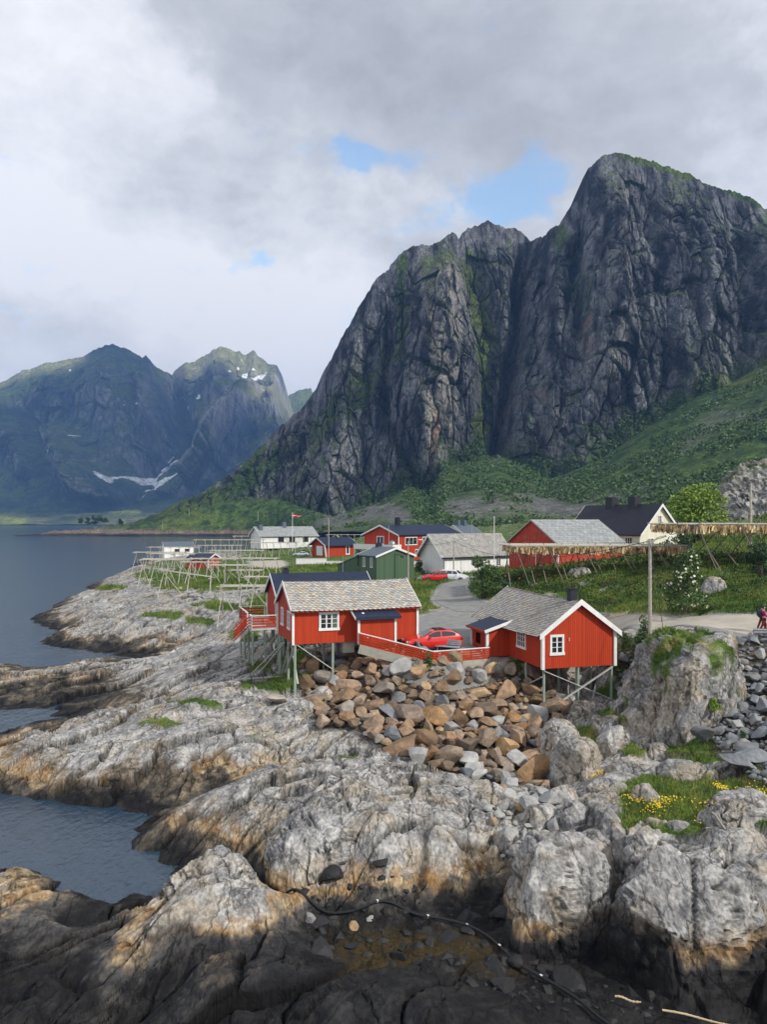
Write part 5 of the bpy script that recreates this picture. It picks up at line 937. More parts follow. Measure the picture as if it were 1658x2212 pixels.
def wire(a, b, sag, lab, r=.022):
    m = MB(); a = Vector(a); b = Vector(b); m.chain([a.lerp(b, t/16)-Vector((0,0,sag*4*(t/16)*(1-t/16))) for t in range(17)], r, 4); tag(m.build('wire', M['black']), lab, 'wire')
wire(pb, pc, .5, 'thin cable between the two street lamps'); wire(pc, pd_, 1.9, 'cable from the street lamp to the tall pole by the road', .03); wire(pd_, pe, 1.0, 'cable from the tall roadside pole to the pole behind the rack', .03); wire(pd_, (X(1435,53), 53, 8.3), 0, 'stay wire running down from the tall roadside pole')
d = 262; fx = X(632, d); e = empty('flagpole', (fx, d, Zv(1160, d)), 0, 'white flagpole flying a long red pennant over the long white house', 'flagpole')
b = MB(); b.tube((0,0,-5), (0,0,Zv(1107, d)-Zv(1160, d)), .10, .07, 6); b.build('shaft', M['white'], e); zt = Zv(1110, d)-Zv(1160, d)
for (a0, a1, m) in ((0,.40,'flagred'), (.40,.6,'white'), (.6,1,'flagred')):
    b = MB(); n = 10
    for k in range(n):
        x0, x1 = 3.0*k/n, 3.0*(k+1)/n; hh = lambda x: 1.0*(1-x/3.6); dz = lambda x: -.12*x+.12*math.sin(x*2.2); yy = lambda x: .2*math.sin(x*2.5)
        P = lambda x, a: (x+.05, yy(x), zt-(a)*hh(x)*1.3-.2*x/3+dz(x)); b.poly([P(x0,a1), P(x1,a1), P(x1,a0), P(x0,a0)])
    b.build('flag_stripe', M[m], e).modifiers.new('t', 'SOLIDIFY').thickness = .02
# ---------------------------------------------------------------- fence, benches, rail
def fence():
    P = [(X(776,57.35), 57.35, 6.78), (X(936.5,57), 57, 5.45), (X(1058,58.8), 58.8, 5.45)]; R = random.Random(2)
    for (a, b_, lab) in ((P[0], P[1], 'red slatted fence with white top rail running down from the left cabin'), (P[1], P[2], 'red slatted fence with white top rail beside the right cabin')):
        A = Vector(a); B = Vector(b_); e = empty('fence', tuple(A), 0, lab, 'fence'); D = B-A; h = .84; n = int(D.length/1.35)
        w = MB(); w.beam(Vector((0,0,-.32)), D+Vector((0,0,-.32)), .28, .66); w.build('concrete_base', M['concrete'], e)
        m = MB()
        for k in range(5): z = .08+k*.165; m.beam(Vector((0,-.05,z)), D+Vector((0,-.05,z)), .03, .115)
        m.build('slats', M['red'], e); t = MB(); t.beam(Vector((0,0,h+.03)), D+Vector((0,0,h+.03)), .16, .05); t.build('top_rail', M['white'], e)
        for k in range(n+1): p = D*(k/n)*.985; t = MB(); t.box((p.x+.05, p.y+.03, p.z+h/2), (.09,.09,h)); t.build('post', M['red'], e)
        t = MB()
        for q in (.12, .5, .86): p = D*q; t.box((p.x, p.y-.075, p.z+h*.82), (.05,.03,.07))
        t.build('fastener', M['white'], e)
fence()
def bench(u, v, z, yaw, lab):
    x, y = W(u, v, z); e = empty('bench', (x, y, z), yaw, lab, 'bench')
    s = MB(); 
    for k in range(4): s.box((0, -.22+k*.15, .44), (1.9,.12,.04))
    s.build('seat', M['greybench'], e); s = MB()
    for k in range(3): s.box((0, .36+.03*k, .58+k*.14), (1.9,.035,.11))
    s.build('backrest', M['greybench'], e)
    for q in (-.75, .75): s = MB(); s.box((q, -.2, .21), (.07,.07,.42)); s.beam((q,.3,0), (q,.42,.9), .07); s.box((q,.05,.4), (.06,.6,.05)); s.build('leg', M['greybench'], e)
bench(968, 1409, 6.05, -.45, 'grey slatted bench by the fence, nearer the right cabin'); bench(912, 1410, 6.05, 1.75, 'grey wooden bench behind the fence corner')
def guardrail():
    e = empty('guard_rail', (X(1629,50), 50, 8.7), 0, 'dark steel guard rail at the right edge beside the road', 'guard rail'); x0 = 0; L = 8
    b = MB(); prof = [(-.0,.72),(-.07,.66),(-.0,.58),(-.07,.50),(0,.44)]
    for (a, c), (a2, c2) in zip(prof[:-1], prof[1:]): b.poly([(0,a,c-.45),(L,a-1.2,c-.45),(L,a2-1.2,c2-.45),(0,a2,c2-.45)])
    b.build('rail', M['steel'], e).modifiers.new('t', 'SOLIDIFY').thickness = .03
    for k in range(4): t = MB(); t.box((.25+k*2.2, .08-.33*k, -.2), (.14,.12,.9)); t.build('post', M['steel'], e)
guardrail()
# ---------------------------------------------------------------- cars
def car(label, u, v, z, yaw, paint, kind='suv', S_=1., name='car'):
    x, y = W(u, v, z); e = empty(name, (x, y, z), yaw, label, 'van' if kind == 'van' else 'car')
    if kind == 'suv': L, hw = 4.4, .91; belt = [(-2.2,.62),(-2.14,.80),(-1.9,.93),(-1.2,1.02),(-.95,1.04),(0,1.02),(1.2,1.08),(1.9,1.12),(2.1,1.08),(2.2,.85)]; top = [(-2.2,.62),(-2.1,.82),(-1.8,.97),(-1.15,1.08),(-.95,1.10),(-.15,1.52),(.2,1.60),(.9,1.60),(1.45,1.52),(1.75,1.36),(2.08,1.12),(2.2,.85)]; wx = (-1.38, 1.36); wr = .35; cab = (-.95, 2.0); roof = (-.15, 1.5)
    elif kind == 'sedan': L, hw = 4.5, .88; belt = [(-2.25,.55),(-2.15,.72),(-1.2,.86),(-.8,.90),(1.2,.92),(1.9,.92),(2.2,.82),(2.25,.6)]; top = [(-2.25,.55),(-2.1,.74),(-1.2,.90),(-.8,.94),(0,1.38),(.4,1.44),(1.0,1.40),(1.7,1.02),(2.15,.94),(2.25,.6)]; wx = (-1.4, 1.35); wr = .31; cab = (-.8, 1.65); roof = (0, 1.0)
    else: L, hw = 4.15, .87; belt = [(-2.07,.60),(-2.0,.82),(-1.7,.98),(-1.2,1.08),(2.0,1.12),(2.07,.8)]; top = [(-2.07,.6),(-1.98,.85),(-1.7,1.0),(-1.2,1.12),(-.55,1.68),(-.2,1.78),(1.7,1.80),(1.9,1.74),(2.07,.95)]; wx = (-1.3, 1.35); wr = .32; cab = (-1.15, 1.95); roof = (-.5, 1.8)
    f = lambda t, q: float(np.interp(q, [p[0] for p in t], [p[1] for p in t]))
    def sec(q):
        en = abs(q)/(L/2); k = 1-.10*en**4-.0; w = hw*k; zb = .24+.06*(en > .93); be = f(belt, q); to = max(f(top, q), be+.012); inn = (to-be)/.55*.20; wr_ = w*.95-min(inn, .26)
        arch = 0
        return [(0, zb), (w*.86, zb), (w*.97, zb+.12), (w, .55*be+.1), (w*.985, be-.1), (w*.94, be), (wr_, to-.06*min(1, (to-be)/.3)), (wr_*.82, to-.012), (0, to)]
    xs = sorted(set([round(-L/2+L*k/44, 3) for k in range(45)])); secs = [sec(q) for q in xs]; V = []; Fc = []; np_ = 9
    for q, sc in zip(xs, secs):
        for yy, zz in sc: V.append((q, yy, zz))
        for yy, zz in sc[1:-1]: V.append((q, -yy, zz))
    st = np_*2-2; ringi = lambda i: [i*st+j for j in range(np_)]+[i*st+np_+j for j in range(np_-2)][::-1]
    for i in range(len(xs)-1):
        A, B = ringi(i), ringi(i+1)
        for j in range(len(A)):
            k = (j+1) % len(A)
            # leave the wheel arches open
            qm = (xs[i]+xs[i+1])/2
            Fc.append([A[j], B[j], B[k], A[k]])
    Fc.append(ringi(0)); Fc.append(ringi(len(xs)-1)[::-1])
    me = bpy.data.meshes.new('body'); me.from_pydata(V, [], Fc); me.materials.append(M[paint]); me.polygons.foreach_set('use_smooth', [True]*len(Fc)); me.update(); bo = link(bpy.data.objects.new('body', me), e)
    ed = bo.modifiers.new('e', 'EDGE_SPLIT'); ed.split_angle = math.radians(38)
    def panel(nm, q0, q1, j0, j1, t0, t1, mat, sides=(1,-1), off=.012):
        for sg in sides:
            m = MB(); n = 8
            def pt(q, t):
                sc = sec(q); a, c = sc[j0], sc[j1]; return Vector((q, sg*(a[0]+(c[0]-a[0])*t), a[1]+(c[1]-a[1])*t))
            for k in range(n):
                a, c = q0+(q1-q0)*k/n, q0+(q1-q0)*(k+1)/n; P = [pt(a,t0), pt(c,t0), pt(c,t1), pt(a,t1)]; nn = (P[1]-P[0]).cross(P[3]-P[0]); nn.normalize()
                if nn.y*sg < 0: nn = -nn
                m.poly([p+nn*off for p in (P if sg > 0 else P[::-1])])
            m.build(nm, M[mat], bo)
    w0 = cab[0]+.42; w1 = cab[1]-.35; mid = (w0+w1)/2-.05
    for a, c in (((w0, mid-.05), (mid+.04, w1)) if kind != 'van' else ((w0,.0), (.1,.95), (1.05,1.8))): panel('side_window', a, c, 5, 6, .12, .86, 'glass')
    m = MB(); n = 8           # windscreen across
    def glass(nm, q0, q1):
        m = MB(); n = 6
        for k in range(n):
            a, c = q0+(q1-q0)*k/n, q0+(q1-q0)*(k+1)/n; sa, sc_ = sec(a), sec(c)
            P = [(a,-sa[7][0]*1.08,sa[8][1]+.012),(c,-sc_[7][0]*1.08,sc_[8][1]+.012),(c,sc_[7][0]*1.08,sc_[8][1]+.012),(a,sa[7][0]*1.08,sa[8][1]+.012)]; m.poly([(p[0]-.012*(1 if q0 < 0 else -1),p[1],p[2]) for p in P])
        m.build(nm, M['glass'], bo)
    glass('windscreen', cab[0]+.06, roof[0]-.06); glass('rear_window', roof[1]+.08, cab[1]-.05)
    if kind == 'suv': glass('sunroof', .05, 1.0)
    for q in wx:
        for sg in (-1, 1):
            m = MB(); m.tube((q, sg*(hw-.2), wr+.0), (q, sg*(hw+.004), wr+.0), wr+.06, wr+.06, 20); m.build('wheel_arch', M['black'], bo)
            t = MB(); t.tube((q, sg*(hw-.22), wr), (q, sg*(hw+.03), wr), wr, wr*.96, 20); to_ = t.build('tyre', M['tyre'], e)
            t = MB(); t.tube((q, sg*(hw+.025), wr), (q, sg*(hw+.04), wr), wr*.24, wr*.22, 8)
            for k in range(5): a = k*1.2566; t.beam((q+.05*math.cos(a), sg*(hw+.035), wr+.05*math.sin(a)), (q+wr*.64*math.cos(a), sg*(hw+.035), wr+wr*.64*math.sin(a)), .05, .02)
            for k in range(16): a = k*.3927; c = a+.3927; t.beam((q+wr*.66*math.cos(a), sg*(hw+.035), wr+wr*.66*math.sin(a)), (q+wr*.66*math.cos(c), sg*(hw+.035), wr+wr*.66*math.sin(c)), .03, .03)
            t.build('rim', M['rim'], to_)
    for sg in (-1, 1):
        sc = sec(-L/2+.18); m = MB(); m.box((-L/2+.17, sg*hw*.68, f(belt, -L/2+.15)-.10), (.3, .36, .13), sg*.5); m.build('headlight', M['lamp'], bo)
        m = MB(); m.box((L/2-.10, sg*hw*.76, .88), (.22, .30, .16), -sg*.4); m.build('tail_light', M['taillamp'], bo)
        m = MB(); m.box((cab[0]+.5, sg*(hw+.08), 1.05), (.12, .2, .13)); m.build('mirror', M[paint], bo)
    m = MB(); m.box((-L/2+.03, 0, .52), (.10, hw*.9, .22)); m.build('grille', M['black'], bo)
    m = MB(); m.box((-L/2-.025, 0, .42), (.02, .5, .11)); m.build('number_plate', M['white'], bo)
    m = MB(); m.box((0, 0, .25), (L*.96, hw*1.96, .12)); m.build('sill', M['black'], bo)
    return e
car('shiny red hatchback parked in the yard between the two stilt cabins', 934, 1403, 6.08, .24, 'carred')
car('red car parked beside the white van in front of the white house', 943, 1256, 6.55, .08, 'carred', 'suv'); car('small white van parked behind the red car', 981, 1255.5, 6.6, math.pi-.35, 'carwhite', 'van'); car('silver car parked left of the small red garage', 650, 1202, 6.2, .15, 'carsilver', 'sedan')
# ---------------------------------------------------------------- stones
def blockmesh(name, seed, sub=3, cuts=13, soft=.04, dims=(1,1,1)):
    import bmesh
    R = random.Random(seed); bm = bmesh.new(); bmesh.ops.create_icosphere(bm, subdivisions=sub, radius=1)
    P = np.array([v.co[:] for v in bm.verts]); 
    for k in range(cuts):
        n = np.array([R.gauss(0,1), R.gauss(0,1), R.gauss(0,1)*.9]); n /= np.linalg.norm(n); h = R.uniform(.38, .72); d = P@n-h; P = P - np.where(d > 0, d*(1-soft), 0)[:, None]*n
    P *= np.array(dims); P += (fbm(P[:,0]*2.2+seed, P[:,1]*2.2, P[:,2]*2.2, o=4, s=seed)[:, None])*P*.09
    for v, p in zip(bm.verts, P): v.co = p
    me = bpy.data.meshes.new(name); bm.to_mesh(me); bm.free()
    return me
BL = [blockmesh('boulder', 40+k, 3 if k < 8 else 3, 9+k % 5, .03, (random.Random(k).uniform(.95,1.35), random.Random(k+50).uniform(.75,1.0), random.Random(k+90).uniform(.6,.85))) for k in range(14)]
BLM = {}
def bl(k, mat):
    if (k, mat) not in BLM: m = BL[k].copy(); m.materials.append(M[mat]); BLM[(k, mat)] = m
    return BLM[(k, mat)]
def boulder(x, y, z, r, mat, lab, grp, R, name='boulder', tilt=1.0, flatz=1.):
    o = bpy.data.objects.new(name, bl(R.randrange(14), mat)); COL.objects.link(o); o.location = (x, y, z); o.rotation_euler = (R.uniform(-.5,.5)*tilt, R.uniform(-.5,.5)*tilt, R.uniform(0, 6.28)); o.scale = (r, r*R.uniform(.8,1.1), r*R.uniform(.75,1.1)*flatz)
    return tag(o, lab, 'boulder', grp)
FILL = {}
def blp(k):
    me = BL[k]; n = len(me.vertices); a = np.empty(n*3); me.vertices.foreach_get('co', a); f = np.empty(len(me.polygons)*3, np.int32); me.polygons.foreach_get('vertices', f); return a.reshape(-1, 3), f.reshape(-1, 3)
def pack(poly, zfun, sizes, R, mats, lab, grp, name='boulder', sink=.15, avoid=(), big=80):
    """stones tipped over a slope: large first, then smaller ones in the gaps; the smallest go into one rubble mesh"""
    xs = [p[0] for p in poly]; ys = [p[1] for p in poly]; got = []; nb = 0
    for (r0, r1, cnt) in sizes:
        c = 0; tr = 0
        while c < cnt and tr < 9000:
            tr += 1; x = R.uniform(min(xs), max(xs)); y = R.uniform(min(ys), max(ys))
            if not inpoly(np.array([x]), np.array([y]), poly)[0]: continue
            r = R.uniform(r0, r1)
            if any(math.hypot(x-a, y-b) < (r+q)*.60 for a, b, q in got): continue
            if any(math.hypot(x-a, y-b) < q for a, b, q in avoid): continue
            got.append((x, y, r)); c += 1; mt = R.choices([m for m, w_ in mats], [w_ for m, w_ in mats])[0]; z = zfun(x, y)+r*.45-sink*r+R.uniform(0, .25)*r
            if nb < big: boulder(x, y, z, r, mt, lab, grp, R, name); nb += 1
            else: FILL.setdefault(mt, []).append((x, y, z, r*.95, R.uniform(0, 6.28), R.randrange(14)))
    return got
def fills():
    for mt, L_ in FILL.items():
        V = []; Fc = []; n = 0
        for x, y, z, r, a, k in L_:
            P, f = BLS[k]; c, s = math.cos(a), math.sin(a); Q = np.stack([x+r*(P[:,0]*c-P[:,1]*s), y+r*(P[:,0]*s+P[:,1]*c), z+r*P[:,2]], 1); V.append(Q); Fc.append(f+n); n += len(Q)
        tag(npmesh('rubble', np.concatenate(V), np.concatenate(Fc), M[mt], smooth=False), {'stoneb':'small brown stones filling the gaps between the boulders','stoneo':'small tan stones scattered through the rubble','stoneg':'small pale grey stones between the larger ones','stoneg2':'small blue grey stones filling the heaps','stonek':'small black wet stones in the seaweed gully'}[mt], 'rubble', kind='stuff')
BLS = [blp(k) for k in range(14)]
R = random.Random(8)
hero = [((985,1557,.95), 'stoneb', 'largest rusty brown boulder in the middle of the rubble slope', 1.15), ((905,1495,3.2), 'stoneb', 'rounded brown boulder high in the rubble below the fence', .98), ((985,1500,3.2), 'stoneg', 'pale grey upright boulder below the fence corner', .85), ((1040,1520,2.9), 'stoneo', 'tan rounded boulder right of the pale upright one', .9), ((860,1530,2.9), 'stoneg2', 'dark grey flat boulder left of the middle of the rubble', .95), ((870,1620,2.3), 'stoneb', 'dull brown pointed boulder at the lower left foot of the rubble', 1.0), ((975,1640,2.1), 'stoneo', 'tan boulder lowest in the rubble, half sunk at its foot', 1.1), ((1020,1665,1.8), 'stoneg', 'grey angular boulder at the foot of the rubble', .8), ((1070,1590,2.4), 'stoneg2', 'bluish grey slab leaning in the rubble', .72), ((1090,1590,2.2), 'stoneg2', 'grey boulder below the right cabin, left of its tallest stilt', .62), ((1120,1645,1.9), 'stoneg', 'large pale grey boulder at the right foot of the rubble', .85), ((1200,1530,2.6), 'stoneb', 'broad rusty boulder under the right cabin between its stilts', 1.15), ((600,1515,3.0), 'stoneo', 'tan boulder at the foot of the left cabin corner stilt', .8), ((725,1480,4.0), 'stoneg', 'whitish boulder under the left cabin beside the rubble', .62), ((670,1420,4.4), 'stoneg', 'pale flat boulder below the left cabin floor', .62)]
av = []
for (u, v, z), mt, lab, r in hero:
    x, y = W(u, v, z); g = groundb(x, y); boulder(x, y, max(g, z)+r*.25, r, mt, lab, None, R); av.append((x, y, r*.95))
pack(RUB, groundb, ((.9, 1.2, 34), (.62, .85, 75), (.4, .58, 150), (.22, .35, 300)), R, (('stoneb', 6.5), ('stoneo', 1.5), ('stoneg2', 1.0), ('stoneg', .5)), 'brown or grey angular boulder in the rubble slope below the red fence', 'rubble boulders below the red fence', avoid=av, big=150)
pack(GR1, groundb, ((.5,.7,9),(.32,.48,26),(.18,.3,60)), R, (('stoneg2', 5), ('stoneg', 1)), 'grey angular boulder in the heap between the right cabin and the crag', 'grey boulders beside the right cabin', big=20)
pack(GR2, groundb, ((.7,.95,10),(.42,.62,40),(.27,.40,110),(.15,.26,220)), R, (('stoneg2', 5), ('stoneg', 1.4)), 'blue grey angular boulder in the slope below the road', 'grey boulders below the coast road', big=66)
COB = outline("640,1965,.1 1090,1950,.2 1110,2080,.1 1330,2110,.2 1500,2170,.3 1250,2230,.2 900,2110,.1 660,2090,.1", .1)
pack(COB, ground, ((.5,.75,14),(.28,.45,38),(.12,.22,110)), R, (('stonek', 1),), 'black wet stone in the seaweed gully', 'black stones in the seaweed gully', 'boulder', sink=.75, big=14)
MIDC = outline("1030,1700,1.8 1180,1690,1.9 1230,1740,2.2 1180,1830,2.1 1060,1830,1.6", 2)
pack(MIDC, ground, ((.5,.7,8),(.3,.45,26),(.16,.26,70)), R, (('stoneg', 5), ('stoneo', .6)), 'pale grey stone in the hollow below the rubble', 'pale stones in the hollow', big=14)
for (u, v, z, r, mt, lab) in ((668,1987,.5,.42,'stoneg','pale rounded stone beside the black hose, left end'), (872,1935,.6,.5,'stoneo','yellowish rounded stone at the foot of the grey whaleback beside the hose'), (768,2000,.35,.3,'stoneo','small yellowish stone lying in the seaweed'), (800,1995,.3,.26,'stoneg','small pale stone among black stones'), (1130,1545+0,2.2,.4,'stoneo','tan block left of the tall stilt foot'), (1590,1650,4.1,.95,'stoneg2','big angular grey boulder standing at the edge of the grass'), (1500,1545,4.9,1.1,'stoneg2','big grey boulder leaning on the right foot of the crag'), (1520,1590,4.2,.8,'stoneg2','dark grey slab lying below the big boulder by the crag')):
    x, y = W(u, v, z); boulder(x, y, max(groundb(x, y), z-.2)+r*.4, r, mt, lab, None, R)
fills()
# ---------------------------------------------------------------- rounded bedrock outcrops
GV = []
def outcrop(u, v, z, w, hgt, dep, yaw, label, sub=5, name='rock_outcrop', seed=None, d=None, tilt=0, rough=1., vegtop=0, ribs=.22):
    """(u, v, z): centre of the foot; w, hgt, dep in metres"""
    import bmesh
    seed = seed or int(u*7+v); x0, y0 = W(u, v, z) if d is None else (X(u, d), d); bm = bmesh.new(); bmesh.ops.create_icosphere(bm, subdivisions=sub, radius=1); P = np.array([q.co[:] for q in bm.verts]); Fc = np.array([[q.index for q in f.verts] for f in bm.faces]); bm.free()
    sg = np.sign(P); P = sg*np.abs(P)**.72; P /= np.maximum(1, np.linalg.norm(P, axis=1, keepdims=True)*.86)   # boxier than a ball
    R_ = random.Random(seed)
    for k in range(9):
        n = np.array([R_.gauss(0,1), R_.gauss(0,1), abs(R_.gauss(0,.7))]); n /= np.linalg.norm(n); h = R_.uniform(.70, .92); dd = P@n-h; P = P-np.where(dd > 0, dd*.86, 0)[:, None]*n
    P = P*np.array([w/2, dep/2, hgt]); c, s_ = math.cos(yaw), math.sin(yaw)
    P[:,0] += P[:,2]*tilt
    N_ = P/np.array([(w/2)**2, (dep/2)**2, hgt**2]); N_ /= np.linalg.norm(N_, axis=1, keepdims=True)
    q = P+np.array([seed % 97, seed % 89, 0]); wz = fbm(q[:,0]*.5, q[:,1]*.5, q[:,2]*.5, o=4, s=seed)
    disp = fbm(q[:,0]*.55, q[:,1]*.55, q[:,2]*.55, o=5, s=seed+1, g=.5)*.42
    # joints run up the rock
    f1, f2, cx, cy, r1, r2, r3 = worley(q[:,0]*.62+wz*1.1+q[:,2]*.15, q[:,2]*.16+q[:,1]*.30+wz*1.0, seed+2); e1 = f2-f1; cr = np.exp(-(e1/.034)**2); disp = disp+(r1-.5)*.07+(r2-.5)*.16*cx-.15*np.exp(-(e1/.055)**2)
    f1, f2, cx, cy, r1, r2, r3 = worley(q[:,0]*1.5+wz*2.2+q[:,2]*.3, q[:,2]*.42+q[:,1]*.7+wz*2, seed+3); e2 = f2-f1; m_ = sm(-.2, .3, fbm(q[:,0]*.5, q[:,1]*.5, q[:,2]*.5, o=2, s=seed+8)); cr = np.maximum(cr, .7*m_*np.exp(-(e2/.05)**2)); disp = disp+m_*((r1-.5)*.08+(r2-.5)*.18*cx-.08*np.exp(-(e2/.06)**2))
    disp = disp+fbm(q[:,0]*2.2, q[:,1]*2.2, q[:,2]*1.1, o=5, s=seed+5, g=.62)*.07+(1-np.abs(fbm(q[:,0]*1.6+wz, q[:,1]*1.2, q[:,2]*.35, o=4, s=seed+6)))*ribs+(1-np.abs(fbm(q[:,0]*4+wz*2, q[:,1]*3, q[:,2]*1.1, o=4, s=seed+16)))*.10
    P = P+N_*(disp*rough*min(1, w/3.2))[:, None]
    X_ = x0+P[:,0]*c-P[:,1]*s_; Y_ = y0+P[:,0]*s_+P[:,1]*c; Z_ = z+P[:,2]
    up = np.clip(N_[:,2], 0, 1); vg = sm(.5, .8, up*vegtop+fbm(X_*1.1, Y_*1.1, Z_*.4, o=5, s=seed+9, g=.6)*.8-.1)*(vegtop > 0)
    cl = rockcol(X_, Y_, Z_, np.clip(cr, 0, 1)*(1-vg), vg)
    if vegtop and d is None: k_ = vg > .4; GV.append(np.stack([X_[k_], Y_[k_], Z_[k_]], 1))
    o = npmesh(name, np.stack([X_, Y_, Z_], 1)-np.array([x0, y0, z]), Fc, M['rock'], col=cl, veg=vg, smooth=False); o.location = (x0, y0, z); tag(o, label, 'rock'); return o, X_, Y_, Z_, vg
OC = [(1203,2045,-.2,4.9,3.9,4.4,.1,'big grey dome of rock with an ochre foot, left of the narrow cleft'), (1505,2085,0,5.6,4.1,5.0,.2,'broad grey dome with curved cracks in the lower right corner area'), (1330,1905,1.0,2.2,2.6,3.5,.2,'narrow grey rock ridge between the two big domes'),
 (1280,1790,2.2,2.7,1.35,2.4,.3,'grey sloping slab above the left dome'), (1400,1760,2.6,1.6,1.25,1.5,.0,'egg shaped grey rock at the left edge of the flower meadow'), (1245,1680,1.8,2.6,1.9,4.0,.3,'tall pale rock slope left of the meadow'), (1210,1640,1.6,2.4,2.3,2.8,.1,'rounded grey rock mass at the right edge of the rubble'),
 (1330,1620,2.3,2.8,1.2,2.4,.2,'smooth grey rock hump in front of the crag foot'), (1270,1535+20,2.2,2.6,1.1,2.2,.4,'grey rock hump below the right cabin stilts'), (1590,1760,3.2,3.6,.9,1.6,.15,'long grey ledge behind the yellow flowers'), (1480,1690,2.9,2.6,1.1,1.6,-.1,'grey ledge with vertical joints in front of the crag'), (1625,1800,3.2,4.0,1.2,2.2,.25,'grey whaleback at the right edge beside the flowers'),
 (1470,1830,2.6,1.0,1.0,.9,.3,'upright dark grey rock standing beside the meadow'), (1620,2110,.4,2.2,1.9,2.2,.3,'cracked pale rock in the lower right corner'), (1400,2110,.0,1.6,1.3,1.6,.1,'small ochre topped rock in the cleft between the domes'), (1130,1890,.6,1.4,1.3,1.5,.2,'small grey rock left of the big dome'), (1010,1895,.2,1.5,1.1,1.4,.4,'brown topped block at the edge of the black gully'), (905,1905,.2,1.4,1.2,1.3,.2,'ochre sided block below the whaleback'),
 (730,1880,.6,6.0,2.35,5.5,.35,'broad grey whaleback with a golden foot in the middle foreground'), (1060,1760,1.5,3.6,1.3,3.0,.3,'light grey cracked ledge below the rubble'), (460,1970,.4,4.0,2.0,3.4,.6,'pale grey hump rising from the dark foreground rock'), (640,1560,2.0,3.2,1.4,2.6,.2,'smooth tan stained slab below the left cabin stilt'), (700,1540,2.2,1.6,1.7,1.6,.1,'smooth pale boulder leaning on the rubble left edge'),
 (1560,1985,1.6,2.6,1.5,2.2,.2,'pale rock shoulder above the lower right corner'), (1350,1700,2.4,1.8,1.2,1.8,.5,'grey rock between the crag foot and the meadow'), (1420,1640,2.6,1.5,.8,1.2,.1,'low grey rock just in front of the crag'),
 (1160,1800,1.6,1.9,1.3,1.7,.2,'rounded grey block above the left dome'), (1215,1755,2.0,1.7,1.1,1.6,.4,'pale grey block between the rubble foot and the left dome'), (1300,1740,2.3,1.6,1.2,1.5,.3,'leaning pale block left of the egg shaped rock'), (1400,1880,2.2,1.9,1.5,1.8,.1,'cracked grey block filling the gap above the narrow cleft'), (1580,1850,2.9,2.6,1.1,2.0,.2,'long smooth grey block below the whaleback at the right edge'), (1100,1835,1.0,1.5,1.1,1.4,.5,'tan footed grey block at the head of the black gully'), (1655,2010,1.2,2.6,2.2,2.4,.2,'tall pale block at the right edge above the corner')]
for t in OC: outcrop(*t, sub=6 if t[3] > 3.5 else 5)
outcrop(1485,1594,2.6,6.0,6.1,8.2,.05,'tall grey crag with grass and yellow flowers on top beside the road', sub=6, name='crag', seed=77, rough=1.1, vegtop=1.22, tilt=.03, ribs=.55)
for t in ((1228,1280,7.0,5.2,2.1,3,.1,'pale lichen rock showing behind the right cabin roof'), (1165,1286,6.9,2.6,1.3,2.2,.1,'small grey rock left of the pale lichen rock, behind the slate roof'), (1255,1252,8.7,2.8,1.5,2.,.2,'grey rock under the stockfish rack'), (1550,1296,8.8,2.6,1.9,1.8,.1,'pale rock face in the grass slope right of the flowering bush'), (880,1272,5.7,2.6,.75,2,.1,'low grey rock in the grass left of the lane bend'), (1650,1283,9,2.6,1.2,2,.1,'grey rock under the dark bush at the right edge'), (1490,1325,8.0,1.0,.6,.9,.1,'small stone at the foot of the flowering bush')): outcrop(*t, sub=5)
outcrop(1650, 1128, 13, 32, 19, 40, .25, 'pale bare rock hill behind the bright green tree', sub=6, seed=31, rough=5., d=205, vegtop=.75)
# ---------------------------------------------------------------- plants
def leafcloud(name, root, centres, n, size, mat, seed, gap=.6, blossom=None, jitter=1.):
    """many small leaves spread through several lobes; lobes thin out unevenly"""
    rs = np.random.RandomState(seed); C = np.array(centres, float); wgt = (C[:,3]*C[:,4])**.9; pk = rs.choice(len(C), n*2, p=wgt/wgt.sum()); D = rs.normal(size=(n*2, 3)); D /= np.linalg.norm(D, axis=1, keepdims=True); rad = rs.uniform(.35, 1.0, n*2)**.45
    P = C[pk,:3]+D*rad[:, None]*np.stack([C[pk,3], C[pk,3], C[pk,4]], 1)
    s = C[:,3].mean(); nn = fbm(P[:,0]/s*1.6, P[:,1]/s*1.6, P[:,2]/s*1.6, o=3, s=seed); P = P[nn > -gap+.05][:n]; n = len(P)
    a = rs.normal(size=(n, 3)); a /= np.linalg.norm(a, axis=1, keepdims=True); b = np.cross(a, rs.normal(size=(n, 3))); b /= np.linalg.norm(b, axis=1, keepdims=True); sz = size*rs.uniform(.6, 1.3, (n, 1))
    V = np.stack([P-a*sz, P+b*sz*.55, P+a*sz, P-b*sz*.55], 1).reshape(-1, 3); Fc = np.arange(len(V)).reshape(-1, 4)
    o = npmesh(name, V, Fc, M[mat], root, smooth=False)
    if blossom:
        k = rs.choice(n, blossom, replace=False); Q = P[k]; out = Q-C[:,:3].mean(0); out /= np.linalg.norm(out, axis=1, keepdims=True)+1e-6; Q = Q+out*size*1.5; a = rs.normal(size=(blossom, 3)); a /= np.linalg.norm(a, axis=1, keepdims=True); b = np.cross(a, out); b /= np.linalg.norm(b, axis=1, keepdims=True)+1e-6; sz = size*1.15
        V = np.stack([Q-a*sz, Q+b*sz, Q+a*sz, Q-b*sz], 1).reshape(-1, 3); npmesh('blossom', V, np.arange(len(V)).reshape(-1, 4), M['blossom'], root, smooth=False)
    return o
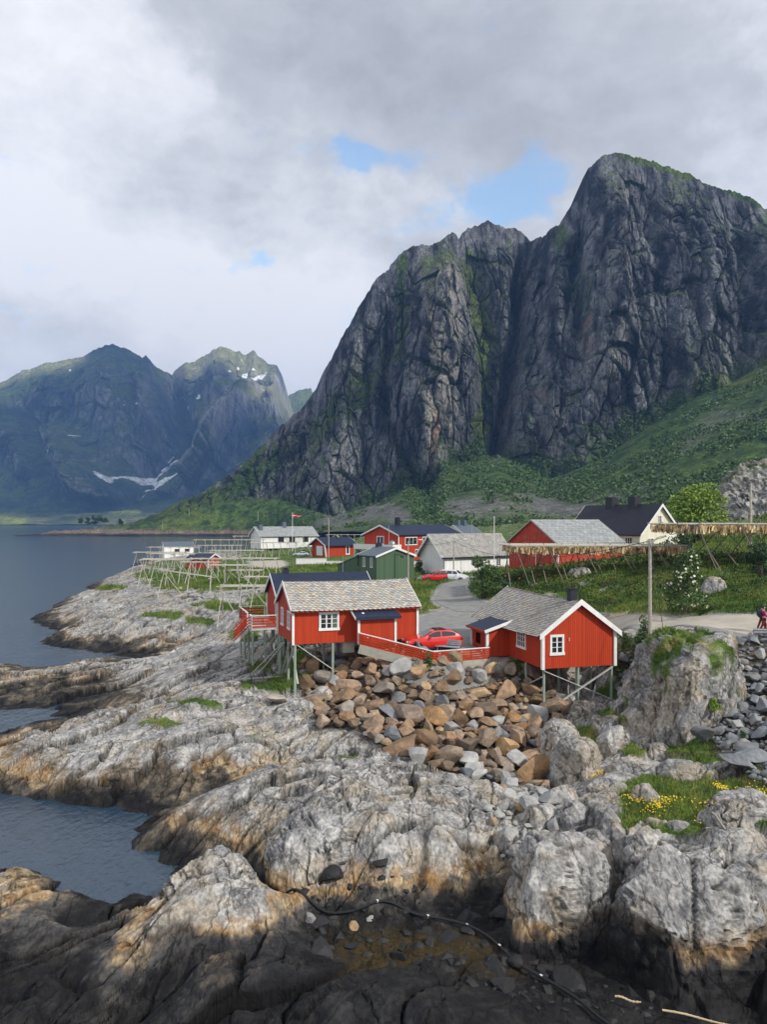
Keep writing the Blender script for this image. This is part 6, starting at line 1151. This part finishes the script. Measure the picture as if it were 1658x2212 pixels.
def bush(u, v, z, w, h, label, n, size, mat='leaf', seed=1, blossom=None, name='bush', lobes=9, stems=4, cat='bush', d=None, trunk=0, group=None):
    x, y = W(u, v, z) if d is None else (X(u, d), d); z = ground(x, y)-.05 if z is None or d is None else z; R = random.Random(seed); e = empty(name, (x, y, z), 0, label, cat, group); C = []
    for k in range(lobes):
        t = R.random(); a = R.uniform(0, 6.28); rr = (w/2)*.68*math.sqrt(R.random())*(1-.45*t); C.append((rr*math.cos(a), rr*math.sin(a), trunk+(h-trunk)*(.14+.74*t), w*R.uniform(.15,.27)*(1.15-.4*t), (h-trunk)*R.uniform(.11,.2)))
    leafcloud('crown', e, C, n, size, mat, seed, blossom=blossom)
    b = MB()
    for k in range(stems):
        c = C[k % len(C)]; m = Vector((c[0]*.35, c[1]*.35, c[2]*.5)); b.chain([(R.uniform(-.1,.1),R.uniform(-.1,.1),-.3), m, (c[0],c[1],c[2])], [w*.022, w*.015, w*.006], 6)
    b.build('trunk' if cat == 'tree' else 'stem', M['bark'], e); return e
bush(1045,1290,6.9,4.6,5.0,'dark green bushy tree with thin trunks beside the lane', 3800,.13,'leaf',3,lobes=15,stems=6,cat='tree',name='tree',trunk=.3)
bush(1075,1282,7.2,3.4,2.6,'low dark bush spreading right of the bushy tree', 1500,.13,'leafdark',4,lobes=8)
bush(1480,1325,8.5,4.3,5.2,'bush covered with white blossom on the grass slope beyond the road', 7000,.10,'leaf',5,blossom=230,lobes=16,stems=6)
bush(1510,1131,None,14,11,'bright yellow green tree behind the stockfish rack', 5200,.30,'leafpale',6,lobes=30,stems=7,cat='tree',name='tree',d=140,trunk=1)
bush(722,1204,6.2,5.2,5.6,'round bush with cream blossom beside the small red garage', 2600,.17,'leaf',7,blossom=240,lobes=12)
bush(690,1201,6.2,4.0,2.0,'purple brown low bush behind the silver car', 900,.16,'maroonleaf' if 'maroonleaf' in M else 'leafdark',8)
bush(925,1444,5.2,1.25,1.75,'small green shrub growing up through the fence corner', 1500,.06,'leaf',9,lobes=9)
bush(1648,1262,9.8,5,3.6,'dark green bush at the right edge of the slope', 3200,.11,'leafdark',10,lobes=12)
bush(1440,1200,None,5.5,3.6,'dark bush beside the cream house', 1800,.18,'leafdark',11,d=108); bush(1480,1198,None,6.5,3.4,'dark bush in the shade under the stockfish rack', 2000,.18,'leafdark',12,d=106)
bush(905,1243,6.5,2.6,2.8,'small dark bush at the corner of the white house', 900,.13,'leafdark',13); bush(878,1238,6.6,1.8,2.2,'small bush between the green shed and the white house', 700,.13,'leaf',14)
bush(778,1199,6.5,3,2.0,'small green bush at the end of the small red garage', 500,.17,'leaf',15); bush(1393,1372,7.2,1.5,2.4,'weedy bush at the foot of the tall roadside pole', 900,.08,'leaf',16,lobes=8); bush(1385,1400,6.6,1.4,1.3,'low weeds on the stones below the tall roadside pole', 700,.08,'leaf',17,lobes=6)
bush(1545,1545+90,5.2,.9,.8,'single bright green shrub among the grey boulders', 700,.06,'leafpale',18,d=43.5)
bush(1605,1575,4.9,.6,.6,'tiny green shrub among the grey boulders', 350,.05,'leaf',19)
for k, (u, w, h) in enumerate(((175,8,7),(188,9,8),(200,10,9),(214,12,10),(228,9,8),(262,9,6))): bush(u,1131,None,w,h,'dark tree on the headland, %s' % ['leftmost of the six','second from the left','third from the left','fourth from the left and tallest','fifth from the left','standing apart on the right'][k], 420,.9,'leafdark',30+k,d=845,stems=1,lobes=5,cat='tree',name='tree',trunk=.3,group='trees on the headland')
for e in [o for o in COL.objects if o.get('group') == 'trees on the headland']: e.location.z = Zv(1133, 845)
# scrub on the scree below the cliffs: nobody could count it
def scrub():
    rs = np.random.RandomState(5); v = BIGV; T = BIGT; m = (T < 1.12) & (BIGG > .55) & (v[...,1] < 760) & (v[...,0] > -90); I = np.argwhere(m); I = I[rs.choice(len(I), 9000)]; P = v[I[:,0], I[:,1]]
    den = fbm(P[:,0]/30, P[:,1]/30, o=3, s=77)+.35*np.exp(-((P[:,0]-95)/70)**2); P = P[den > .02]; n = len(P); k = 7; Q = np.repeat(P, k, 0)+rs.normal(size=(n*k, 3))*np.array([1.3,1.3,.75])+np.array([0,-.4,1.0]); a = rs.normal(size=(n*k, 3)); a /= np.linalg.norm(a, axis=1, keepdims=True); b = np.cross(a, rs.normal(size=(n*k, 3))); b /= np.linalg.norm(b, axis=1, keepdims=True); s = rs.uniform(.5, 1.1, (n*k, 1))
    V = np.stack([Q-a*s, Q+b*s*.8, Q+a*s, Q-b*s*.8], 1).reshape(-1, 3); tag(npmesh('scrub', V, np.arange(len(V)).reshape(-1, 4), M['leaf'], smooth=False), 'low green scrub covering the foot of the mountain', 'scrub', kind='stuff')
scrub()
def undergrowth():
    rs = np.random.RandomState(15); Ps = []
    SPOT = [(1130,1262,8.2,30,12,60,.6),(1180,1262,8.2,30,10,60,.6),(1090,1278,7.3,14,10,40,.7),(1150,1250,8.6,70,6,90,.6),(1260,1258,8.7,80,8,110,.55),(1330,1262,8.9,40,14,60,.5),(1290,1300,7.6,30,14,50,.5),(1400,1255,9.3,60,12,80,.5),(1220,1228,9.2,120,6,120,.8),(1350,1215,9.8,90,8,130,.9),(1480,1212,10.3,60,8,100,.9),(1560,1215,10.8,90,10,120,.8),(1640,1235,10.6,40,12,70,.6),(1590,1255,10.1,50,10,60,.45),(1510,1265,9.6,50,10,50,.4),(1440,1290,8.9,18,12,30,.35),(1530,1325,8.6,60,3,50,.25),(1650,1325,8.9,40,3,30,.25),(1600,1290,9.4,40,14,40,.35),
        (820,1407,5.5,25,4,50,.22),(870,1424,5.2,30,4,55,.22),(990,1436,5.0,50,3,70,.22),(1090,1432,5.0,25,5,60,.25),(1120,1445,4.6,25,5,40,.25),(1350,1372,7.1,20,3,30,.25),(1430,1375,7.6,25,3,40,.25),(1570,1372,8.2,40,2,40,.2),(1050,1310,6.2,14,6,50,.3),(1110,1300,6.6,30,6,60,.4),(905,1275,6.1,20,4,30,.25),(985,1313,6.1,20,2,25,.2),(760,1262,6.2,50,3,30,.3),(620,1400,3.9,20,6,25,.2),(1300,1545,2.6,40,6,40,.2),(1335,1450,4.4,16,18,40,.3),(690,1188,6.8,60,3,60,.6),(800,1212,7.1,60,3,40,.4),(1000,1150,8,200,5,120,1.6),(1250,1140,12,150,8,160,1.8),(1530,1140,14,90,8,90,1.4),(900,1158,8,120,4,90,1.4)]
    Q = []; 
    for u, v, z, su, sv, n, sz in SPOT:
        x0, y0 = W(u, v, z); k = int(n*1.7); x = x0+rs.normal(size=k)*su*.6/F*y0; y = y0+rs.normal(size=k)*sv*.6*y0**2/(H-z)/F; ok = (y > 20)&(y < 400); x, y = x[ok], y[ok]
        fl = bil(flat, aa, bb, x/y, np.log(y)); x, y = x[fl < .3], y[fl < .3]; zz = ground(x, y); m = 24; P = np.repeat(np.stack([x, y, zz], 1), m, 0); s = np.repeat(sz*rs.uniform(.5, 1.3, (len(x), 1)), m, 0); P = P+rs.normal(size=P.shape)*s*[.45,.45,.28]+np.array([0,0,1])*s*.35; Q.append((P, s*.16+.02*y0/60))
    P = np.concatenate([q[0] for q in Q]); s = np.concatenate([q[1] for q in Q]); n = len(P); a = rs.normal(size=(n, 3)); a /= np.linalg.norm(a, axis=1, keepdims=True); b = np.cross(a, rs.normal(size=(n, 3))); b /= np.linalg.norm(b, axis=1, keepdims=True)
    V = np.stack([P-a*s, P+b*s*.6, P+a*s, P-b*s*.6], 1).reshape(-1, 3); f = fbm(P[:,0]*.3, P[:,1]*.3, o=3, s=95); c = lerp(np.array([.025,.060,.012]), np.array([.10,.15,.025]), np.clip(f*1.4+.5, 0, 1)[:, None]); pk = (rs.rand(n) < .012)&(P[:,0] > 12)&(P[:,1] > 66)&(P[:,1] < 105); c[pk] = [.40,.05,.10]; c = lerp(c, np.array([.13,.075,.04]), (sm(.25, .5, fbm(P[:,0]*.5, P[:,1]*.5, o=3, s=96))*.6)[:, None])
    tag(npmesh('undergrowth', V, np.arange(len(V)).reshape(-1, 4), M['grassm'], col=np.repeat(c, 4, 0), smooth=False), 'low dark weeds and scrub on the banks and along the fence', 'undergrowth', kind='stuff')
def grass():
    rs = np.random.RandomState(9); n = 330000; a = rs.uniform(-.52, .52, n); l = rs.uniform(math.log(26), math.log(170), n); y = np.exp(l); x = a*y; g = vegat(x, y); keep = (g > .45)&(rs.rand(n) < .35+.65*g); x, y = x[keep], y[keep]; z = ground(x, y)
    G_ = np.concatenate(GV); G_ = G_[rs.rand(len(G_)) < .8]; x = np.concatenate([x, G_[:,0]]); y = np.concatenate([y, G_[:,1]]); z = np.concatenate([z, G_[:,2]]); n = len(x)
    h = (.16+.16*rs.rand(n))*np.clip(y/55, .7, 2.0)*(1+.6*fbm(x*.3, y*.3, o=3, s=91)); th = rs.uniform(0, 6.28, n); w = .018*np.clip(y/40, 1, 4)*1.3; lean = rs.normal(size=(n, 2))*.3*h[:, None]
    P = np.stack([x, y, z], 1)-[0,0,.03]; dx = np.stack([np.cos(th)*w, np.sin(th)*w, 0*w], 1); top = P+np.stack([lean[:,0], lean[:,1], h], 1)
    V = np.stack([P-dx, P+dx, top], 1).reshape(-1, 3)
    gc = lerp(np.array([.045,.105,.014]), np.array([.16,.205,.035]), np.clip(fbm(x*.35, y*.35, o=4, s=92)*1.3+.5+rs.normal(size=n)*.15, 0, 1)[:, None]); gc = lerp(gc, np.array([.28,.24,.08]), (sm(.15, .5, fbm(x*.5, y*.5, o=4, s=93))*.6*rs.rand(n))[:, None])
    tag(npmesh('grass', V, np.arange(len(V)).reshape(-1, 3), M['grassm'], col=np.repeat(gc, 3, 0), smooth=False), 'green grass in tufts on the rocks and slopes', 'grass', kind='stuff')
M['grassm'] = attr_mat('grass_blade', .7, 2, (.8, 1.2), 0, 5); grass(); undergrowth()
def flowers():
    rs = np.random.RandomState(12); Pn = []; m, N, L, b = newmat('yellow_petal'); b.inputs['Base Color'].default_value = (.72,.50,.015,1); b.inputs['Roughness'].default_value = .7
    SP_ = [(1372,1728,3.4,20,7),(1440,1738,3.4,22,8),(1420,1752,3.4,18,6),(1295,1668,2.8,14,5),(1545,1742,3.6,22,6),(1570,1752,3.6,20,6),(1550,1775,3.6,20,8),(1530,1785,3.5,16,5),(1645,1722,3.8,16,9),(1610,1702,3.9,14,5),(1640,1770,3.8,14,6),(1560,1700,3.7,8,4),(1010,1436,5.0,4,2)]
    for u, v, z, su, sv in SP_:
        x0, y0 = W(u, v, z); n = 75; x = x0+rs.normal(size=n)*su*.8/F*y0; y = y0+rs.normal(size=n)*sv*y0**2/(H-z)/F*.9; Pn.append(np.stack([x, y, ground(x, y)+.12+.12*rs.rand(n)], 1))
    P = np.concatenate(Pn); n = len(P); a = rs.normal(size=(n, 3)); a[:,2] *= .5; a /= np.linalg.norm(a, axis=1, keepdims=True); b_ = np.cross(a, [0,-.5,1]); b_ /= np.linalg.norm(b_, axis=1, keepdims=True); s = .034
    V = np.stack([P-a*s, P+b_*s, P+a*s, P-b_*s], 1).reshape(-1, 3); o = npmesh('yellow_flowers', V, np.arange(len(V)).reshape(-1, 4), m, smooth=False); tag(o, 'patches of small yellow flowers in the rock meadow', 'flowers', kind='stuff')
flowers()
# ---------------------------------------------------------------- hose, pole, driftwood
def hose():
    P = [(545,1915,.9),(600,1945,.7),(640,1960,.55),(700,1975,.5),(760,1978,.5),(830,1975,.45),(900,1975,.45),(960,1985,.4),(1010,2000,.4),(1050,2025,.35),(1080,2050,.35),(1120,2085,.35),(1170,2115,.3),(1220,2145,.3),(1260,2175,.3),(1300,2205,.3),(1360,2240,.3)]
    pts_ = []
    for u, v, z in P: x, y = W(u, v, z); pts_.append(Vector((x, y, max(z, ground(x, y)+.16))))
    fine = []
    for i in range(len(pts_)-1):
        p0, p1, p2, p3 = pts_[max(i-1,0)], pts_[i], pts_[i+1], pts_[min(i+2,len(pts_)-1)]
        for k in range(5):
            t = k/5; fine.append(.5*((2*p1)+(p2-p0)*t+(2*p0-5*p1+4*p2-p3)*t*t+(3*p1-p0-3*p2+p3)*t**3))
    e = empty('hose', tuple(fine[0]), 0, 'black plastic hose snaking over the seaweed stones', 'hose'); o = fine[0]
    b = MB(); b.chain([p-o for p in fine], .055, 8); b.build('pipe', M['hose'], e, smooth=True)
    for k in (24, 32, 40, 50, 60):
        p = fine[k]-o; b = MB(); b.box(p+Vector((0,0,.02)), (.06,.10,.09), .6); b.build('clip', M['white'], e)
hose()
def cane(u1, v1, u2, v2, z, lab, r=.035):
    a = Vector((*W(u1, v1, z), z)); b_ = Vector((*W(u2, v2, z), z)); m = MB(); n = 7
    m.chain([a.lerp(b_, k/n)+Vector((0,0,.03*math.sin(k))) for k in range(n+1)], [r*(1-.3*k/n) for k in range(n+1)], 8)
    for k in range(1, n): p = a.lerp(b_, k/n)+Vector((0,0,.03*math.sin(k))); d_ = (b_-a).normalized()*.02; m.tube(p-d_, p+d_, r*1.15, r*1.15, 8)
    tag(m.build('cane', M['bamboo']), lab, 'cane')
cane(1330,2152,1386,2166,.55,'short pale bamboo cane lying on the black stones'); cane(1432,2182,1620,2222,.5,'long pale bamboo cane at the bottom edge')
b = MB(); b.box((0,0,0), (1.3,.22,.05), .1); o = b.build('driftwood_plank', M['pole']); x, y = W(1560, 1795, 4.0); o.location = (x, y, 4.25); o.rotation_euler = (.1,.9,.3); tag(o, 'thin white plank stuck in the rocks near the flowers', 'plank')
b = MB(); b.box((0,0,0), (.9,.2,.12), .3); b.box((.3,.2,.05), (.5,.15,.1), -.4); o = b.build('driftwood', M['pole']); x, y = W(1420, 1818, 3.2); o.location = (x, y, ground(x, y)+.2); tag(o, 'bleached driftwood lying on the rock below the meadow', 'driftwood')
# ---------------------------------------------------------------- people
def skinned(name, J, E, mat, parent=None, sub=2):
    me = bpy.data.meshes.new(name); me.from_pydata([j[:3] for j in J], E, []); me.materials.append(mat); o = link(bpy.data.objects.new(name, me), parent)
    md = o.modifiers.new('skin', 'SKIN'); md.use_smooth_shade = True
    for i, j in enumerate(J): me.skin_vertices[0].data[i].radius = (j[3], j[4] if len(j) > 4 else j[3])
    me.skin_vertices[0].data[0].use_root = True; s = o.modifiers.new('sub', 'SUBSURF'); s.levels = s.render_levels = sub; return o
def person(x, y, z, yaw, lab, jacket, trousers, k=0):
    e = empty('person', (x, y, z), yaw, lab, 'person'); f = .30 if k == 0 else -.26
    J = [(0,0,.95,.13,.11), (0,0,1.18,.13,.10), (0,0,1.38,.17,.11), (0,0,1.47,.06), (0,.01,1.56,.055), (0,.02,1.62,.085,.10), (0,.02,1.70,.075,.09),
         (-.10,0,.88,.085), (-.11,f*.55,.48,.06), (-.11,f*.6-.12,.09,.045), (-.11,f*.6+.06,.04,.04,.03),
         (.10,0,.88,.085), (.11,-f*.25,.48,.06), (.11,-f*.9,.12,.045), (.11,-f*.9+.16,.04,.04,.03),
         (-.20,0,1.38,.06), (-.25,-f*.35,1.12,.045), (-.23,-f*.35+.16,.92,.035), (-.23,-f*.3+.22,.84,.03,.018),
         (.20,0,1.38,.06), (.25,f*.4,1.13,.045), (.23,f*.4+.2,.97,.035), (.23,f*.4+.28,.90,.03,.018)]
    E = [(0,1),(1,2),(2,3),(3,4),(4,5),(5,6),(0,7),(7,8),(8,9),(9,10),(0,11),(11,12),(12,13),(13,14),(2,15),(15,16),(16,17),(17,18),(2,19),(19,20),(20,21),(21,22)]
    body = skinned('body', J, E, M['skin'], e)
    for h, dx in ((18, -1), (22, 1)):        # fingers
        hx, hy, hz = J[h][:3]
        for q in range(5):
            ang = -.9 if q == 4 else 0; b = MB(); o_ = Vector((hx+(q-1.5)*.0, hy+.012*(q-1.5), hz-.01)); b.chain([o_, o_+Vector((0,.008*(q-1.5)+(.03 if q == 4 else 0),-.045)), o_+Vector((-.01*dx,.008*(q-1.5)+(.04 if q == 4 else .01),-.075))], [.009,.008,.006], 5); b.build('finger', M['skin'], body, True)
    G = [3.,]; 
    jk = [(j[0], j[1], j[2], j[3]+.028, (j[4] if len(j) > 4 else j[3])+.028) for j in (J[0], J[1], J[2], J[3], J[15], J[16], J[17], J[19], J[20], J[21])]; skinned('jacket', jk, [(0,1),(1,2),(2,3),(2,4),(4,5),(5,6),(2,7),(7,8),(8,9)], M[jacket], body)
    tr = [(j[0], j[1], j[2], j[3]+.02, (j[4] if len(j) > 4 else j[3])+.02) for j in (J[0], J[7], J[8], J[9], J[11], J[12], J[13])]; skinned('trousers', tr, [(0,1),(1,2),(2,3),(0,4),(4,5),(5,6)], M[trousers], body)
    for a, c in ((9, 10), (13, 14)): skinned('shoe', [(*J[a][:2], .07, .055), (*J[c][:2], .045, .05, .04)], [(0,1)], M['black'], body, 1)
    b = MB(); 
    import bmesh
    bm = bmesh.new(); bmesh.ops.create_uvsphere(bm, u_segments=14, v_segments=10, radius=.115); 
    for v_ in bm.verts:
        v_.co.z *= 1.05
        if v_.co.y > .03 and v_.co.z < .03: v_.co.y = .03
    me = bpy.data.meshes.new('hair'); bm.to_mesh(me); bm.free(); me.materials.append(M['hair']); o = link(bpy.data.objects.new('hair', me), body); o.location = (0, -.005, 1.685)
    for sx in (-.03, .03): b = MB(); b.tube((sx, .105, 1.665), (sx, .122, 1.665), .012, .008, 6); b.build('eye', M['black'], body)
    b = MB(); b.chain([(0,.10,1.66), (0,.135,1.635), (0,.115,1.62)], [.01,.014,.01], 5); b.build('nose', M['skin'], body); b = MB(); b.box((0,.112,1.60), (.045,.012,.01)); b.build('mouth', M['maroon'], body)
    b = MB(); b.box((0,-.21,1.22), (.28,.18,.44), 0, .85); b.box((0,-.31,1.14), (.2,.06,.22), 0, .85); o = tag(b.build('backpack', M['navy']), 'navy backpack worn by the walker in the %s jacket' % ('magenta' if k == 0 else 'dark'), 'backpack'); bv = o.modifiers.new('b', 'BEVEL'); bv.width = .05; bv.segments = 3; o.location = e.location; o.rotation_euler = e.rotation_euler
px, py = W(1651, 1358, 8.85); person(px, py, ground(px, py)+.05, -1.9, 'person in a magenta jacket and dark red trousers walking on the coast road', 'magenta', 'maroon', 0)
px, py = W(1648, 1347, 8.9); person(px, py, ground(px, py)+.05, -1.75, 'person in a dark jacket walking behind the one in magenta', 'navy', 'maroon', 1)
# ---------------------------------------------------------------- camera, sky, sun
cd = bpy.data.cameras.new('camera'); cam = bpy.data.objects.new('camera', cd); COL.objects.link(cam); S.camera = cam
cam.location = (0, 0, H); cam.rotation_euler = (math.pi/2, 0, 0); cd.sensor_fit = 'VERTICAL'; cd.sensor_height = 24; cd.lens = 24*F/2212; cd.shift_y = 19/2212; cd.clip_start = .5; cd.clip_end = 20000
SUN = Vector((.66, -.52, .62)).normalized()
ld = bpy.data.lights.new('sun', 'SUN'); ld.energy = 3.0; ld.angle = math.radians(2); ld.color = (1, .95, .87)
lo = bpy.data.objects.new('sun', ld); COL.objects.link(lo); lo.rotation_euler = SUN.to_track_quat('Z', 'Y').to_euler()
w = bpy.data.worlds.new('World'); S.world = w; w.use_nodes = True; N = w.node_tree.nodes; L = w.node_tree.links; bg = N['Background']
sky = N.new('ShaderNodeTexSky'); sky.sky_type = 'NISHITA'; sky.sun_disc = False; sky.sun_elevation = math.asin(SUN.z); sky.sun_rotation = math.atan2(SUN.x, SUN.y); sky.air_density = 1.3; sky.dust_density = .3; sky.ozone_density = 2
tc = N.new('ShaderNodeTexCoord'); DIR = tc.outputs['Generated']
def nz(vec, scale, detail, rough, stretch=(1,1,1), off=(0,0,0)):
    mp = N.new('ShaderNodeMapping'); mp.inputs['Scale'].default_value = stretch; mp.inputs['Location'].default_value = off; L.new(vec, mp.inputs[0])
    n = N.new('ShaderNodeTexNoise'); n.inputs['Scale'].default_value = scale; n.inputs['Detail'].default_value = detail; n.inputs['Roughness'].default_value = rough; L.new(mp.outputs[0], n.inputs['Vector']); return n
def vmath(op, a, b=None, bv=None):
    n = N.new('ShaderNodeVectorMath'); n.operation = op; L.new(a, n.inputs[0])
    if b is not None: L.new(b, n.inputs[1])
    elif bv is not None: n.inputs[1].default_value = bv
    return n.outputs[0] if op not in ('LENGTH','DISTANCE','DOT_PRODUCT') else n.outputs['Value']
wn = nz(DIR, 5.0, 6, .6); wd = vmath('SUBTRACT', wn.outputs['Color'], bv=(.5,.5,.5)); wd0 = wd; wd = vmath('MULTIPLY', wd, bv=(.26,.26,.16)); WD = vmath('ADD', DIR, wd)
def blob(u, v, r, amp, sx=1, sz=1, src=None):
    d = Vector(((u-U0)/F, 1, (V0-v)/F)).normalized()
    q = vmath('SUBTRACT', src or WD, bv=tuple(d)); q = vmath('MULTIPLY', q, bv=(1/sx, 1, 1/sz)); l = vmath('LENGTH', q)
    mr = N.new('ShaderNodeMapRange'); mr.interpolation_type = 'SMOOTHSTEP'; mr.inputs[1].default_value = 0; mr.inputs[2].default_value = r; mr.inputs[3].default_value = amp; mr.inputs[4].default_value = 0; L.new(l, mr.inputs[0]); return mr.outputs[0]
def addall(l):
    r = l[0]
    for x in l[1:]: r = math_n(N, L, 'ADD', r, None, x)
    return r
n1 = nz(WD, 3.0, 8, .52, (1,1,2.4)); n2 = nz(DIR, 8, 8, .58, (1,1,2.0), (3,1,2))
WH = vmath('ADD', DIR, vmath('MULTIPLY', wd0, bv=(.24,.1,.12)))
b1 = math_n(N, L, 'MULTIPLY', n1.outputs['Fac'], .55); b2 = math_n(N, L, 'MULTIPLY', n2.outputs['Fac'], .46)
n6 = nz(WH, 20, 8, .62, (1,1,1.8), (7,2,5)); b3 = math_n(N, L, 'MULTIPLY_ADD', n6.outputs['Fac'], .22); b3.node.inputs[2].default_value = -.19
shade = addall([b1, b2, b3, blob(1150,150,.34,-.30,1.5,.75), blob(1500,330,.2,-.12,1.5,.6), blob(330,400,.20,-.20,1.6,.5), blob(60,250,.25,.22,1,1), blob(80,540,.18,.20,1.3,.5), blob(560,620,.2,.20,1.3,.6), blob(900,400,.13,.16,1.6,.6), blob(620,790,.2,.16,1.2,.8), blob(1560,330,.10,.10), blob(650,80,.2,-.12,1.6,.5), blob(100,790,.18,.05,2,.5)])
rp = N.new('ShaderNodeValToRGB'); E = rp.color_ramp.elements; E[0].position = .02; E[0].color = (.42,.43,.46,1); E[1].position = .58; E[1].color = (.93,.93,.95,1)
e = E.new(.26); e.color = (.58,.59,.62,1); e = E.new(.40); e.color = (.76,.77,.80,1); L.new(shade, rp.inputs[0])
hole = addall([blob(835,345,.075,.95,2.3,.40,WH), blob(775,352,.05,.45,1.8,.4,WH), blob(1150,425,.085,1.0,1.1,.75,WH), blob(1085,470,.06,.55,1.9,.6,WH), blob(560,560,.05,.95,1.3,.55,WH), blob(920,500,.06,.4,1.5,.5,WH), blob(1235,395,.05,.35,1,1,WH), blob(1090,390,.05,.4,1,1,WH)])
n3 = nz(DIR, 13, 8, .62, (1,1,1.7)); hn = math_n(N, L, 'MULTIPLY_ADD', n3.outputs['Fac'], 2.4); N_ = hole; 
hn.node.inputs[2].default_value = -1.22; hole = math_n(N, L, 'ADD', hole, None, hn)
hm = N.new('ShaderNodeMapRange'); hm.interpolation_type = 'SMOOTHSTEP'; hm.inputs[1].default_value = .18; hm.inputs[2].default_value = .95; L.new(hole, hm.inputs[0])
SKYS = .10
sb = N.new('ShaderNodeMixRGB'); sb.blend_type = 'MULTIPLY'; sb.inputs[0].default_value = 1; sb.inputs[2].default_value = (2.1,2.2,2.2,1); L.new(sky.outputs[0], sb.inputs[1])
cl = N.new('ShaderNodeMixRGB'); cl.blend_type = 'MULTIPLY'; cl.inputs[0].default_value = 1; cl.inputs[2].default_value = (1/SKYS,)*3+(1,); L.new(rp.outputs[0], cl.inputs[1])
mx = N.new('ShaderNodeMixRGB'); L.new(math_n(N, L, 'MULTIPLY', hm.outputs[0], .8), mx.inputs[0]); L.new(cl.outputs[0], mx.inputs[1]); L.new(sb.outputs[0], mx.inputs[2]); L.new(mx.outputs[0], bg.inputs['Color']); bg.inputs['Strength'].default_value = SKYS
# added cloudlike sheet above the view, outline cut to shade the far mountains
def shade_clouds():
    cz = 2450.; g = 45.; x0, y0 = -2600., -2200.; nx, ny = 170, 150; sh = np.zeros((ny, nx)); li = np.zeros((ny, nx)); kx, ky = SUN.x/SUN.z, SUN.y/SUN.z
    def put(P, lit):
        t = cz-P[:,2]; i = ((P[:,0]+kx*t-x0)/g).astype(int); j = ((P[:,1]+ky*t-y0)/g).astype(int); ok = (i >= 0)&(i < nx)&(j >= 0)&(j < ny); np.add.at(li if lit else sh, (j[ok], i[ok]), 1)
    pass
    LIT = [[(-30,800),(60,790),(190,755),(180,790),(90,825),(30,880),(-30,900)], [(372,830),(400,770),(478,735),(560,745),(615,840),(625,890),(600,900),(560,850),(530,900),(470,985),(410,1050),(385,1030),(440,950),(470,900),(440,850),(400,850)]]
    V, T = FARV[0][::3, ::2].reshape(-1, 3), FARV[1][::3, ::2].ravel(); V = V[T < 2.0]; u = U0+V[:,0]/V[:,1]*F; v = V0-(V[:,2]-H)/V[:,1]*F; m = np.zeros(len(V), bool)
    for p in LIT: m |= inpoly(u, v, p)
    ok = (v > 700)&(u > -200)&(u < 640); put(V[ok&~m], False); put(V[ok&m], True)
    c = (sh > li*1.0)*1.; 
    for k in range(2): q = np.pad(c, 1); c = np.maximum.reduce([q[1:-1,1:-1], q[:-2,1:-1], q[2:,1:-1], q[1:-1,:-2], q[1:-1,2:]])*(li <= sh)
    print('cloud cells', int(c.sum()), 'lit free', float((c[li > 0] < .5).mean()), 'lit cells', int((li > 0).sum()))
    # keep the shore and the village clear
    jj, ii = np.mgrid[0:ny, 0:nx]; X_ = x0+(ii+.5)*g; Y_ = y0+(jj+.5)*g; c[(Y_ < 330+ky*(cz-10))] = 0
    n = 0; V = []; Fc = []
    ids = {}
    def vid(i, j, top):
        k = (i, j, top)
        if k not in ids: ids[k] = len(V); f = float(fbm(np.array([i*.23]), np.array([j*.23]), o=4, s=3+top)[0]); V.append((x0+i*g, y0+j*g, cz+(14+12*f if top else -6+6*f)))
        return ids[k]
    C_ = c > .5
    for j in range(ny):
        for i in range(nx):
            if not C_[j, i]: continue
            Fc.append([vid(i,j,1), vid(i+1,j,1), vid(i+1,j+1,1), vid(i,j+1,1)]); Fc.append([vid(i,j,0), vid(i,j+1,0), vid(i+1,j+1,0), vid(i+1,j,0)])
            for (a, b, di, dj) in (((i,j),(i+1,j),0,-1), ((i+1,j),(i+1,j+1),1,0), ((i+1,j+1),(i,j+1),0,1), ((i,j+1),(i,j),-1,0)):
                jj_, ii_ = j+dj, i+di
                if not (0 <= jj_ < ny and 0 <= ii_ < nx and C_[jj_, ii_]): Fc.append([vid(*a,0), vid(*b,0), vid(*b,1), vid(*a,1)])
    m = bpy.data.materials.new('shade_cloud'); m.use_nodes = True; N = m.node_tree.nodes; N.remove(N['Principled BSDF']); t = N.new('ShaderNodeBsdfTranslucent'); t.inputs[0].default_value = (.34,.36,.40,1); m.node_tree.links.new(t.outputs[0], N['Material Output'].inputs['Surface'])
    tag(npmesh('shade_cloud', V, Fc, m), 'added cloudlike sheet cut to shade the far mountains', 'shade_cloud', kind='structure')
shade_clouds()
# air
def haze():
    b = MB(); b.box((0, 3100, 550), (11400, 6400, 1110)); o = b.build('haze', newmat('unused')[0]); o.data.materials.clear()
    m = bpy.data.materials.new('air'); m.use_nodes = True; n = m.node_tree.nodes; n.remove(n['Principled BSDF']); p = n.new('ShaderNodeVolumePrincipled'); p.inputs['Color'].default_value = (.24,.48,1,1); p.inputs['Density'].default_value = HAZE; p.inputs['Anisotropy'].default_value = 0
    m.node_tree.links.new(p.outputs[0], n['Material Output'].inputs['Volume']); o.data.materials.append(m); tag(o, 'thin blue air over the fjord', 'haze', kind='stuff')
HAZE = 1.1e-4
if HAZE: haze()
S.view_settings.view_transform = 'Standard'; S.view_settings.look = 'None'; S.view_settings.exposure = .2; S.view_settings.gamma = 1
S.render.engine = 'CYCLES'
